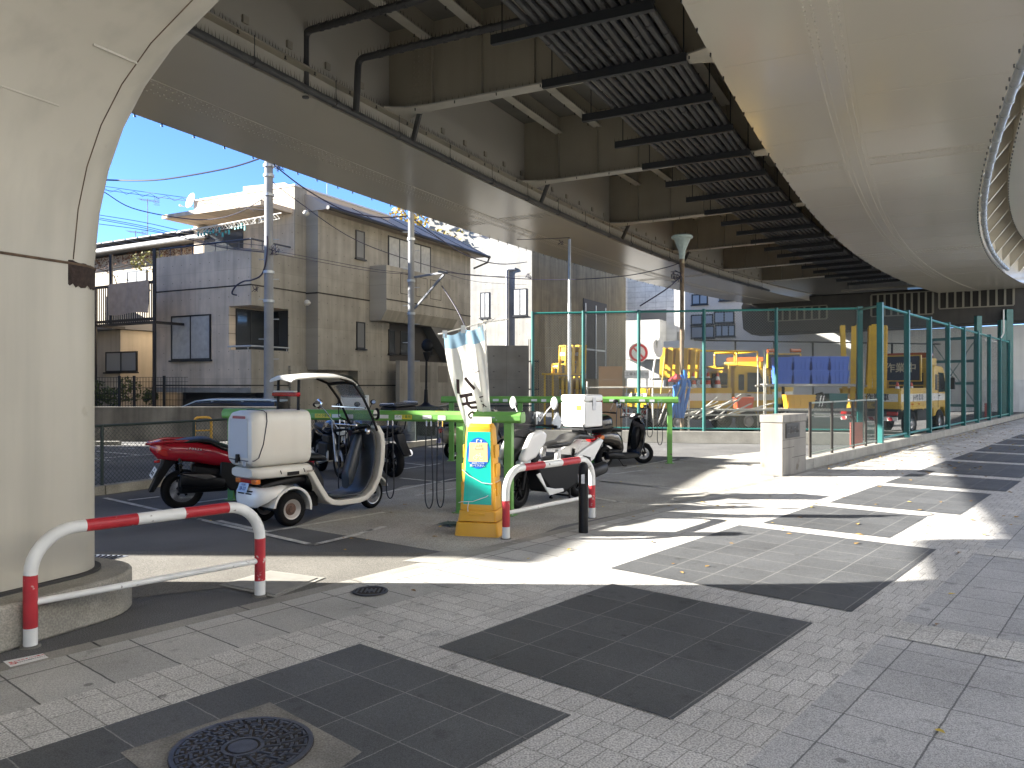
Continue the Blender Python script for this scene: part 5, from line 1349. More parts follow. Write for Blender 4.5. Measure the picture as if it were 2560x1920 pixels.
mb.prism([(ta + .3, 3.9), (tb_ - .3, 3.9), (tb_ - .3, 4.02), (ta + .3, 4.02)], B2 - HL * .087, HH, UPZ, HL * -.03)
mb.build('window_frame', GALV, b2, world=True, smooth=0)
# tiled building and white building at the back
TILE = paving('pale_tile_wall', (.50, .49, .46), .9, .45, .02, (.34, .33, .31), off=0, speck=.05, sscale=3, rough=.6, var=.03)
B3 = V((9.64, 66.0, 0)); d3 = V((.90, -.436, 0)); n3 = V((-.436, -.90, 0))
b3 = thing('tiled_building', 'pale tiled apartment building with a projecting bay, far behind the yard', 'building', B3 + d3 * 4 - n3 * 4)
def uvprism(mb, p, d, L, z0, z1, n, dep):
    for a, b, w_ in ((p, p + d * L, L), (p + d * L, p + d * L - n * dep, dep), (p, p - n * dep, dep)):
        mb.quad(a + UPZ * z0, b + UPZ * z0, b + UPZ * z1, a + UPZ * z1, uv=[(0, z0), (w_, z0), (w_, z1), (0, z1)])
    mb.quad(p + UPZ * z1, p + d * L + UPZ * z1, p + d * L - n * dep + UPZ * z1, p - n * dep + UPZ * z1, uv=[(0, 0)] * 4)
    mb.quad(p + UPZ * z0, p + d * L + UPZ * z0, p + d * L - n * dep + UPZ * z0, p - n * dep + UPZ * z0, uv=[(0, 0)] * 4)
mb = MB(); uvprism(mb, B3, d3, 8.5, 0, 16, n3, 8); uvprism(mb, B3 + n3 * 2.1 + d3 * .4, d3, 3.2, 3.7, 6.9, n3, 2.08); uvprism(mb, B3 + n3 * 1.8 + d3 * -.8, d3, 1.06, 7.4, 16, n3, 1.8)
mb.build('wall', TILE, b3, world=True, smooth=0)
mb = MB(); mb.prism([(1.3, 6.95), (3.6, 6.95), (3.6, 7.9), (1.3, 7.9)], B3, d3, UPZ, n3 * .04); mb.prism([(4.5, 2.4), (6.9, 2.4), (6.9, 6.0), (4.5, 6.0)], B3, d3, UPZ, n3 * .04); mb.build('opening', mat('grey_recess', (.16, .15, .135), .8), b3, world=True, smooth=0)
B4 = V((12.2, 54.5, 0))
b4 = thing('white_building', 'white rendered building with steel windows behind the truck yard', 'building', B4 + d3 * 6 - n3 * 4)
mb = MB(); mb.prism([(0, 0), (14, 0), (14, 10), (0, 10)], B4, d3, UPZ, -n3 * 8); mb.build('wall', mat('white_render', (.60, .59, .56), .8, var=.05), b4, world=True, smooth=0)
for u0, u1, v0, v1, pn in ((1729, 1770, 735, 762, 2), (1798, 1840, 738, 752, 2), (1727, 1783, 786, 812, 2), (1785, 1836, 778, 808, 2), (1727, 1786, 815, 846, 2), (1788, 1838, 812, 842, 3)):
    x0, x1 = (u0 - 1280) / F, (u1 - 1280) / F; b = B4 + n3 * .03
    ka, kb = ((x * b.y - b.x) / (d3.x - x * d3.y) for x in (x0, x1)); q = b + d3 * (ka + kb) / 2
    window(b4, V((q.x, q.y, (z_at(v0, q) + z_at(v1, q)) / 2)), d3, kb - ka, z_at(v0, q) - z_at(v1, q), pn, mat('pale_glass', (.25, .27, .30), .15), nrm=n3, fr=.09)
# off-frame blocks: one shades the lot, two more are added to shade the houses
for nm, lb, p0, hd, L, W, H_ in (('offframe_block', 'plain apartment block left of the bike lot behind the pier', V((-14.5, 7.55, 0)), 25, 10.4, 8, 6.4), ('offframe_block', 'taller unseen block added at the far left to shade the concrete house', V((-17.0, 22.3, 0)), 5, 5.2, 9, 9.8), ('offframe_block', 'low unseen block added at the far left to shade the cream house', V((-20.0, 27.7, 0)), 2, 5.0, 10, 6.3)):
    dh, dr_ = head(hd); t = thing(nm, lb, 'building', p0 + dh * L / 2 - dr_ * W / 2)
    mb = MB(); mb.prism([(0, 0), (L, 0), (L, -W), (0, -W)], p0, dh, dr_, UPZ * H_); mb.build('wall', mat('pale_block_wall', (.66, .63, .56), .85, var=.08, vscale=1), t, world=True, smooth=0)
    mb = MB(); mb.prism([(-.15, .15), (L + .15, .15), (L + .15, -W - .15), (-.15, -W - .15)], p0 + UPZ * (H_ + .002), dh, dr_, UPZ * .15); mb.build('roof', ROOFM, t, world=True, smooth=0)
    for z in ([1.8, 4.6] if H_ < 8 else [1.8, 4.6, 7.6]):
        for i in range(int(L / 2.4)):
            window(t, p0 + dh * (1.3 + i * 2.4) + dr_ * .01 + UPZ * z, dh, 1.5, 1.3, 2, PANE, nrm=dr_)
# unseen pale buildings added at right; sunlit fronts bounce light under the viaduct
for i, (s0, L, H_, colr, lb) in enumerate(((-16, 13, 13, (.75, .74, .71), 'unseen pale building added across the pavement behind the camera, bouncing sun'), (-1.5, 15, 13, (.78, .78, .76), 'unseen white building added across the pavement right of view, bouncing sun'), (15.5, 17, 14, (.74, .73, .69), 'unseen beige building added across the pavement further right, bouncing sun'), (34, 20, 13, (.77, .77, .75), 'unseen long pale building added at the far right, bouncing sun'))):
    t = thing('bounce_building', lb, 'building', SW(s0 + L / 2, 15)); p0 = SW(s0, 11.5)
    mb = MB(); mb.prism([(0, 0), (L, 0), (L, 8), (0, 8)], p0, TS, TW, UPZ * H_); mb.build('wall', mat('bounce_wall_' + str(i), colr, .8, var=.08, vscale=.8), t, world=True, smooth=0)
    for z in [1.7 + 2.9 * k for k in range(int(H_ / 2.9))]:
        for k in range(int(L / 3.2)):
            window(t, p0 + TS * (1.6 + k * 3.2) - TW * .01 + UPZ * z, TS, 1.5, 1.4, 2, PANE, nrm=-TW)
# ------------------------------------------------------------------ utility poles, wires, lamps
POLEM = mat('concrete_pole', (.22, .225, .23), .75, var=.12, vscale=2, fine=.1, fscale=120)
WIREB = mat('cable_sheath', (.025, .02, .04), .5)
def upole(label, u, Y, H_, r0, r1, extra):
    p = P(u, 1000, Y); p.z = 0
    t = thing('utility_pole', label, 'utility pole', p, 0, 'concrete utility poles')
    mb = MB(); mb.lathe([(r0, 0), (r1, H_), (0, H_ + .01)], (0, 0, 0), (0, 0, 1), 20); mb.build('shaft', POLEM, t)
    mb = MB()
    for z in extra: mb.lathe([(r0 + .012, -.04), (r0 + .012, .04)], (0, 0, z), (0, 0, 1), 20)
    for i in range(9): mb.tube([(r0 * .9 * (-1) ** i, 0, 2.4 + i * .62), ((r0 + .16) * (-1) ** i, 0, 2.4 + i * .62)], .012, 6)
    mb.build('band', GALV, t)
    return t, p
t1, p1 = upole('concrete utility pole in front of the corner of the concrete house', 672, 24.0, 11, .155, .115, (5.1, 8.1, 8.4, 7.5, 4.2))
t2, p2 = upole('concrete utility pole with a bracket arm beside the long house wall', 1028, 26.0, 8.2, .125, .10, (5.1, 4.0, 6.5))
mb = MB(); q = lambda u, v, Y=26.0: P(u, v, Y) - p2
mb.bar(q(1036, 693), q(1117, 680, 25.2), .06); mb.bar(q(1036, 772), q(1110, 686, 25.3), .06); mb.bar(q(1095, 679, 25.2), q(1120, 682, 25.2), .12, .06); mb.build('bracket_arm', mat('grey_blue_arm', (.13, .14, .155), .5), t2, smooth=0)
def wire(label, pts, r, cat='cable'):
    mb = MB(); out = []
    P_ = [P(*p) for p in pts]
    for i in range(len(P_) - 1):   # smooth the sag
        a = P_[max(0, i - 1)]; b = P_[i]; c = P_[i + 1]; d = P_[min(len(P_) - 1, i + 2)]
        for k in range(6):
            t = k / 6; out.append(.5 * ((2 * b) + (c - a) * t + (2 * a - 5 * b + 4 * c - d) * t * t + (3 * b - a - 3 * c + d) * t ** 3))
    out.append(P_[-1]); mb.tube(out, r, 6)
    return tag(mb.build('overhead_cable', WIREB), label, cat, 'overhead cables')
wire('thick cable across the sky at the top of the gap by the pier', [(200, 446, 26), (272, 450, 25.5), (369, 451, 25), (447, 443, 24.7), (571, 420, 24.3), (641, 399, 24.1), (674, 385, 24)], .026)
wire('sagging cable from the sky down to the canopy of the concrete house', [(225, 460, 26), (262, 481, 25.8), (330, 520, 25.4), (450, 545, 25), (530, 548, 24.6), (600, 530, 24.3), (668, 490, 24)], .016)
wire('upper strand of the latticed cable run', [(230, 462, 26), (270, 467, 25.8), (450, 492, 25), (640, 515, 24.1), (672, 512, 24)], .008)
wire('lower strand of the latticed cable run', [(230, 470, 26), (270, 476, 25.8), (450, 500, 25), (640, 523, 24.1), (672, 520, 24)], .008)
mb = MB(); zz = [P(236 + i * 20, (466 if i % 2 else 472) + (i * 20) * .135 + (3 if i % 2 == 0 else -1), 26 - i * .1) for i in range(21)]; mb.tube(zz, .007, 5); tag(mb.build('overhead_cable', WIREB), 'zigzag lashing wire between two cable strands', 'cable', 'overhead cables')
for i, (a, b) in enumerate(((535, 585), (542, 597), (546, 602), (558, 600))):
    wire(('topmost', 'second', 'third', 'lowest')[i] + ' of the four thin cables low in the sky by the pier', [(232, a, 27), (360, (a + b) / 2 - 4, 26.6), (486, b, 26), (560, b + 18, 25.5), (668, b + 30, 24.1)], .010)
wire('thick cable from the first pole along the roof edge to the second pole', [(676, 405, 24), (760, 470, 24.5), (860, 525, 25), (950, 543, 25.5), (1020, 540, 26)], .022)
wire('cable running down the roof from the second pole to the pale building', [(1030, 545, 26), (1090, 590, 28), (1170, 640, 31), (1250, 660, 34), (1318, 655, 43.9)], .022)
wire('long thin cable crossing the house wall under the eaves', [(676, 450, 24), (740, 500, 24.4), (900, 605, 25.2), (1100, 672, 30), (1200, 690, 33), (1318, 690, 43.9)], .013)
wire('thin cable crossing the house wall to the second pole, upper', [(676, 625, 24), (800, 648, 25), (930, 672, 25.6), (1028, 684, 26)], .008)
wire('thin cable crossing the house wall to the second pole, lower', [(676, 632, 24), (800, 655, 25), (930, 678, 25.6), (1028, 686, 26)], .008)
wire('cable from the second pole arm sagging to the street lamp', [(1115, 681, 25.2), (1290, 696, 25), (1420, 699, 24.5), (1560, 690, 23.6), (1660, 670, 23), (1705, 655, 22.6)], .013)
wire('thin cable from the second pole to the pale building', [(1115, 684, 25.2), (1200, 705, 29), (1318, 712, 43.9)], .008)
wire('dark stay wire slanting down behind the banner', [(1105, 715, 25.5), (1140, 770, 25), (1170, 830, 24.5), (1190, 868, 24)], .022)
wire('black service drop curling down the first pole to the house', [(668, 590, 23.85), (667, 640, 23.8), (655, 685, 24.0), (630, 700, 24.4), (610, 703, 24.7), (590, 715, 24.85), (580, 733, 24.9), (592, 738, 24.9)], .026)
wire('black cable from the lamp pole to the fence top', [(1702, 690, 22.4), (1670, 720, 22), (1600, 765, 21.8)], .02)
wire('thin cable under the girder to the thin pole', [(1180, 590, 30), (1280, 598, 27), (1360, 597, 24), (1424, 594, 22.8)], .010)
mb = MB(); rl = random.Random(8)
for c, Y, s_, n in (((700, 415), 24, 16, 9), ((685, 625), 24, 14, 6), ((1322, 690), 43.9, 10, 7), ((1690, 690), 22.5, 16, 8), ((1404, 606), 22.8, 9, 3), ((640, 720), 24.9, 10, 4)):
    for i in range(n):
        pts = [P(c[0] + s_ * rl.uniform(-1, 1), c[1] + s_ * rl.uniform(-1, 1), Y - .12 + rl.uniform(-.1, .05)) for k in range(4)]; mb.tube(bent(pts, .5, 6), .010, 5)
tag(mb.build('cable_loops', WIREB), 'tangled loops of spare cable on the poles and house walls', 'cable')
for u, vt, vb, Y, lb in ((369, 497, 635, 32, 'tall thin TV aerial on the cream house roof'), (339, 577, 635, 34, 'short TV aerial on the cream house roof near the pier'), (818, 458, 490, 34, 'thin mast on the ridge of the concrete house roof')):
    t = thing('tv_aerial', lb, 'aerial', P(u, vb, Y), 0, 'aerials on the roofs'); h = (vb - vt) / F * Y
    mb = MB(); mb.tube([(0, 0, 0), (0, 0, h)], .022, 6); mb.build('mast', GALV, t)
    if Y != 34 or u < 500:
        mb = MB(); mb.tube([(-.35, 0, h - .02), (.45, .1, h - .1)], .012, 5)
        for i in range(7): mb.tube([(-.3 + i * .11, -.25, h - .03 - i * .012), (-.3 + i * .11, .25, h - .03 - i * .012)], .008, 4); mb.tube([(.25, 0, h - .25 + .05 * i), (.45, .1, h - .25 + .05 * i)], .008, 4)
        mb.build('elements', GALV, t)
lp = P(1705, 1000, 22.5); lp.z = 0
lamp = thing('street_lamp', 'old street lamp with a pale green lantern on a rusty brown pole', 'street lamp', lp)
zt = CH + (HOR - 583) / F * 22.5
mb = MB(); mb.tube([(0, 0, 0), (0, 0, zt - .75)], .062, 12); mb.lathe([(.075, 0), (.075, .3)], (0, 0, zt - 1.0), (0, 0, 1), 12); mb.build('pole', mat('rusty_brown_pole', (.17, .12, .075), .8, var=.4, vscale=5, rustc=(.4, .33, .22), rust=.45), lamp)
mb = MB(); mb.lathe([(.07, 0), (.09, .2), (.10, .3)], (0, 0, zt - .80), (0, 0, 1), 16); mb.lathe([(.11, .30), (.24, .62), (.27, .64)], (0, 0, zt - .80), (0, 0, 1), 8); mb.lathe([(.30, .64), (.31, .70), (.28, .73), (.05, .76), (0, .76)], (0, 0, zt - .80), (0, 0, 1), 24); mb.build('lantern', mat('pale_green_lantern', (.42, .50, .46), .5, var=.15), lamp)
mb = MB()
for i in range(26):
    a = i * .8; q = V((.26 * math.cos(a) * (i % 3 + 1) / 3, .26 * math.sin(a) * (i % 3 + 1) / 3, zt - .06)); mb.add([q, q + V((.006, 0, 0)), q + V((0, .006, 0)), q + V((0, 0, .13))], [(0, 1, 3), (1, 2, 3), (2, 0, 3)])
mb.build('bird_spikes', SPIKE, lamp, smooth=0)
gp_ = P(1424, 1000, 22.8); gp_.z = 0; t = thing('thin_pole', 'thin galvanised pole inside the yard fence under the girder', 'pole', gp_)
mb = MB(); mb.tube([(0, 0, 0), (0, 0, 4.0), (0, 0, 4.02), (0, 0, 5.9)], [.055, .05, .045, .04], 10); mb.build('shaft', GALV, t)
# yellow tree over the roof
tr = thing('yellow_tree', 'ginkgo tree with yellow autumn leaves behind the concrete house roof', 'tree', (P(1085, 600, 50).x, 50, 0))
mb = MB(); rl = random.Random(2)
mb.tube([(0, 0, 0), (.1, 0, 5), (0, .1, 11)], [.3, .22, .08], 8)
for i in range(16): a = rl.uniform(0, 6.28); z = rl.uniform(5, 10.5); L = rl.uniform(1, 2.3); mb.tube([(0, 0, z), (L * .5 * math.cos(a), L * .5 * math.sin(a), z + .6), (L * math.cos(a), L * math.sin(a), z + 1.4)], [.07, .05, .02], 5)
mb.build('trunk', mat('bark', (.09, .075, .06), .9), tr)
mb = MB()
for i in range(5200):
    a = rl.uniform(0, 6.28); z = rl.uniform(7, 14.4); R_ = 3.3 * (1 - ((z - 10.4) / 4.2) ** 2) ** .5 if abs(z - 10.4) < 4.2 else .1
    rr = R_ * rl.random() ** .4
    if math.sin(a * 4 + z * 2) + math.sin(z * 3.1) < -.6: continue
    q = V((rr * math.cos(a), rr * math.sin(a), z)); s_ = rl.uniform(.10, .19); d1 = V((rl.uniform(-1, 1), rl.uniform(-1, 1), rl.uniform(-1, 1))).normalized(); d2 = d1.orthogonal().normalized()
    mb.add([q - d1 * s_, q + d2 * s_ * .6, q + d1 * s_, q - d2 * s_ * .6], [(0, 1, 2, 3)])
mb.build('crown', LFY, tr, smooth=0)
# ================================================================== MOTORCYCLES AND SCOOTERS (local axes: x forward, y left, z up, origin on the ground under the rear axle)
def bike_root(name, label, cat, x, y, hdg, lean=0.0):
    M = Matrix.Translation((x, y, 0)) @ Matrix.Rotation(R(90 - hdg), 4, 'Z') @ Matrix.Rotation(R(lean), 4, 'X')
    return thing(name, label, cat, M=M, group='motorcycles and scooters in the bike lot')
def wheel(t, x, r, w, rr, rm=ALU, y=0.0, spokes=5, disc=True, steer=0.0, rust=False):
    """tyre with tread shoulders; rim, spokes and brake disc as sub-parts"""
    c = V((x, y, r)); ax = V((math.sin(R(steer)) * -1, math.cos(R(steer)), 0)); fx = V((math.cos(R(steer)), math.sin(R(steer)), 0))
    mb = MB(); h = w / 2
    mb.lathe([(rr, -h * .75), (rr + (r - rr) * .45, -h), (r - .02, -h * .82), (r - .004, -h * .4), (r, 0), (r - .004, h * .4), (r - .02, h * .82), (rr + (r - rr) * .45, h), (rr, h * .75), (rr, -h * .75)], c, ax, 36, cap=False)
    o = mb.build('wheel', RUBBER, t, smooth=50)
    mb = MB(); mb.lathe([(rr + .002, -h * .8), (rr - .012, -h * .7), (rr - .02, -h * .2), (rr - .02, h * .2), (rr - .012, h * .7), (rr + .002, h * .8)], c, ax, 30, cap=False)
    if rust:
        for sg in (-1, 1):
            mb.lathe([(rr - .012, sg * h * .7), (rr - .028, sg * h * .45), (rr * .62, sg * h * .30)], c, ax, 28, cap=False); mb.lathe([(rr * .62, sg * h * .30), (rr * .56, sg * h * .42), (rr * .34, sg * h * .48), (rr * .30, sg * h * .66), (0.001, sg * h * .70)], c, ax, 28, mi=1, cap=False)
    else:
        mb.lathe([(.035, -h * .7), (.04, 0), (.035, h * .7)], c, ax, 14)
        for k in range(spokes):
            a = R(k * 360 / spokes + 15); d = fx * math.cos(a) + UPZ * math.sin(a); mb.bar(c + d * .03, c + d * (rr - .015), .03, .035, up=ax)
    mb.build('rim', [rm, mat('rusty_hub', (.10, .055, .038), .7, var=.4, vscale=30)] if rust else rm, o, smooth=40)
    if disc:
        mb = MB(); mb.lathe([(rr * .5, 0), (rr * .92, 0), (rr * .92, .005), (rr * .5, .005), (rr * .5, 0)], c - ax * (h * .8), ax, 26, cap=False); mb.build('brake_disc', CHROME, o, smooth=30)
    return o
def mirror(t, a, b, sx=.055, sz=.04, m=BLKPL, gl=MIRROR, back=-1):
    """stalk from a to b with a mirror head at b facing backwards"""
    mb = MB(); mb.tube(bent([a, V(a).lerp(V(b), .6) + V((0, 0, .02)), b], .04), .007, 6); mb.ball(b, 1, 14, (.022, sx, sz)); o = mb.build('mirror', m, t)
    mb = MB(); n = 18; c = V(b) + V((back * .0225, 0, 0)); mb.add([c + V((back * .003, .88 * sx * math.cos(2 * math.pi * i / n) * .8, .88 * sz * math.sin(2 * math.pi * i / n) * .8)) for i in range(n)], [tuple(range(n))]); mb.build('glass', gl, o, smooth=0)
def plate_x(t, c, w, h, text, m=PLATE, tilt=15, tm=INK, up_txt=None):
    """licence plate facing backwards (-x)"""
    Mx = frame_m(c, (0, -1, 0), (math.sin(R(tilt)), 0, math.cos(R(tilt)))); mb = MB()
    x = Mx.to_3x3() @ V((w / 2, 0, 0)); y = Mx.to_3x3() @ V((0, h / 2, 0)); z = Mx.to_3x3() @ V((0, 0, .002)); mb.obox(c, x, y, z)
    p = mb.build('licence_plate', m, t, smooth=0)
    text_mesh('lettering', text, h * .55, tm, Mx @ Matrix.Translation((0, -h * .12, .0025)), p, bold=.0008)
    if up_txt: text_mesh('lettering', up_txt, h * .26, tm, Mx @ Matrix.Translation((0, h * .30, .0025)), p)
def lamp_part(t, name, secs, m, e=2.4):
    mb = MB(); mb.loft(secs, 16, e); return mb.build(name, m, t)
def grips(t, x, z, half, rake=.06):
    mb = MB(); mb.tube([(x - rake, -half, z - .01), (x, -half * .45, z + .01), (x + .02, 0, z), (x, half * .45, z + .01), (x - rake, half, z - .01)], .013, 8); o = mb.build('handlebar', BLKPL, t)
    mb = MB()
    for s in (-1, 1):
        mb.tube([(x - rake * .55, s * half * .66, z), (x - rake, s * half, z - .01)], .019, 10)
        mb.tube([(x + .03, s * half * .5, z), (x + .01, s * half * .98, z - .012)], .006, 6)
    mb.build('grip', RUBBER, o)

# ---- canopy three-wheeler with delivery box
cv = bike_root('canopy_scooter', 'white three-wheeled canopy scooter with a big white delivery box', 'scooter', -2.72, 8.90, 39)
wheel(cv, 0, .195, .125, .112, mat('dull_wheel', (.42, .39, .36), .4, metal=.3, var=.1), y=-.265, rust=True, disc=False); wheel(cv, 0, .195, .125, .112, mat('dull_wheel', (.42, .39, .36), .4, metal=.3, var=.1), y=.265, rust=True, disc=False); wheel(cv, 1.42, .20, .10, .135, ALU, spokes=6, steer=8)
mb = MB()
n = 6
sec = lambda x, hw, z0, z1, r=.09: [(x, hw * math.copysign(min(1, abs(math.cos(a)) ** .35), math.cos(a)), (z0 + z1) / 2 + (z1 - z0) / 2 * math.copysign(min(1, abs(math.sin(a)) ** .35), math.sin(a))) for a in [2 * math.pi * i / 32 for i in range(32)]]
mb.rings([sec(-.475, .20, .78, 1.20), sec(-.465, .235, .73, 1.265), sec(-.43, .262, .70, 1.30), sec(-.36, .272, .69, 1.315), sec(.25, .272, .69, 1.315), sec(.285, .268, .695, 1.31), sec(.30, .255, .71, 1.295)])
bx = mb.build('delivery_box', WHPL, cv, smooth=35)
mb = MB(); mb.prism([(-.185, .80), (.185, .80), (.175, 1.225), (-.175, 1.225)], (-.477, 0, 0), (0, 1, 0), (0, 0, 1), (-.004, 0, 0)); mb.build('rear_door', mat('grey_white_plastic', (.50, .52, .55), .4), bx, smooth=0, bevel=.003)
mb = MB(); mb.prism([(-.125, 1.225), (.125, 1.225), (.12, 1.255), (-.12, 1.255)], (-.472, 0, 0), (0, 1, 0), (0, 0, 1), (-.008, 0, 0)); mb.build('reflector', mat('dusty_red_reflector', (.34, .08, .08), .4), bx, smooth=0, bevel=.004)
mb = MB(); pth = [(-.30, .12, 1.318), (-.30, 0, 1.319), (-.30, -.20, 1.316), (-.30, -.262, 1.29), (-.30, -.275, 1.20), (-.345, -.276, .95), (-.40, -.27, .80), (-.44, -.25, .77), (-.475, -.15, .765), (-.48, 0, .77), (-.478, .19, .775)]
mb.tube(pth, .0055, 6); mb.build('gasket', mat('dark_gasket', (.03, .025, .045), .5), bx)
mb = MB(); mb.box(-.505, -.47, -.025, .025, .755, .835); mb.box(-.515, -.49, -.02, .02, .74, .79); mb.build('latch', BLKPL, bx, bevel=.006)
mb = MB(); mb.box(-.481, -.472, -.15, -.085, .705, .755); mb.build('latch_plate', mat('grey_plate', (.4, .41, .42), .4), bx, smooth=0)
mb = MB(); mb.loft([(-.44, 0, .63, .20, .05), (-.38, 0, .62, .25, .07), (.05, 0, .62, .262, .075), (.30, 0, .62, .25, .07), (.36, 0, .60, .20, .06)], 24, 4); car_ = mb.build('carrier_body', WHPL, cv, smooth=40)
mb = MB(); mb.box(-.03, .13, -.268, -.258, .575, .615); mb.build('side_slot', BLKPL, car_, bevel=.01)
mb = MB()
for x in (-.12, .19): mb.tube([(x, -.263, .64), (x, -.272, .625), (x + .01, -.27, .60)], .005, 6)
mb.build('hook', BLKPL, car_)
text_mesh('lettering', 'CANOPY', .032, mat('grey_ink', (.25, .2, .16), .5), frame_m((.27, -.266, .60), (1, 0, 0), (0, 0, 1)), car_)
# step-through frame: white outside, dark inside
spine = [(.26, .665), (.34, .60), (.46, .42), (.57, .27), (.64, .225), (.74, .205), (1.02, .205), (1.12, .225), (1.22, .30), (1.30, .44), (1.345, .62), (1.36, .82), (1.345, .96), (1.29, 1.06)]
def band(par, name, pts, hw, th, m, side=1, bev=.012, w2=None):
    """a bent sheet following the side profile pts, half width hw (list or value), thickness th towards `side`"""
    mb = MB(); rr = []
    for i, p in enumerate(pts):
        a = pts[max(0, i - 1)]; b = pts[min(len(pts) - 1, i + 1)]; tx, tz = b[0] - a[0], b[1] - a[1]; L = math.hypot(tx, tz); nx, nz = -tz / L * side, tx / L * side
        h = hw[i] if isinstance(hw, list) else hw
        rr.append([(p[0], -h, p[1]), (p[0], h, p[1]), (p[0] + nx * th, h, p[1] + nz * th), (p[0] + nx * th, -h, p[1] + nz * th)])
    mb.rings(rr); return mb.build(name, m, par, bevel=bev, smooth=40)
hwv = [.25, .25, .245, .24, .24, .245, .255, .26, .265, .27, .275, .275, .27, .25]
band(cv, 'step_through_frame', spine, hwv, -.065, WHPL)
ins = [(p[0], p[1]) for p in spine[2:]]
band(cv, 'leg_shield', [(.60, .275), (.66, .245), (.75, .232), (1.0, .232), (1.09, .25), (1.18, .32), (1.25, .45), (1.29, .62), (1.30, .82), (1.28, .98), (1.22, 1.06)], [.20, .20, .205, .215, .22, .225, .235, .24, .24, .235, .22], .03, mat('slate_plastic', (.035, .042, .052), .35), side=1)
mb = MB(); mb.loft([(.30, 0, .58, .19, .13), (.42, 0, .52, .17, .17), (.52, 0, .44, .14, .16), (.58, 0, .38, .12, .12)], 18, 3.5); mb.build('seat_base', GREYPL, cv, smooth=40)
mb = MB(); mb.loft([(.28, 0, .73, .14, .03), (.34, 0, .745, .175, .05), (.50, 0, .735, .17, .05), (.60, 0, .715, .14, .04), (.66, 0, .70, .08, .02)], 18, 2.6); mb.build('seat', SEATM, cv)
mb = MB(); mb.loft([(1.0, 0, .42, .075, .12), (1.08, 0, .55, .08, .2), (1.17, 0, .75, .07, .2), (1.22, 0, .9, .06, .1)], 16, 3); mb.build('steering_cover', mat('slate_plastic', (.035, .042, .052), .35), cv)
# rear fender, lamps, plate
mb = MB(); rr = []
for a in range(-8, 178, 12):
    c, s_ = math.cos(R(a)), math.sin(R(a)); ro, ri = .255, .225
    rr.append([(ro * c, -.335, .20 + ro * s_), (ro * c, -.335 + .0, .20 + ro * s_), (ro * 1.0 * c, .335, .20 + ro * s_), (ri * c, .335, .20 + ri * s_), (ri * c, -.335, .20 + ri * s_)])
mb.rings(rr); fe = mb.build('rear_fender', WHGL, cv, smooth=50, bevel=.008)
mb = MB(); mb.loft([(-.40, 0, .33, .17, .085), (-.36, 0, .345, .25, .115), (-.30, 0, .36, .30, .10), (-.20, 0, .39, .315, .07), (-.05, 0, .42, .30, .05)], 22, 3.2); tb = mb.build('rear_cowl', WHGL, cv, smooth=40)
mb = MB()
for i in range(2):
    for s in (-1, 1): mb.box(-.405, -.345, s * .075 - .055, s * .075 + .055, .385 + i * .028, .399 + i * .028)
mb.build('cowl_slot', BLKPL, tb, smooth=0)
mb = MB(); mb.loft([(-.30, 0, .455, .17, .035), (-.15, 0, .48, .19, .05), (.15, 0, .50, .18, .06), (.30, 0, .50, .15, .05)], 16, 3); mb.build('boot_tray', BLKPL, cv)
mb = MB(); mb.box(-.39, -.33, -.20, .20, .505, .55); mb.build('tail_lamp', TAIL, cv, bevel=.008)
for s in (-1, 1): mb = MB(); mb.box(-.395, -.33, s * .155 - .05, s * .155 + .05, .50, .555); mb.build('indicator', ORANGE, cv, bevel=.012)
plate_x(cv, V((-.40, .04, .455)), .19, .105, '38-21', mat('plate_pale_blue', (.42, .55, .72), .4), 20, mat('plate_blue_ink', (.03, .06, .25), .5), '足立区')
mb = MB(); mb.tube([(.1, .18, .45), (.45, .14, .24), (.7, .1, .2)], .03, 8); mb.box(-.1, .5, -.12, .12, .16, .34); mb.build('swing_unit', BLKPL, cv, bevel=.03)
# front end
mb = MB(); rr = []
for a in range(20, 150, 10):
    c, s_ = math.cos(R(a)), math.sin(R(a)); rr.append([(1.42 + r_ * c, y_, .20 + r_ * s_) for r_, y_ in ((.235, -.085), (.25, 0), (.235, .085), (.215, .085), (.215, -.085))])
mb.rings(rr); mb.build('front_fender', WHPL, cv, bevel=.005)
mb = MB(); mb.loft([(1.28, 0, .42, .10, .10), (1.40, 0, .46, .12, .10), (1.50, 0, .44, .08, .07)], 14, 3); mb.build('front_cowl', WHPL, cv)
mb = MB()
for s in (-1, 1): mb.tube([(1.42, s * .075, .2), (1.36, s * .075, .5), (1.27, s * .03, .85)], .018, 8)
mb.build('fork', BLKPL, cv)
grips(cv, 1.14, 1.02, .32)
mb = MB(); mb.loft([(1.08, 0, 1.0, .05, .035), (1.16, 0, 1.03, .13, .05), (1.28, 0, 1.05, .16, .05), (1.36, 0, 1.0, .10, .04)], 16, 2.6); mb.build('dashboard', BLKGL, cv)
mb = MB(); mb.ball((1.10, -.30, 1.02), 1, 12, (.03, .045, .045)); mb.build('mirror', CHROME, cv)
mirror(cv, (1.12, -.30, 1.04), (1.16, -.41, 1.24), .055, .075, BLKPL); mirror(cv, (1.12, .30, 1.04), (.9, .40, 1.36), .075, .06, CHROME)
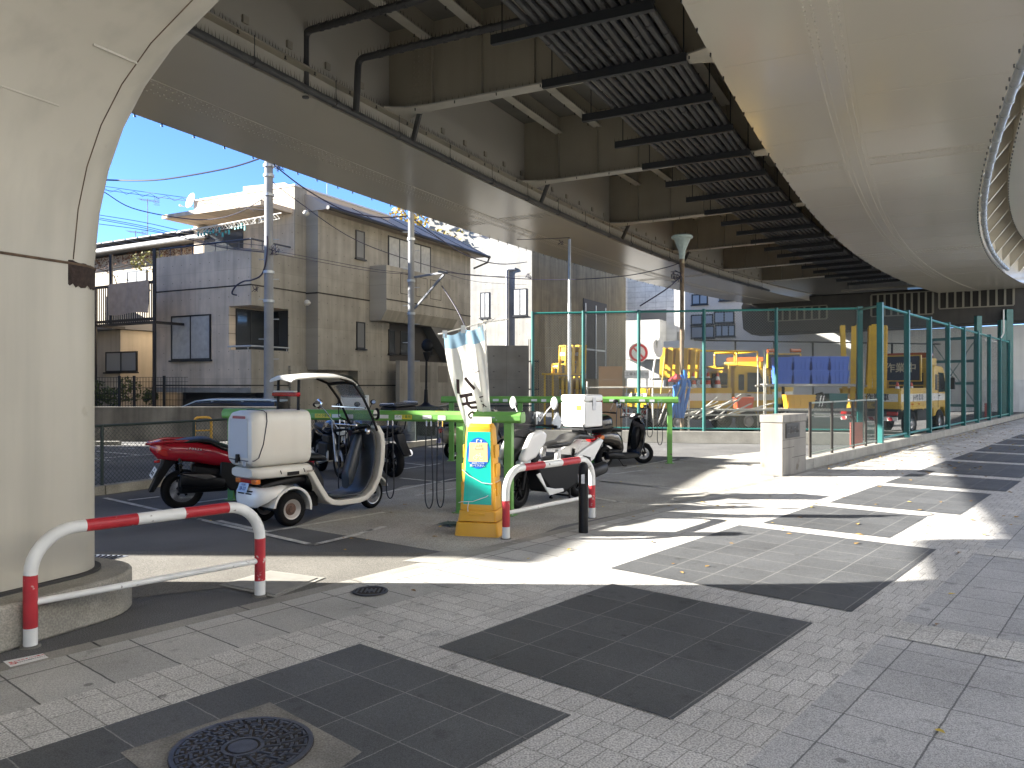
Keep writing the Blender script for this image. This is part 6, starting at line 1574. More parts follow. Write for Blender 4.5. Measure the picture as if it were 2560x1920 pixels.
# roof, struts, windscreen
mb = MB(); roofp = [(.06, 1.675), (.10, 1.70), (.4, 1.725), (.72, 1.725), (.90, 1.69), (1.0, 1.63)]
rr = []
for i, (x, z) in enumerate(roofp):
    h = (.22, .25, .265, .265, .255, .24)[i]; rr.append([(x, -h, z - .028), (x, -h * .5, z + .006), (x, 0, z + .014), (x, h * .5, z + .006), (x, h, z - .028), (x, h * .96, z - .045), (x, 0, z - .012), (x, -h * .96, z - .045)])
mb.rings(rr); mb.build('canopy_roof', WHPL, cv, smooth=50)
mb = MB()
for s in (-1, 1):
    mb.tube([(.16, s * .20, 1.31), (.17, s * .20, 1.69)], .017, 8)
    mb.tube([(.74, s * .235, 1.68), (.92, s * .25, 1.62), (1.08, s * .25, 1.44), (1.22, s * .25, 1.20), (1.31, s * .245, 1.02)], .016, 8)
mb.tube([(.95, -.24, 1.62), (.98, 0, 1.64), (.95, .24, 1.62)], .03, 8); mb.tube([(1.08, .24, 1.42), (.98, .1, 1.20), (1.18, -.05, 1.06)], .008, 6)
mb.build('canopy_frame', BLKPL, cv)
mb = MB(); ws = [(1.0, 1.61), (1.10, 1.47), (1.20, 1.28), (1.27, 1.12), (1.32, 1.0)]
vs = []
for x, z in ws:
    for j in range(9): y = -.235 + .47 * j / 8; vs.append((x + .05 * (1 - (y / .235) ** 2), y, z))
mb.add(vs, [(i * 9 + j, i * 9 + j + 1, (i + 1) * 9 + j + 1, (i + 1) * 9 + j) for i in range(4) for j in range(8)]); mb.build('windscreen', mat('smoky_windscreen', (.35, .36, .37), .05, alpha=.38), cv)
mb = MB(); vz = [(.78, 1.722), (.90, 1.70), (1.0, 1.63), (1.08, 1.525), (1.14, 1.43)]; vs = []
for x, z in vz:
    for j in range(9): y = -.238 + .476 * j / 8; vs.append((x + .055 * (1 - (y / .238) ** 2), y, z + .006))
mb.add(vs, [(i * 9 + j, i * 9 + j + 1, (i + 1) * 9 + j + 1, (i + 1) * 9 + j) for i in range(4) for j in range(8)]); mb.build('sun_visor', mat('dark_visor', (.02, .02, .02), .1, alpha=.72), cv)
mb = MB(); mb.tube([(.97, .22, 1.33), (1.12, -.24, 1.31)], .012, 6); mb.tube([(1.0, -.22, 1.10), (1.02, .22, 1.10)], .010, 6); mb.build('wiper', CHROME, cv)
mb = MB(); mb.box(.10, .17, -.24, .24, 1.465, 1.515); hb = mb.build('high_brake_lamp', TAIL, cv, bevel=.012)
mb = MB(); mb.box(.095, .165, -.20, .20, 1.515, 1.53); mb.build('lamp_cap', WHPL, hb, bevel=.005)
# ---- red maxi scooter
rs = bike_root('maxi_scooter', 'glossy red maxi scooter with black seat parked beside the canopy scooter', 'scooter', -4.24, 9.92, 58, 5)
wheel(rs, 0, .262, .14, .17, BLKPL, spokes=5); wheel(rs, 1.50, .275, .12, .185, BLKPL, spokes=5, steer=-12)
mb = MB(); mb.loft([(-.39, 0, .83, .05, .045), (-.30, 0, .785, .12, .115), (-.15, 0, .77, .16, .125), (.10, 0, .755, .195, .14), (.35, 0, .70, .205, .145), (.60, 0, .63, .205, .10), (.9, 0, .565, .205, .06), (1.05, 0, .545, .19, .045)], 24, 2.9); bd = mb.build('tail_body', CANRED, rs)
mb = MB(); mb.tube([(.10, .10, .895), (-.20, .13, .905), (-.39, .07, .875), (-.42, 0, .865), (-.39, -.07, .875), (-.20, -.13, .905), (.10, -.10, .895)], .020, 8); mb.build('grab_rail', CANRED, rs)
mb = MB(); mb.loft([(-.30, 0, .862, .06, .016), (-.1, 0, .876, .11, .022), (.05, 0, .892, .135, .03), (.20, 0, .90, .15, .035), (.30, 0, .885, .16, .04), (.45, 0, .80, .17, .05), (.62, 0, .735, .17, .05), (.85, 0, .735, .14, .05), (.95, 0, .71, .09, .03)], 20, 2.5); mb.build('seat', SEATM, rs)
for s in (-1, 1):
    mb = MB(); mb.prism([(-.33, .775), (-.27, .81), (-.16, .80), (-.12, .72), (-.25, .72)], (0, s * .115, 0), (1, 0, 0), (0, 0, 1), (0, s * .03, 0)); mb.build('tail_lamp', TAIL, rs, bevel=.01)
    mb = MB(); mb.prism([(-.19, .815), (-.145, .81), (-.10, .755), (-.13, .755)], (0, s * .135, 0), (1, 0, 0), (0, 0, 1), (0, s * .018, 0)); mb.build('indicator', CLEAR, rs, bevel=.006)
    mb = MB(); mb.prism([(.42, .64), (.95, .56), (1.2, .54), (1.25, .34), (.95, .25), (.55, .24), (.42, .42)], (0, s * .16, 0), (1, 0, 0), (0, 0, 1), (0, s * .045, 0)); mb.build('floor_panel', GREYPL, rs, bevel=.02)
    mb = MB(); mb.prism([(.70, .455), (1.12, .445), (1.36, .52), (1.42, .42), (1.15, .30), (.98, .345)], (0, s * .206, 0), (1, 0, 0), (0, 0, 1), (0, s * .015, 0)); mb.build('lower_fairing', CANRED, rs, bevel=.01)
text_mesh('lettering', 'FORZA', .036, mat('silver_ink', (.6, .6, .6), .3, metal=.6), frame_m((.12, -.192, .805), (1, -.06, -.14), (0, 0.15, 1)), bd, spacing=1.5)
mb = MB(); mb.loft([(1.12, 0, .62, .16, .14), (1.25, 0, .72, .20, .22), (1.42, 0, .70, .19, .20), (1.60, 0, .62, .13, .13), (1.70, 0, .55, .05, .06)], 20, 2.6); mb.build('front_fairing', CANRED, rs)
lamp_part(rs, 'headlight', [(1.62, 0, .68, .12, .05), (1.68, 0, .64, .10, .045)], CLEAR)
mb = MB(); mb.prism([(1.24, .88), (1.44, .85), (1.18, 1.20), (1.10, 1.22)], (0, -.16, 0), (1, 0, 0), (0, 0, 1), (0, .32, 0)); mb.build('windscreen', mat('tinted_screen', (.012, .012, .013), .06, alpha=.7), rs, bevel=.01)
grips(rs, 1.10, 1.0, .34)
mirror(rs, (1.2, -.25, 1.02), (1.12, -.36, 1.16), .08, .05); mirror(rs, (1.2, .25, 1.02), (1.08, .42, 1.16), .09, .055)
mb = MB(); mb.loft([(-.06, -.2, .42, .05, .085), (0, -.215, .43, .065, .095), (.30, -.21, .385, .065, .09), (.44, -.20, .36, .05, .07), (.48, -.19, .35, .03, .05)], 16, 2.8); mf = mb.build('muffler', BLKPL, rs)
mb = MB(); mb.prism([(-.05, .515), (.28, .49), (.36, .455), (.33, .43), (.24, .425), (.02, .485)], (0, -.272, 0), (1, 0, 0), (0, 0, 1), (0, -.018, 0)); mb.build('heat_shield', mat('brushed_shield', (.20, .19, .18), .3, metal=.8), mf, bevel=.008)
mb = MB(); mb.box(-.06, .55, -.12, .13, .22, .42); mb.loft([(.1, 0, .5, .1, .1), (.5, 0, .42, .14, .13), (.8, 0, .32, .14, .09)], 12, 3); mb.build('engine', BLKPL, rs, bevel=.04)
for s in (-1, 1):
    mb = MB(); mb.tube([(-.04, s * .15, .40), (-.06, s * .14, .70)], .022, 8)
    pts = [(-.05 + .03 * math.cos(a * .9), s * .15 + .03 * math.sin(a * .9), .44 + a * .0075) for a in range(30)]; mb.tube(pts, .006, 5); mb.build('rear_shock', BLKGL, rs)
mb = MB(); mb.prism([(-.22, .70), (-.05, .68), (-.16, .55), (-.34, .26), (-.40, .26), (-.27, .56)], (0, -.07, 0), (1, 0, 0), (0, 0, 1), (0, .14, 0)); mb.build('rear_mudguard', BLKPL, rs, bevel=.012)
mb = MB(); mb.loft([(-.34, 0, .635, .03, .016), (-.27, 0, .64, .03, .02)], 10); mb.build('plate_lamp', TAIL, rs)
plate_x(rs, V((-.345, 0, .50)), .225, .125, '30-02', PLATE, 28, INK, '足立')
mb = MB(); mb.tube([(.62, -.12, .25), (.66, -.16, .03)], .014, 8); mb.box(.62, .70, -.19, -.13, .0, .012); mb.build('stand', BLKPL, rs)
mb = MB()
for s in (-1, 1): mb.tube([(1.50, s * .09, .27), (1.38, s * .09, .6)], .025, 8)
mb.build('fork', BLKPL, rs)
# ---- white and black maxi scooter with a white top box
ns = bike_root('maxi_scooter', 'white and black maxi scooter with a white top box behind the second pipe barrier', 'scooter', .93, 11.0, 220)
wheel(ns, 0, .255, .13, .165, BLKPL, y=0); wheel(ns, 1.34, .255, .11, .165, BLKPL, steer=8)
mb = MB(); mb.prism([(-.06, .52), (.40, .64), (.80, .56), (1.02, .62), (1.18, .78), (1.24, .60), (1.10, .40), (.86, .17), (.55, .13), (.30, .20), (.05, .36)], (0, -.19, 0), (1, 0, 0), (0, 0, 1), (0, .38, 0)); mb.build('body', BLKPL, ns, bevel=.045, seg=3)
for s in (-1, 1):
    mb = MB(); mb.prism([(-.38, .80), (-.30, .83), (.05, .72), (.32, .62), (.26, .565), (.10, .57), (-.02, .50), (-.12, .54), (-.28, .70)], (0, s * .15, 0), (1, 0, 0), (0, 0, 1), (0, s * .06, 0)); mb.build('tail_panel', WHGL, ns, bevel=.02, seg=3)
    mb = MB(); mb.prism([(-.02, .58), (.16, .62), (.22, .58), (.08, .575), (-.03, .51)], (0, s * .213, 0), (1, 0, 0), (0, 0, 1), (0, s * .004, 0)); mb.build('grab_insert', BLKGL, ns, bevel=.003)
    mb = MB(); mb.prism([(.60, .165), (.92, .14), (1.20, .44), (1.12, .46), (.99, .26), (.80, .22), (.62, .21)], (0, s * .19, 0), (1, 0, 0), (0, 0, 1), (0, s * .022, 0)); mb.build('lower_fairing', WHGL, ns, bevel=.01)
    mb = MB(); mb.prism([(.98, .96), (1.10, 1.02), (1.30, .97), (1.52, .66), (1.44, .60), (1.22, .66), (1.02, .84)], (0, s * .13, 0), (1, 0, 0), (0, 0, 1), (0, s * .10, 0)); mb.build('front_panel', WHGL, ns, bevel=.04, seg=3)
    mb = MB(); mb.prism([(1.30, .66), (1.50, .64), (1.52, .56), (1.38, .50), (1.28, .56)], (0, s * .10, 0), (1, 0, 0), (0, 0, 1), (0, s * .10, 0)); mb.build('headlight', CLEAR, ns, bevel=.02)
    mb = MB(); mb.prism([(.70, .58), (.66, .74), (.58, .74), (.60, .56)], (0, s * .1, 0), (1, 0, 0), (0, 0, 1), (0, s * .06, 0)); mb.build('seat_flank', WHGL, ns, bevel=.02)
mb = MB(); mb.lathe([(.030, 0), (.030, .004), (0, .0042)], (1.13, .20, .60), (0, 1, 0), 18); mb.lathe([(.034, 0), (.034, .003)], (1.13, .20, .60), (0, 1, 0), 18); mb.build('badge', ALU, ns)
mb = MB(); mb.loft([(1.0, 0, .82, .10, .16), (1.2, 0, .84, .15, .18), (1.4, 0, .72, .14, .15), (1.56, 0, .62, .06, .06)], 16, 2.8); mb.build('nose', BLKPL, ns)
mb = MB(); mb.loft([(-.30, 0, .83, .10, .02), (-.10, 0, .865, .135, .045), (.12, 0, .885, .14, .05), (.26, 0, .86, .15, .05), (.36, 0, .80, .155, .05), (.55, 0, .785, .145, .05), (.70, 0, .775, .10, .04), (.76, 0, .76, .04, .02)], 20, 2.6); mb.build('seat', mat('seat_grey_vinyl', (.016, .0155, .015), .38, bump=.2, bscale=220), ns)
mb = MB(); mb.loft([(.62, 0, .60, .10, .04), (.75, 0, .56, .11, .06), (.95, 0, .56, .1, .05)], 14, 3); mb.build('centre_tunnel', GREYPL, ns)
mb = MB(); mb.prism([(1.12, 1.0), (1.36, .93), (1.16, 1.24), (1.10, 1.26)], (0, -.13, 0), (1, 0, 0), (0, 0, 1), (0, .26, 0)); mb.build('windscreen', mat('tinted_screen', (.012, .012, .013), .06, alpha=.7), ns, bevel=.01)
mb = MB(); mb.prism([(.86, 1.02), (1.02, 1.10), (.90, 1.24), (.78, 1.12)], (0, .30, 0), (1, 0, 0), (0, 0, 1), (0, .02, 0)); mb.build('hand_guard', mat('clear_guard', (.6, .63, .66), .08, alpha=.55), ns, bevel=.006)
grips(ns, 1.0, 1.06, .34)
mirror(ns, (1.08, .16, 1.12), (1.0, .34, 1.36), .055, .085, WHGL, BLKGL); mirror(ns, (1.08, -.16, 1.12), (1.02, -.34, 1.36), .055, .085, WHGL, BLKGL)
mb = MB(); mb.tube([(1.0, .05, 1.06), (.98, .05, 1.22)], .012, 8); mb.box(.94, 1.0, 0, .11, 1.21, 1.24); mb.box(.95, .99, .03, .07, 1.12, 1.17); mb.build('phone_holder', GALV, ns, bevel=.004)
mb = MB(); mb.box(-.34, .11, -.21, .21, 1.0, 1.36); tbx = mb.build('top_box', WHGL, ns, bevel=.025, seg=3)
mb = MB(); mb.box(-.345, .115, -.215, .215, 1.365, 1.46); lid = mb.build('lid', WHGL, tbx, bevel=.03, seg=3)
mb = MB(); mb.box(-.15, -.07, .214, .222, 1.30, 1.42); mb.box(-.15, -.07, .212, .216, 1.24, 1.30); mb.build('latch', ALU, tbx, bevel=.003)
mb = MB(); mb.box(.110, .113, .06, .15, 1.24, 1.31); mb.build('yellow_label', mat('yellow_label', (.75, .45, .02), .4), tbx, smooth=0)
mb = MB(); mb.box(-.35, -.343, .10, .20, 1.30, 1.38); mb.build('red_reflector', TAIL, tbx, smooth=0)
mb = MB()
for y in (-.2, .2): mb.box(-.35, .12, y - .012, y + .012, .965, .985)
for x in (-.34, -.1, .11): mb.box(x - .012, x + .012, -.2, .2, .965, .99)
for x, y in ((.12, .19), (.12, -.19), (-.35, .19), (-.35, -.19)): mb.box(x - .006, x + .006, y - .01, y + .01, .96, 1.05)
mb.tube([(-.05, .1, .97), (-.2, .09, .82)], .012, 6); mb.tube([(-.05, -.1, .97), (-.2, -.09, .82)], .012, 6); mb.box(-.28, .05, -.06, .06, .90, .965)
mb.build('rack', GREYPL, ns, bevel=.003)
mb = MB(); mb.loft([(-.42, .20, .40, .05, .06), (-.36, .21, .41, .075, .085), (-.05, .21, .36, .075, .085), (.10, .19, .30, .05, .06)], 16, 2.6); mb.build('muffler', GREYPL, ns)
mb = MB(); mb.box(-.02, .45, -.12, .12, .2, .42); mb.build('engine', BLKPL, ns, bevel=.04)
mb = MB()
for s in (-1, 1): mb.tube([(.36, s * .12, .22), (.42, s * .17, .02), (.36, s * .18, .012)], .016, 8); mb.tube([(1.34, s * .08, .255), (1.24, s * .08, .6)], .024, 8)
mb.tube([(.40, -.15, .08), (.40, .15, .08)], .014, 8); mb.build('stand', BLKPL, ns)
mb = MB()
for s in (-1, 1): mb.tube([(-.03, s * .13, .33), (-.10, s * .13, .68)], .024, 8)
mb.build('rear_shock', BLKGL, ns)
lamp_part(ns, 'tail_lamp', [(-.42, 0, .80, .06, .02), (-.36, 0, .80, .10, .035)], TAIL)
# ---- small black scooter at the rear rack
bs = bike_root('scooter', 'small black scooter with red tail lamp by the sunlit end of the rear rack', 'scooter', 1.80, 14.98, 49)
wheel(bs, 0, .205, .09, .13, BLKPL, spokes=4); wheel(bs, 1.16, .205, .085, .13, BLKPL, spokes=4, steer=-48)
BSP = mat('black_brown_paint', (.045, .038, .03), .16, coat=.7)
mb = MB(); mb.loft([(-.28, 0, .62, .05, .03), (-.20, 0, .60, .12, .09), (0, 0, .585, .165, .14), (.22, 0, .55, .175, .16), (.36, 0, .46, .15, .16), (.44, 0, .36, .10, .10)], 20, 2.5); mb.build('tail_body', BSP, bs)
mb = MB(); mb.loft([(-.26, 0, .70, .07, .02), (-.08, 0, .735, .13, .04), (.15, 0, .74, .14, .045), (.36, 0, .71, .12, .04), (.44, 0, .69, .06, .02)], 18, 2.4); mb.build('seat', SEATM, bs)
mb = MB(); mb.prism([(.30, .14), (.86, .14), (.97, .22), (.86, .24), (.36, .26)], (0, -.15, 0), (1, 0, 0), (0, 0, 1), (0, .30, 0)); mb.build('floor_board', BLKPL, bs, bevel=.02)
mb = MB(); rr = []
for x, z, h in ((.84, .20, .17), (.92, .40, .22), (.97, .62, .23), (.98, .80, .18), (.95, .90, .10)):
    rr.append([(x, -h, z), (x + .08, -h * .5, z), (x + .10, 0, z), (x + .08, h * .5, z), (x, h, z), (x - .02, h * .9, z), (x - .02, -h * .9, z)])
mb.rings(rr); mb.build('leg_shield', BLKGL, bs)
mb = MB(); mb.loft([(.86, 0, .45, .07, .18), (.92, 0, .55, .09, .2), (.95, 0, .62, .08, .15)], 12, 3); mb.build('glove_box', BLKPL, bs)
mb = MB(); mb.loft([(.38, 0, .40, .12, .12), (.42, 0, .40, .10, .12)], 12, 3); mb.build('seat_front_panel', mat('silver_panel', (.38, .38, .38), .35, metal=.4), bs)
mb = MB(); mb.loft([(.80, 0, .93, .06, .03), (.86, 0, .96, .13, .06), (.96, 0, .96, .12, .07), (1.02, 0, .93, .05, .04)], 16, 2.4); mb.build('handle_cowl', BLKGL, bs)
mb = MB(); mb.lathe([(.05, 0), (.05, .012), (.042, .014)], (.84, 0, .985), (-.6, 0, .8), 18); mb.build('meter', mat('meter_face', (.5, .48, .46), .3), bs)
grips(bs, .86, .955, .30)
mirror(bs, (.88, -.2, .99), (.86, -.33, 1.17), .055, .04); mirror(bs, (.88, .2, .99), (.84, .36, 1.17), .07, .05)
mb = MB(); mb.loft([(-.30, 0, .575, .08, .05), (-.22, 0, .59, .13, .07)], 14); mb.build('tail_lamp', TAIL, bs)
for s in (-1, 1): lamp_part(bs, 'indicator', [(-.28, s * .12, .585, .025, .035), (-.20, s * .135, .60, .04, .04)], ORANGE)
plate_x(bs, V((-.315, 0, .45)), .20, .105, '96833', PLATE, 12, INK, '世田谷区')
mb = MB(); mb.loft([(-.10, -.16, .24, .04, .05), (.02, -.17, .25, .06, .065), (.30, -.16, .22, .055, .06), (.40, -.14, .2, .03, .04)], 14); mb.build('muffler', BLKPL, bs)
mb = MB(); mb.box(0, .40, -.10, .12, .15, .34); mb.build('engine', BLKPL, bs, bevel=.03)
mb = MB(); mb.prism([(-.30, .52), (-.10, .52), (-.20, .34), (-.30, .30)], (0, -.06, 0), (1, 0, 0), (0, 0, 1), (0, .12, 0)); mb.build('rear_mudguard', BLKPL, bs, bevel=.01)
mb = MB(); rr = []
for a in range(10, 160, 15):
    c, s_ = math.cos(R(a)), math.sin(R(a)); rr.append([(1.16 + .225 * c, y_, .205 + .225 * s_ + dz) for y_, dz in ((-.06, -.015), (0, 0), (.06, -.015), (.055, -.03), (-.055, -.03))])
mb.rings(rr); mb.build('front_fender', BLKGL, bs)
mb = MB()
for s in (-1, 1): mb.tube([(1.16, s * .06, .205), (1.04, s * .05, .52)], .018, 8)
mb.build('fork', BLKPL, bs)
mb = MB(); mb.tube([(.30, -.08, .16), (.36, -.16, .015), (.42, -.19, .012)], .009, 6); mb.build('stand', BLKPL, bs)
mb = MB(); mb.loft([(-.34, 0, .78, .12, .10), (-.28, 0, .82, .19, .17), (-.05, 0, .84, .21, .19), (.03, 0, .84, .18, .17)], 18, 3); mb.build('top_case', BLKGL, bs)
# ---- beige classic scooter behind the banner
vs_ = bike_root('scooter', 'beige classic scooter half hidden behind the banner', 'scooter', -1.26, 16.5, 58)
BEI = mat('beige_gloss', (.36, .31, .22), .2, coat=.6)
wheel(vs_, 0, .215, .10, .14, ALU); wheel(vs_, 1.24, .215, .10, .14, ALU)
mb = MB(); mb.loft([(-.30, 0, .55, .06, .06), (-.22, 0, .52, .16, .15), (0, 0, .50, .22, .20), (.22, 0, .48, .21, .19), (.40, 0, .42, .14, .14), (.48, 0, .36, .08, .08)], 20, 2.3); mb.build('tail_body', BEI, vs_)
mb = MB(); mb.loft([(-.22, 0, .74, .08, .03), (0, 0, .76, .14, .05), (.25, 0, .76, .15, .05), (.48, 0, .73, .09, .03)], 16, 2.4); mb.build('seat', SEATM, vs_)
mb = MB(); mb.prism([(.36, .22), (.85, .22), (.98, .34), (1.05, .80), (1.02, .98), (.98, .98), (.98, .80), (.92, .38), (.82, .27), (.38, .27)], (0, -.19, 0), (1, 0, 0), (0, 0, 1), (0, .38, 0)); mb.build('leg_shield', BEI, vs_, bevel=.015)
mb = MB(); mb.loft([(.84, 0, 1.0, .08, .03), (.94, 0, 1.02, .13, .06), (1.06, 0, 1.0, .09, .06)], 14); mb.build('handle_cowl', BEI, vs_)
grips(vs_, .90, 1.02, .33); mirror(vs_, (.93, -.2, 1.05), (.90, -.38, 1.24), .05, .05, CHROME); mirror(vs_, (.93, .2, 1.05), (.90, .38, 1.24), .05, .05, CHROME)
lamp_part(vs_, 'tail_lamp', [(-.33, 0, .62, .04, .05), (-.26, 0, .63, .07, .06)], TAIL)
plate_x(vs_, V((-.34, 0, .42)), .20, .105, '10-54', mat('plate_pink', (.55, .42, .58), .4), 10, INK, '世田谷区')
mb = MB(); rr = []
for a in range(0, 170, 15):
    c, s_ = math.cos(R(a)), math.sin(R(a)); rr.append([(1.24 + .25 * c, y_, .215 + .25 * s_ + dz) for y_, dz in ((-.08, -.03), (0, 0), (.08, -.03), (.07, -.05), (-.07, -.05))])
mb.rings(rr); mb.build('front_fender', BEI, vs_)
mb = MB(); mb.tube([(1.24, -.07, .215), (1.0, 0, .9)], .022, 8); mb.box(-.05, .35, -.1, .1, .17, .32); mb.tube([(.3, .08, .2), (.36, .18, .015), (.30, .2, .012)], .012, 6); mb.build('engine', BLKPL, vs_, bevel=.01)
# ---- two black motorcycles behind the front rack
def motorcycle(label, x, y, hdg, case=False, lean=0, steer=0):
    m_ = bike_root('motorcycle', label, 'motorcycle', x, y, hdg, lean)
    wheel(m_, 0, .30, .15, .215, BLKPL, spokes=5); wheel(m_, 1.40, .30, .115, .215, BLKPL, spokes=5, steer=steer)
    mb = MB(); mb.loft([(.52, 0, .80, .10, .05), (.66, 0, .84, .15, .11), (.90, 0, .87, .17, .14), (1.08, 0, .86, .14, .11), (1.16, 0, .84, .08, .05)], 20, 2.4); mb.build('fuel_tank', mat('deep_blue_black_paint', (.008, .012, .022), .12, coat=.8), m_)
    mb = MB(); mb.loft([(-.25, 0, .86, .06, .025), (-.05, 0, .86, .12, .05), (.25, 0, .83, .13, .05), (.52, 0, .79, .11, .05), (.60, 0, .79, .06, .03)], 18, 2.5); mb.build('seat', SEATM, m_)
    mb = MB(); mb.loft([(-.32, 0, .82, .05, .03), (-.05, 0, .77, .10, .07), (.3, 0, .72, .12, .07), (.5, 0, .70, .1, .05)], 14, 3); mb.build('tail_body', BLKGL, m_)
    mb = MB(); mb.box(.42, .98, -.16, .16, .28, .58); mb.box(.55, .95, -.12, .12, .58, .72); mb.tube([(.9, 0, .35), (1.25, 0, .75)], .05, 8); mb.build('engine', GREYPL, m_, bevel=.04)
    mb = MB(); mb.tube([(.95, -.12, .5), (1.0, -.14, .3), (.6, -.16, .22), (.2, -.18, .30), (-.25, -.20, .42)], [.022, .022, .024, .055, .06], 12); mb.build('muffler', ALU, m_)
    mb = MB()
    for s in (-1, 1): mb.tube([(1.40, s * .09, .30), (1.22, s * .09, .80), (1.16, s * .09, .98)], .026, 10); mb.bar((0, s * .1, .30), (.5, s * .08, .38), .03, .05)
    mb.build('fork', ALU, m_)
    mb = MB(); mb.loft([(1.20, 0, .86, .09, .10), (1.28, 0, .85, .13, .13), (1.36, 0, .83, .12, .11), (1.40, 0, .81, .07, .06)], 16, 2.3); mb.build('headlight_cowl', BLKGL, m_)
    lamp_part(m_, 'headlight', [(1.36, 0, .82, .10, .085), (1.40, 0, .81, .085, .07), (1.415, 0, .81, .05, .04)], CLEAR)
    grips(m_, 1.10, 1.03, .38); mirror(m_, (1.12, -.25, 1.06), (1.10, -.36, 1.26), .06, .045); mirror(m_, (1.12, .25, 1.06), (1.10, .36, 1.26), .06, .045)
    mb = MB(); rr = []
    for a in range(30, 150, 12):
        c, s_ = math.cos(R(a)), math.sin(R(a)); rr.append([(1.40 + .325 * c, y_, .30 + .325 * s_ + dz) for y_, dz in ((-.065, -.02), (0, 0), (.065, -.02), (.06, -.03), (-.06, -.03))])
    mb.rings(rr); mb.build('front_fender', BLKGL, m_)
    mb = MB(); mb.prism([(-.30, .78), (-.15, .74), (-.30, .56), (-.46, .40), (-.49, .42), (-.36, .60)], (0, -.08, 0), (1, 0, 0), (0, 0, 1), (0, .16, 0)); mb.build('rear_mudguard', BLKPL, m_, bevel=.01)
    mb = MB(); mb.tube([(.55, .14, .26), (.5, .26, .015)], .014, 6); mb.build('stand', BLKPL, m_)
    if case:
        mb = MB(); mb.box(-.52, -.05, -.22, .22, 1.14, 1.24); cs_ = mb.build('top_case', BLKPL, m_, bevel=.03, seg=3)
        mb = MB(); mb.box(-.55, -.03, -.23, .23, 1.245, 1.29); mb.build('lid', mat('satin_black_lid', (.03, .032, .036), .25), cs_, bevel=.02)
        mb = MB()
        for s in (-1, 1): mb.tube([(-.50, s * .235, 1.30), (-.1, s * .235, 1.30)], .010, 8)
        mb.build('lid_rail', CHROME, cs_)
        mb = MB(); mb.box(-.35, -.1, -.12, .12, 1.10, 1.135); mb.tube([(-.12, -.1, 1.1), (-.05, -.08, .86)], .012, 6); mb.tube([(-.12, .1, 1.1), (-.05, .08, .86)], .012, 6); mb.tube([(-.4, -.1, 1.12), (-.3, -.08, .84)], .012, 6); mb.build('rack', BLKPL, m_, bevel=.004)
    return m_
motorcycle('black naked motorcycle facing forward, its headlight seen through the canopy scooter', -3.55, 14.35, 152, steer=6)
motorcycle('black motorcycle with a flat black top case, its rear wheel right of the canopy scooter', -2.05, 13.35, 318, case=True, lean=-4)
motorcycle('dark motorcycle at the rear rack, mostly hidden behind the white top box', 1.95, 16.9, 190, steer=10)
q0, q1 = P(852, 988, 14.9), P(922, 1040, 14.9); mb = MB(); mb.box(q0.x, q1.x, 14.9, 14.93, .02, q0.z); tag(mb.build('white_slab', WHPL, smooth=0, bevel=.01), 'unidentified white panel behind the front rack, seen through the canopy windscreen', 'board')  # stand-in slab for an unidentified white object
# folding bicycle against the house garden wall
def bicycle(label, x, y, hdg):
    m_ = bike_root('bicycle', label, 'bicycle', x, y, hdg, 8)
    for wx in (0, 1.02):
        mb = MB(); n = 32; mb.tube([(wx + .32 * math.cos(2 * math.pi * i / n), 0, .33 + .32 * math.sin(2 * math.pi * i / n)) for i in range(n)], .016, 6, closed=True)
        for k in range(12): a = R(k * 30); mb.tube([(wx, 0, .33), (wx + .31 * math.cos(a), 0, .33 + .31 * math.sin(a))], .002, 3)
        mb.build('wheel', RUBBER, m_)
    mb = MB()
    for a, b in (((0, 0, .33), (.42, 0, .30)), ((.42, 0, .30), (.34, 0, .78)), ((.34, 0, .72), (0, 0, .33)), ((.42, 0, .30), (.88, 0, .72)), ((.36, 0, .68), (.86, 0, .80)), ((.84, 0, .9), (1.02, 0, .33))): mb.tube([a, b], .016, 6)
    mb.build('frame', GREYPL, m_)
    mb = MB(); mb.loft([(.22, 0, .82, .08, .03), (.34, 0, .83, .07, .03), (.46, 0, .82, .03, .02)], 10); mb.build('saddle', SEATM, m_)
    mb = MB(); mb.tube([(.72, -.28, 1.0), (.84, -.1, 1.02), (.84, .1, 1.02), (.72, .28, 1.0)], .012, 6); mb.tube([(.84, 0, .9), (.84, 0, 1.02)], .012, 6); mb.build('handlebar', ALU, m_)
    mb = MB()
    for z in (.78, .85, .93, 1.0):
        mb.tube([(.95, -.16, z), (1.2, -.14, z), (1.2, .14, z), (.95, .16, z)], .006, 5, closed=True)
    mb.build('basket', GREYPL, m_)
q = P(1090, 1000, 24.0); bicycle('grey bicycle with a front basket leaning by the house garden wall', q.x - .3, 24.2, 120)
bk = thing('traffic_mirror_stand', 'black round-headed stand with a heavy base by the house wall', 'stand', (P(1065, 1000, 24.5).x, 24.5, 0))
mb = MB(); mb.lathe([(.55, 0), (.55, .3), (.15, .42), (.07, .5), (.05, .9)], (0, 0, .55), (0, 0, 1), 16); mb.lathe([(.3, 0), (.3, .56)], (0, 0, 0), (0, 0, 1), 16); mb.tube([(0, 0, 1.2), (.02, 0, 2.6)], .035, 8); mb.build('base', BLKPL, bk)
mb = MB(); mb.ball((.04, 0, 2.85), .19, 14, (1, .5, 1.1)); mb.lathe([(.14, -.22), (.05, -.5)], (.03, 0, 2.85), (0, 0, 1), 10); mb.build('head', BLKPL, bk)
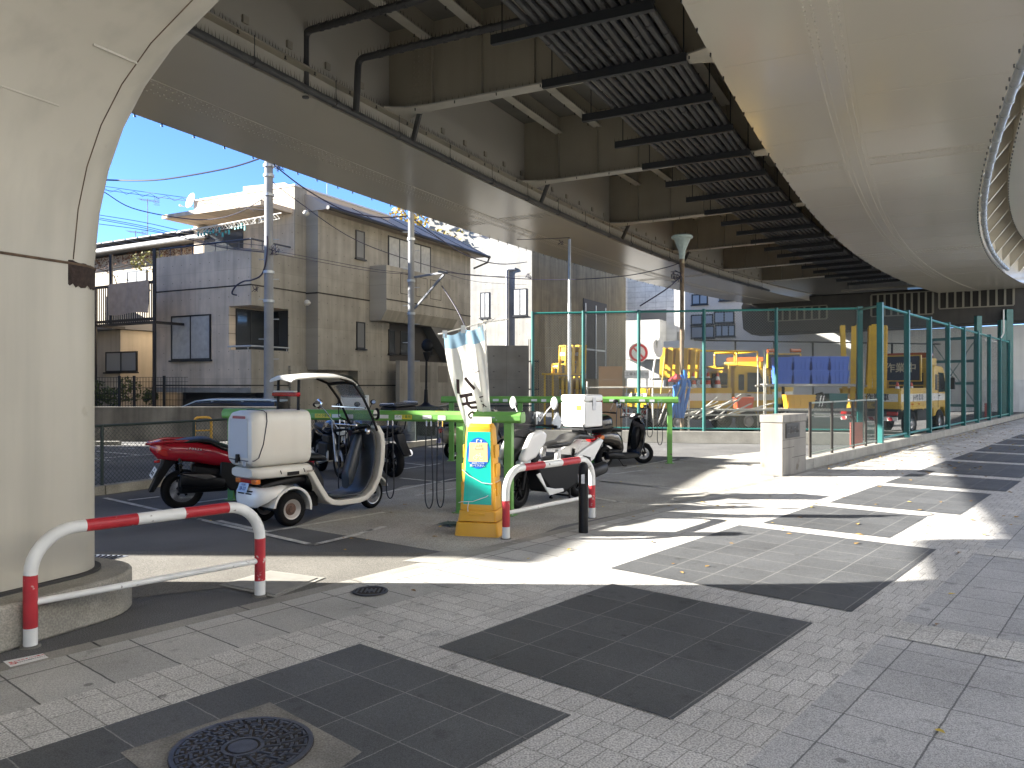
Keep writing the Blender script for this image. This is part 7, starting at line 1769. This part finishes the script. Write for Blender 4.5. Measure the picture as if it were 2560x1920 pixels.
# ================================================================== THE FENCED YARD: TRUCKS, SHELF, SIGNS, CONES
def truck(label, x, y, hdg, writing=None, bars=True, boards=0, cones=(), rail=False, lightbar=True, sign=False, bedl=3.0):
    t = thing('road_works_truck', label, 'truck', M=Matrix.Translation((x, y, 0)) @ Matrix.Rotation(R(90 - hdg), 4, 'Z'), group='yellow road works trucks in the yard')
    # origin under the rear axle
    WB = 2.6; z0 = .98
    for wx in (0, WB):
        for s in (-1, 1):
            mb = MB(); yy = s * .80; mb.lathe([(.20, -.11), (.33, -.12), (.385, -.09), (.39, 0), (.385, .09), (.33, .12), (.20, .11), (.20, -.11)], (wx, yy, .39), (0, 1, 0), 28, cap=False); w_ = mb.build('wheel', RUBBER, t, smooth=50)
            mb = MB(); mb.lathe([(.205, s * .115), (.19, s * .06), (.12, s * .03), (.09, s * .08), (.0, s * .09)], (wx, yy, .39), (0, 1, 0), 22, cap=False)
            mb.build('rim', ALU, w_)
    mb = MB(); mb.box(-1.0, WB + .5, -.42, .42, .48, .75); mb.box(-.9, 1.6, -.8, .8, .78, .95); mb.box(.7, 1.7, -.82, -.5, .45, .8); mb.box(.7, 1.7, .5, .82, .45, .8); mb.build('chassis', mat('chassis_black', (.02, .02, .02), .7), t, bevel=.01)
    xb0, xb1 = -1.05, bedl - 1.05 + .0
    mb = MB(); mb.box(xb0, xb1, -.9, .9, z0 - .06, z0); mb.build('bed_floor', mat('bed_grey', (.12, .12, .12), .8), t, smooth=0)
    for s in (-1, 1):
        mb = MB(); mb.box(xb0, xb1, s * .9 - .02, s * .9 + .02, z0 - .12, z0 + .50)
        for i in range(4): xx = xb0 + .1 + i * (xb1 - xb0 - .2) / 3; mb.box(xx - .03, xx + .03, s * .925 - .006, s * .925 + .006, z0 - .18, z0 + .02)
        mb.box(xb0, xb1, s * .93 - .012, s * .93 + .012, z0 + .44, z0 + .52); mb.box(xb0, xb1, s * .925 - .01, s * .925 + .01, z0 - .14, z0 - .09)
        sg = mb.build('side_gate', YELTR, t, bevel=.006)
        mb = MB(); mb.box(xb0 + .05, xb1 - .02, s * .922 - .003, s * .922 + .003, z0 + .10, z0 + .34); mb.build('white_band', WHPL, sg, smooth=0)
        if writing and s < 0: text_mesh('lettering', writing, .22, mat('navy_ink', (.02, .025, .05), .5), frame_m(((xb0 + xb1) / 2, -.928, z0 + .21), (1, 0, 0), (0, 0, 1)), sg, spacing=1.1)
    mb = MB(); mb.box(xb0 - .04, xb0, -.9, .9, z0 - .12, z0 + .50); tg = mb.build('tailgate', YELTR, t, bevel=.008)
    mb = MB(); mb.box(xb0 - .047, xb0 - .041, -.86, .86, z0 + .10, z0 + .34); mb.build('white_band', WHPL, tg, smooth=0)
    text_mesh('lettering', '作業車', .24, INK, frame_m((xb0 - .05, -.25, z0 + .22), (0, -1, 0), (0, 0, 1)), tg, bold=.004); text_mesh('lettering', '最徐行', .10, INK, frame_m((xb0 - .045, -.25, z0 - .02), (0, -1, 0), (0, 0, 1)), tg)
    mb = MB(); mb.box(xb0 - .1, xb0 - .02, -.85, .85, .50, .62); bmp = mb.build('bumper', WHPL, t, smooth=0)
    mb = MB()
    for i in range(6): yy = -.75 + i * .28; mb.prism([(yy, .505), (yy + .14, .505), (yy + .20, .615), (yy + .06, .615)], (xb0 - .101, 0, 0), (0, 1, 0), (0, 0, 1), (-.003, 0, 0))
    mb.build('red_stripes', REDP, bmp, smooth=0)
    for s in (-1, 1): mb = MB(); mb.box(xb0 - .09, xb0 - .03, s * .7 - .16, s * .7 + .16, .66, .78); mb.build('tail_lamp', TAIL, t, bevel=.01)
    # cab
    xc = xb1 + .12
    mb = MB(); prf = [(xc, .55), (xc, 2.12), (xc + .12, 2.26), (xc + .95, 2.22), (xc + 1.12, 2.02), (xc + 1.42, 1.30), (xc + 1.50, 1.22), (xc + 1.52, .62), (xc + 1.40, .50), (xc + 1.28, .55), (xc + 1.1, .84), (xc + .7, .84), (xc + .52, .55)]
    mb.prism(prf, (0, -.86, 0), (1, 0, 0), (0, 0, 1), (0, 1.72, 0)); cab = mb.build('cab', YELTR, t, bevel=.05, seg=3)
    for s in (-1, 1):
        mb = MB(); mb.prism([(xc + .50, 1.36), (xc + .50, 2.02), (xc + .98, 2.0), (xc + 1.27, 1.36)], (0, s * .86, 0), (1, 0, 0), (0, 0, 1), (0, s * .012, 0)); mb.build('side_window', GLASS, cab, bevel=.004)
        mb = MB(); mb.prism([(xc + .16, 1.42), (xc + .16, 1.95), (xc + .38, 1.95), (xc + .38, 1.42)], (0, s * .86, 0), (1, 0, 0), (0, 0, 1), (0, s * .012, 0)); mb.build('quarter_window', GLASS, cab, bevel=.02)
        mb = MB(); mb.prism([(xc + .45, z0 + .10), (xc + 1.50, z0 + .10), (xc + 1.50, z0 + .30), (xc + .45, z0 + .34)], (0, s * .862, 0), (1, 0, 0), (0, 0, 1), (0, s * .004, 0)); mb.prism([(xc + .02, z0 + .10), (xc + .44, z0 + .10), (xc + .44, z0 + .34), (xc + .02, z0 + .34)], (0, s * .862, 0), (1, 0, 0), (0, 0, 1), (0, s * .004, 0)); mb.build('white_band', WHPL, cab, smooth=0)
        mb = MB(); mb.box(xc + .445, xc + .455, s * .864 - .006, s * .864 + .006, .85, 2.05); mb.box(xc + .5, xc + .62, s * .87 - .012, s * .87 + .012, 1.22, 1.26); mb.build('door_seam', BLKPL, cab, smooth=0)
        mb = MB(); mb.tube([(xc + 1.2, s * .88, 1.95), (xc + 1.36, s * 1.02, 1.9), (xc + 1.38, s * 1.02, 1.5)], .014, 6); mb.box(xc + 1.33, xc + 1.41, s * 1.02 - .08, s * 1.02 + .08, 1.45, 1.85); mb.build('wing_mirror', BLKPL, cab, bevel=.02)
    mb = MB(); mb.prism([(-.76, 0), (.76, 0), (.70, .72), (-.70, .72)], (xc + 1.405, 0, 1.33), (0, 1, 0), (-.38, 0, .92), (.012, 0, .006)); mb.build('windscreen', GLASS, cab, smooth=0)
    mb = MB(); mb.box(xc - .01, xc + .10, -.55, .55, 1.5, 2.0); mb.build('rear_window', GLASS, cab, smooth=0)
    if lightbar:
        mb = MB(); mb.box(xc + .05, xc + .7, -.75, .75, 2.24, 2.50); mb.build('roof_box', YELTR, t, bevel=.04)
        mb = MB(); mb.loft([(xc + .12, 0, 2.60, .72, .09), (xc + .38, 0, 2.60, .74, .09)], 20, 6); mb.build('warning_lights', mat('amber_dome', (.40, .09, .02), .2, coat=.4), t)
    if sign:
        mb = MB(); mb.box(xc - .5, xc - .42, -.6, .6, 1.75, 2.55); sp_ = mb.build('sign_board', mat('sign_navy', (.015, .02, .05), .5), t, smooth=0)
        mb = MB()
        for a, b, c, d in ((-.64, -.6, 1.72, 2.58), (.6, .64, 1.72, 2.58), (-.6, .6, 1.71, 1.75), (-.6, .6, 2.55, 2.59)): mb.box(xc - .51, xc - .41, a, b, c, d)
        mb.build('sign_frame', YELTR, sp_, smooth=0)
        text_mesh('lettering', '作業中', .34, mat('sign_gold', (.55, .50, .36), .5), frame_m((xc - .51, 0, 2.15), (0, -1, 0), (0, 0, 1)), sp_, bold=.004)
    if rail:
        mb = MB()
        for s in (-1, 1): mb.tube(bent([(xc + .2, s * .7, 2.2), (xc + .2, s * .7, 2.72), (xc + 1.0, s * .7, 2.72), (xc + 1.0, s * .7, 2.2)], .1), .03, 8)
        mb.tube([(xc + .2, -.7, 2.72), (xc + .2, .7, 2.72)], .03, 8); mb.tube([(xc - 1.3, -.7, 2.72), (xc + .2, -.7, 2.72)], .03, 8); mb.tube([(xc + 1.0, -.7, 2.72), (xc + 1.0, .7, 2.72)], .03, 8); mb.build('roof_rail', YELTR, t)
    mb = MB()
    for s in (-1, 1): mb.box(xb1 - .10, xb1 - .02, s * .84 - .04, s * .84 + .04, z0, 2.25)
    mb.box(xb1 - .09, xb1 - .03, -.84, .84, 2.18, 2.25); mb.box(xb1 - .09, xb1 - .03, -.84, .84, 1.55, 1.6); mb.build('guard_frame', YELTR, t, bevel=.005)
    return t, xb0, xb1, z0
def tloc(t, x, y, z): return t.matrix_world @ V((x, y, z))
CONEW = mat('cone_white', (.7, .7, .68), .4); CONER = mat('cone_red', (.55, .06, .025), .45)
def cone(p, label, s=1.0, rest=None):
    t = thing('traffic_cone', label, 'traffic cone', p, 0, 'red and white traffic cones'); mb = MB()
    prof = [(.145, .03), (.118, .19), (.095, .32), (.073, .45), (.052, .57), (.028, .69)]
    for i in range(5): mb.lathe([(prof[i][0] * s, prof[i][1] * s), (prof[i + 1][0] * s, prof[i + 1][1] * s)], (0, 0, 0), (0, 0, 1), 16, mi=i % 2)
    mb.lathe([(.028 * s, .69 * s), (0, .695 * s)], (0, 0, 0), (0, 0, 1), 16, mi=0); mb.build('cone_body', [CONER, CONEW], t)
    mb = MB(); mb.box(-.18 * s, .18 * s, -.18 * s, .18 * s, 0, .03 * s); mb.build('base', CONER, t, bevel=.006)
BARY = mat('barricade_yellow', (.62, .38, .02), .4, var=.12, vscale=5, rustc=(.25, .2, .12), rust=.36)
BARK = mat('barricade_dull_yellow', (.42, .26, .02), .5, var=.2, vscale=4)
def barricade(p, hdg, h, w, label, tilt=0.0, grp='folded yellow barricades', th=.05):
    t = thing('folded_barricade', label, 'barricade', M=Matrix.Translation(p) @ Matrix.Rotation(R(90 - hdg), 4, 'Z') @ Matrix.Rotation(R(tilt), 4, 'Y'), group=grp)
    mb = MB(); mb.box(-th, th, -w / 2, -w / 2 + .05, 0, h); mb.box(-th, th, w / 2 - .05, w / 2, 0, h); mb.box(-th, th, -w / 2 + .05, w / 2 - .05, h - .05, h); mb.box(-th, th, -w / 2 + .05, w / 2 - .05, .25, .30); mb.build('frame', BARY, t, bevel=.006)
    mb = MB(); mb.box(-.012, .012, -w / 2 + .051, w / 2 - .051, h * .45, h - .052)
    mb.build('board', BARK, t, smooth=0)
    mb = MB(); mb.box(-.034, -.0125, -w / 2 + .06, w / 2 - .06, h * .62, h * .74); mb.build('reflective_strip', CONEW, t, smooth=0)
# right-hand truck
tk, xb0, xb1, z0 = truck('yellow road works truck with tall barricades in its bed beside the gate', 11.9, 24.8, 46, 'JH作業車', sign=True)
bq = tloc(tk, xb0 + .12, .80, z0 + .002)
for i in range(6):
    barricade(bq + V((.906, -.42, 0)) * .22 * i, 112 + (i % 3) * 3, 2.5 - .04 * (i % 2), .85, ('tall yellow barricade at the left edge of the right-hand truck bed', 'second tall barricade from the left in the right-hand truck bed', 'third tall barricade from the left in the right-hand truck bed', 'fourth tall barricade from the left in the right-hand truck bed', 'fifth tall barricade from the left in the right-hand truck bed', 'tall barricade furthest right in the right-hand truck bed')[i], (-2, 1, -1, 2, -1, 1)[i], th=.075)
for x, y, lb in ((xb0 + .30, -.72, 'cone standing at the tailgate end of the right-hand truck'), (xb0 + .95, -.72, 'cone standing halfway along the right-hand truck bed'), (xb0 + 1.55, -.70, 'cone standing near the cab in the right-hand truck bed')): cone(tloc(tk, x, y, z0 + .002), lb, 1.0)
# left-hand truck
tk2, a0, a1, z2 = truck('yellow truck with roof rail, its cab behind the red and white cones', 5.15, 25.9, 74, None, lightbar=False, rail=True, bedl=3.0)
for i in range(5):
    barricade(tloc(tk2, a0 + .95 + i * .28, -.1, z2 + .85), 118, 1.0, .6, ('yellow barricade furthest left on the left truck', 'second yellow barricade on the left truck', 'middle yellow barricade on the left truck, behind the lamp post', 'fourth yellow barricade on the left truck', 'yellow barricade nearest the cab on the left truck')[i], 3, th=.08)
mb = MB()
for q in (a0 + .75, a0 + 1.6, a0 + 2.4):
    for s in (-.7, .4): mb.box(q - .03, q + .03, s - .03, s + .03, z2, z2 + .78)
mb.box(a0 + .7, a0 + 2.5, -.75, .45, z2 + .78, z2 + .84)
ft = thing('truck_rack', 'dark steel carrying rack on the left truck bed', 'rack', M=tk2.matrix_world.copy()); mb.build('frame', mat('chassis_black', (.02, .02, .02), .7), ft, bevel=.004)
for i, (x, lb) in enumerate(((a0 + 1.75, 'leftmost of the cones on the left truck'), (a0 + 2.05, 'cone beside the lamp post on the left truck'), (a0 + 2.3, 'cone just right of the lamp post on the left truck'), (a0 + 2.6, 'cone nearest the cab of the left truck'))): cone(tloc(tk2, x, -.60 - .1 * (i % 2), z2 + .30), lb, 1.05)
mb = MB(); mb.box(a0 + 1.5, a0 + 2.85, -.85, -.3, z2 + .002, z2 + .298); cr = thing('red_tool_chest', 'dark red chest in the left truck bed under the cones', 'chest', M=tk2.matrix_world.copy()); mb.build('body', mat('dull_red', (.20, .02, .02), .5), cr, bevel=.02)
mb = MB(); mb.box(a0 + 1.48, a0 + 2.87, -.87, -.28, z2 + .30, z2 + .302); 
# third truck further back
truck('yellow truck furthest back with a lit sign board and two amber lamps', 10.6, 32.5, 215, None, sign=False, lightbar=True)
sb = thing('message_board', 'dark roadside message board with yellow characters and amber lamps on top, behind the blue bins', 'sign', P(1960, 900, 31))
q = P(1960, 892, 31); mb = MB(); mb.box(-.62, .62, -.05, .05, -.55, .22); b_ = mb.build('board', mat('sign_navy', (.015, .02, .05), .5), sb, smooth=0)
text_mesh('lettering', '作業中', .36, mat('sign_gold', (.55, .50, .36), .5), frame_m((0, -.052, -.1), (1, 0, 0), (0, 0, 1)), b_, bold=.004)
mb = MB(); mb.box(-.68, -.62, -.06, .06, -.9, .26); mb.box(.62, .68, -.06, .06, -.9, .26); mb.box(-.62, .62, -.06, .06, .22, .26); mb.build('frame', YELTR, sb, smooth=0)
for s in (-1, 1): mb = MB(); mb.loft([(s * .46 - .2, 0, .38, .1, .08), (s * .46 + .2, 0, .38, .1, .08)], 14, 4); mb.build('amber_lamp', mat('amber_dome', (.40, .09, .02), .2, coat=.4), sb)
mb = MB(); mb.box(-.05, .05, .06, .14, -2.5, -.5); mb.build('post', BLKPL, sb, smooth=0)
# shelf with blue bins
SY = 24.0
shf = thing('scaffold_shelf', 'scaffold pipe shelf carrying the blue bins and the crates', 'shelf', P(2030, 1000, SY))
x0, x1 = P(1900, 0, SY).x, P(2150, 0, SY).x
mb = MB()
for z in (.84, 1.60):
    mb.box(x0 - (.6 if z < 1 else -.15), x1, SY - .25, SY + .45, z, z + .03)
    for y in (SY - .27, SY + .47): mb.tube([(x0 - (1.4 if z < 1 else .0), y, z - .03), (x1 + .1, y, z - .03)], .025, 8)
mb.build('shelf_board', mat('grey_board', (.34, .33, .30), .8, var=.2), shf, world=True, smooth=30)
for px in (1907, 2148):
    for y in (SY - .27, SY + .47):
        q = P(px, 0, SY).x; mb = MB(); mb.tube([(q, y, 0), (q, y, 2.45)], .025, 8); mb.build('upright', mat('rusty_pipe', (.36, .34, .28), .6, rustc=(.2, .1, .05), rust=.42), shf, world=True)
BLUE = mat('blue_bin_plastic', (.05, .13, .50), .45, var=.05)
def bin_(cx, z, w, h, label, m=BLUE, name='storage_bin', cat='bin', grp='blue storage bins on the scaffold shelf', y=SY, dep=.38, lip=True):
    t = thing(name, label, cat, (cx, y, z), 0, grp); mb = MB()
    def rg(zz, k): return [(sx * w / 2 * k, sy * dep / 2 * k, zz) for sx, sy in ((-1, -1), (1, -1), (1, 1), (-1, 1))]
    mb.rings([rg(0, .88), rg(h * .97, 1.0), rg(h, 1.0), rg(h, .94), rg(.04, .84)], cap=False); mb.poly([V(p) for p in rg(0, .88)]); mb.poly([V(p) for p in rg(.04, .84)])
    mb.build('body', m, t, smooth=0, bevel=.006)
    mb = MB()
    for zz in (h * .93, h * .66): mb.box(-w / 2 - .008, w / 2 + .008, -dep / 2 - .010, -dep / 2 + .004, zz - .012, zz + .012)
    for i in range(5): x = -w * .42 + i * w * .21; mb.box(x - .006, x + .006, -dep / 2 - .005, -dep / 2 + .015, h * .1, h * .9)
    mb.build('rib', m, t, smooth=0)
bw_ = [P(u, 0, SY).x for u in (1932, 1977, 2022, 2068, 2118)]
names = ('first', 'second', 'third', 'last')
for r_ in range(2):
    for i in range(4):
        w_ = bw_[i + 1] - bw_[i] - .02; hh = .42 if not (r_ == 1 and i == 0) else .40
        bin_((bw_[i] + bw_[i + 1]) / 2, 1.632 + r_ * .425, w_, hh, f'{names[i]} blue bin from the left in the {"lower" if r_ == 0 else "upper"} row on the shelf')
bin_(P(1997, 0, SY).x, .872, .92, .42, 'yellow crate on the lower shelf under the blue bins', mat('yellow_crate', (.62, .34, .02), .45), 'crate', 'crate', 'crates on the lower shelf')
bin_(P(2090, 0, SY).x, .872, .58, .46, 'dark teal crate on the lower shelf under the blue bins', mat('teal_crate', (.03, .13, .13), .5), 'crate', 'crate', 'crates on the lower shelf')
bin_(P(1858, 0, SY).x, .872, .56, .34, 'orange-red basket at the left end of the lower shelf', mat('orange_basket', (.62, .09, .03), .45), 'basket', 'basket', 'crates on the lower shelf')
mb = MB(); cx = P(2047, 0, SY).x; mb.loft([(cx - .2, SY, 1.05, .12, .17), (cx - .1, SY, 1.10, .15, .22), (cx + .1, SY, 1.13, .15, .25), (cx + .2, SY, 1.05, .12, .17)], 14, 3); mb.cm = 1
for i in (-.02, .07): mb.obox((cx + i, SY - .155, 1.10), (.02, 0, .02), (0, .005, 0), (.03, 0, .16))
tag(mb.build('black_bag', [mat('black_bag', (.015, .015, .017), .7, bump=.5, bscale=20), CONEW]), 'black bag with two white stripes between the yellow and teal crates', 'bag')
# pipe rails at the front of the yard, long poles
rl_ = thing('pipe_rail', 'white painted scaffold pipe rail along the inside of the yard fence', 'rail', (4, 22.6, 0))
RPIPE = mat('white_rusty_pipe', (.55, .53, .46), .55, var=.15, rustc=(.25, .14, .08), rust=.40)
for z, u0, u1 in ((1.52, 1465, 1735), (.87, 1690, 2130), (.72, 1690, 2110)):
    mb = MB(); mb.tube([P(u0, 0, 22.6).x * V((1, 0, 0)) + V((0, 22.6, z)), P(u1, 0, 22.4).x * V((1, 0, 0)) + V((0, 22.4, z))], .026, 8); mb.build('rail_pipe', RPIPE, rl_, world=True)
for u in (1468, 1632, 1722, 1910):
    q = P(u, 0, 22.6); mb = MB(); mb.tube([V((q.x, 22.6, 0)), V((q.x, 22.6, 1.7 if u < 1800 else 2.6))], .026, 8); mb.build('upright', RPIPE, rl_, world=True)
rl = random.Random(21)
for i in range(9):
    u = 1690 + i * 14; a = P(u, 1045 + rl.uniform(-6, 6), 22.9); b = P(u + rl.uniform(60, 200), 1000 + rl.uniform(-15, 10), 23.2); mb = MB(); mb.tube([a, b], .022, 6)
    tag(mb.build('scaffold_pipe', RPIPE), 'loose pale scaffold pipe heaped inside the yard fence', 'pipe', 'loose scaffold pipes heaped inside the fence')
for i, (u0, v0, u1, v1, m, lb) in enumerate(((1720, 928, 1690, 995, RPIPE, 'pale pole leaning right of the blue cloth'), (1662, 890, 1652, 985, mat('yellow_stick', (.55, .40, .05), .5), 'thin yellow stick leaning on the rail'), (1676, 975, 1645, 1060, RPIPE, 'broom stick leaning low against the fence'), (1695, 960, 1655, 1065, RPIPE, 'second broom stick leaning low against the fence'))):
    mb = MB(); mb.tube([P(u0, v0, 22.5), P(u1, v1, 22.35)], .018, 6); tag(mb.build('leaning_pole', m), lb, 'pole', 'poles leaning against the yard fence')
mb = MB()
for i in range(7):
    u = 1690 + i * 5; pts = [P(u + rl.uniform(-2, 2), 925 + abs(i - 4) * 12, 22.45), P(u + rl.uniform(-6, 6), 960, 22.42), P(u - 8 + rl.uniform(-6, 6), 1000, 22.45), P(u - 14 + rl.uniform(-6, 8), 1045, 22.42)]
    mb.tube(bent(pts, .2), [.05] * len(bent(pts, .2)), 6)
tag(mb.build('blue_sheet', mat('blue_tarp', (.02, .17, .55), .5, bump=.6, bscale=12), smooth=60), 'crumpled blue plastic sheet hanging beside the lamp pole', 'sheet')
mb = MB(); p = P(1689, 945, 22.5); mb.loft([(p.x - .2, p.y, p.z - .08, .05, .03), (p.x, p.y, p.z, .14, .13), (p.x + .2, p.y, p.z - .02, .05, .10)], 12, 2.2); tag(mb.build('red_bucket', mat('red_plastic', (.50, .03, .04), .4)), 'red plastic scoop on the pipe rail', 'scoop')
# round no-entry sign on its pole, the back of another sign
s1 = thing('road_sign', 'round red-ringed sign with a red slash behind the teal fence post', 'sign', P(1596, 882, 23.2))
mb = MB(); mb.lathe([(.30, 0), (.30, .006), (0, .0061)], (0, 0, 0), (0, -1, 0), 40); mb.build('disc', CONEW, s1)
SR = mat('sign_red', (.60, .03, .04), .4)
mb = MB()
for i in range(40):
    a0, a1 = 2 * math.pi * i / 40, 2 * math.pi * (i + 1) / 40
    mb.add([(.275 * math.cos(a0), -.008, .275 * math.sin(a0)), (.275 * math.cos(a1), -.008, .275 * math.sin(a1)), (.205 * math.cos(a1), -.008, .205 * math.sin(a1)), (.205 * math.cos(a0), -.008, .205 * math.sin(a0))], [(0, 1, 2, 3)])
mb.obox((0, -.008, 0), (.155, 0, -.155), (.02, 0, .02), (0, .0008, 0)); mb.build('ring', SR, s1, smooth=0)
mb = MB(); mb.tube([(0.04, .02, .36), (0.04, .02, -2.33)], .022, 8); mb.build('post', GALV, s1)
s2 = thing('road_sign', 'white oval back of a round sign leaning among the poles', 'sign', P(1645, 870, 22.9))
mb = MB(); mb.lathe([(.28, 0), (.28, .006), (0, .0061)], (0, 0, 0), (.75, -.62, .1), 32); mb.build('disc', CONEW, s2)
mb = MB(); mb.tube([(.0, -.06, .3), (-.22, -.06, -1.15)], .028, 8); mb.build('post', CONEW, s2)
# plywood, white name board, stacked barricades
mb = MB(); a = P(1497, 916, 24.5); b = P(1556, 986, 24.5); mb.box(a.x, b.x, 24.5, 24.52, .0, a.z); tag(mb.build('plywood_sheet', mat('plywood', (.46, .25, .11), .7, var=.12, vscale=2), smooth=0), 'orange-brown plywood sheet leaning inside the fence', 'board')
wb = thing('name_board', 'white board with dark characters standing beside the plywood', 'board', P(1592, 935, 24.3), R(-4))
mb = MB(); mb.box(-.38, .38, -.01, .01, -.14, .12); b_ = mb.build('board', CONEW, wb, smooth=0); text_mesh('lettering', '工事お知らせ', .12, INK, frame_m((0, -.0125, -.01), (1, 0, 0), (0, 0, 1)), b_)
mb = MB(); mb.box(-.34, -.30, .012, .05, -1.94, .0); mb.box(.30, .34, .012, .05, -1.94, .0); mb.build('leg', GALV, wb, smooth=0)
yst = thing('barricade_stand', 'yellow steel stand holding the stack of barricades at the left of the yard', 'stand', P(1440, 1000, 24.6))
mb = MB(); q = P(1425, 933, 24.6); mb.box(P(1354, 0, 24.6).x, P(1462, 0, 24.6).x, 24.4, 24.9, q.z - .06, q.z)
for u in (1362, 1382, 1458): x = P(u, 0, 24.6).x; mb.box(x - .03, x + .03, 24.6, 24.66, 0, q.z - .061)
mb.build('frame', BARY, yst, world=True, smooth=0, bevel=.005)
for i, (u, vt) in enumerate(((1407, 870), (1424, 866), (1440, 868), (1452, 870), (1390, 915))):
    p = P(u, 0, 24.5); barricade(V((p.x, 24.45 - .0 * i, q.z + .002)), 62, (866 - 934) / -F * 24.5 + (.02 if i != 4 else -.55), .42, ('tall yellow barricade at the left of the stand', 'widest yellow barricade on the stand', 'yellow barricade right of the widest one on the stand', 'yellow barricade at the right end of the stand beside the teal post', 'short yellow barricade at the left end of the stand')[i], 2, 'barricades stored on the yellow stand')
for i, u in enumerate((1404, 1415, 1424, 1440, 1452)):
    p = P(u, 0, 24.9); barricade(V((p.x, 24.95, .25)), 80, q.z - .35, .34, ('leftmost', 'second', 'third', 'fourth', 'rightmost')[i] + ' of the yellow barricades standing under the stand', 0, 'barricades under the yellow stand')
# red boards, black gate by the pale building
for (u0, u1, v0, v1, Y, m, lb) in ((2126, 2157, 1056, 1128, 18.9, mat('salmon_board', (.50, .13, .10), .6, var=.08), 'salmon red board leaning on the low mesh fence'), (2462, 2479, 1008, 1052, 35.2, mat('dark_red_board', (.22, .03, .03), .6), 'dark red board by the far fence posts')):
    a, b = P(u0, v0, Y), P(u1, v1, Y); mb = MB(); mb.box(a.x, b.x, Y, Y + .03, max(.01, b.z), a.z); tag(mb.build('red_board', m, smooth=0), lb, 'board', 'red boards by the yard fence')
mb = MB()
for i in range(7): q = P(1322 + i * 4, 0, 30.5); mb.box(q.x - .012, q.x + .012, 30.5, 30.53, 0, 3.4 if i < 3 else 2.6)
for z in (.2, 1.4, 2.5): mb.box(P(1321, 0, 30.5).x, P(1348, 0, 30.5).x, 30.531, 30.55, z, z + .05)
tag(mb.build('black_gate', FRAME, smooth=0), 'tall black bar gate between the two concrete houses', 'gate')
mb = MB(); q = P(1262, 0, 29.5); mb.box(q.x - 1.2, q.x + .9, 29.5, 29.7, 0, 3.1); tag(mb.build('concrete_screen', CW, smooth=0), 'plain concrete screen wall between the house and the pale building', 'wall')
# dark inner fence line of the yard
yf2 = thing('yard_back_fence', 'dark back fence of the yard in front of the white wall', 'fence', (14, 40, 0))
a, b = P(1735, 1000, 36.5), P(2350, 1000, 40.0); a.z = b.z = 0; zt = 6.0
mb = MB(); a1, b1 = P(1720, 850, 36.5), P(1810, 852, 37.0); za = CH + (HOR - 852) / F * 37
mb.tube([V((a.x, a.y, za)), V((b.x, b.y, za))], .035, 6); mb.build('top_rail', BLKPL, yf2, world=True)
for u in (1838, 1935, 2032, 2110, 2230):
    x = (u - 1280) / F; d = b - a; k = (x * a.y - a.x) / (d.x - x * d.y); q = a + d * k; mb = MB(); mb.tube([q, q + UPZ * za], .05, 8); mb.build('post', BLKPL, yf2, world=True)
mb = MB(); chain(mb, a, b, .2, za, .16, .003); mb.build('mesh', WIREG, yf2, world=True, smooth=0)
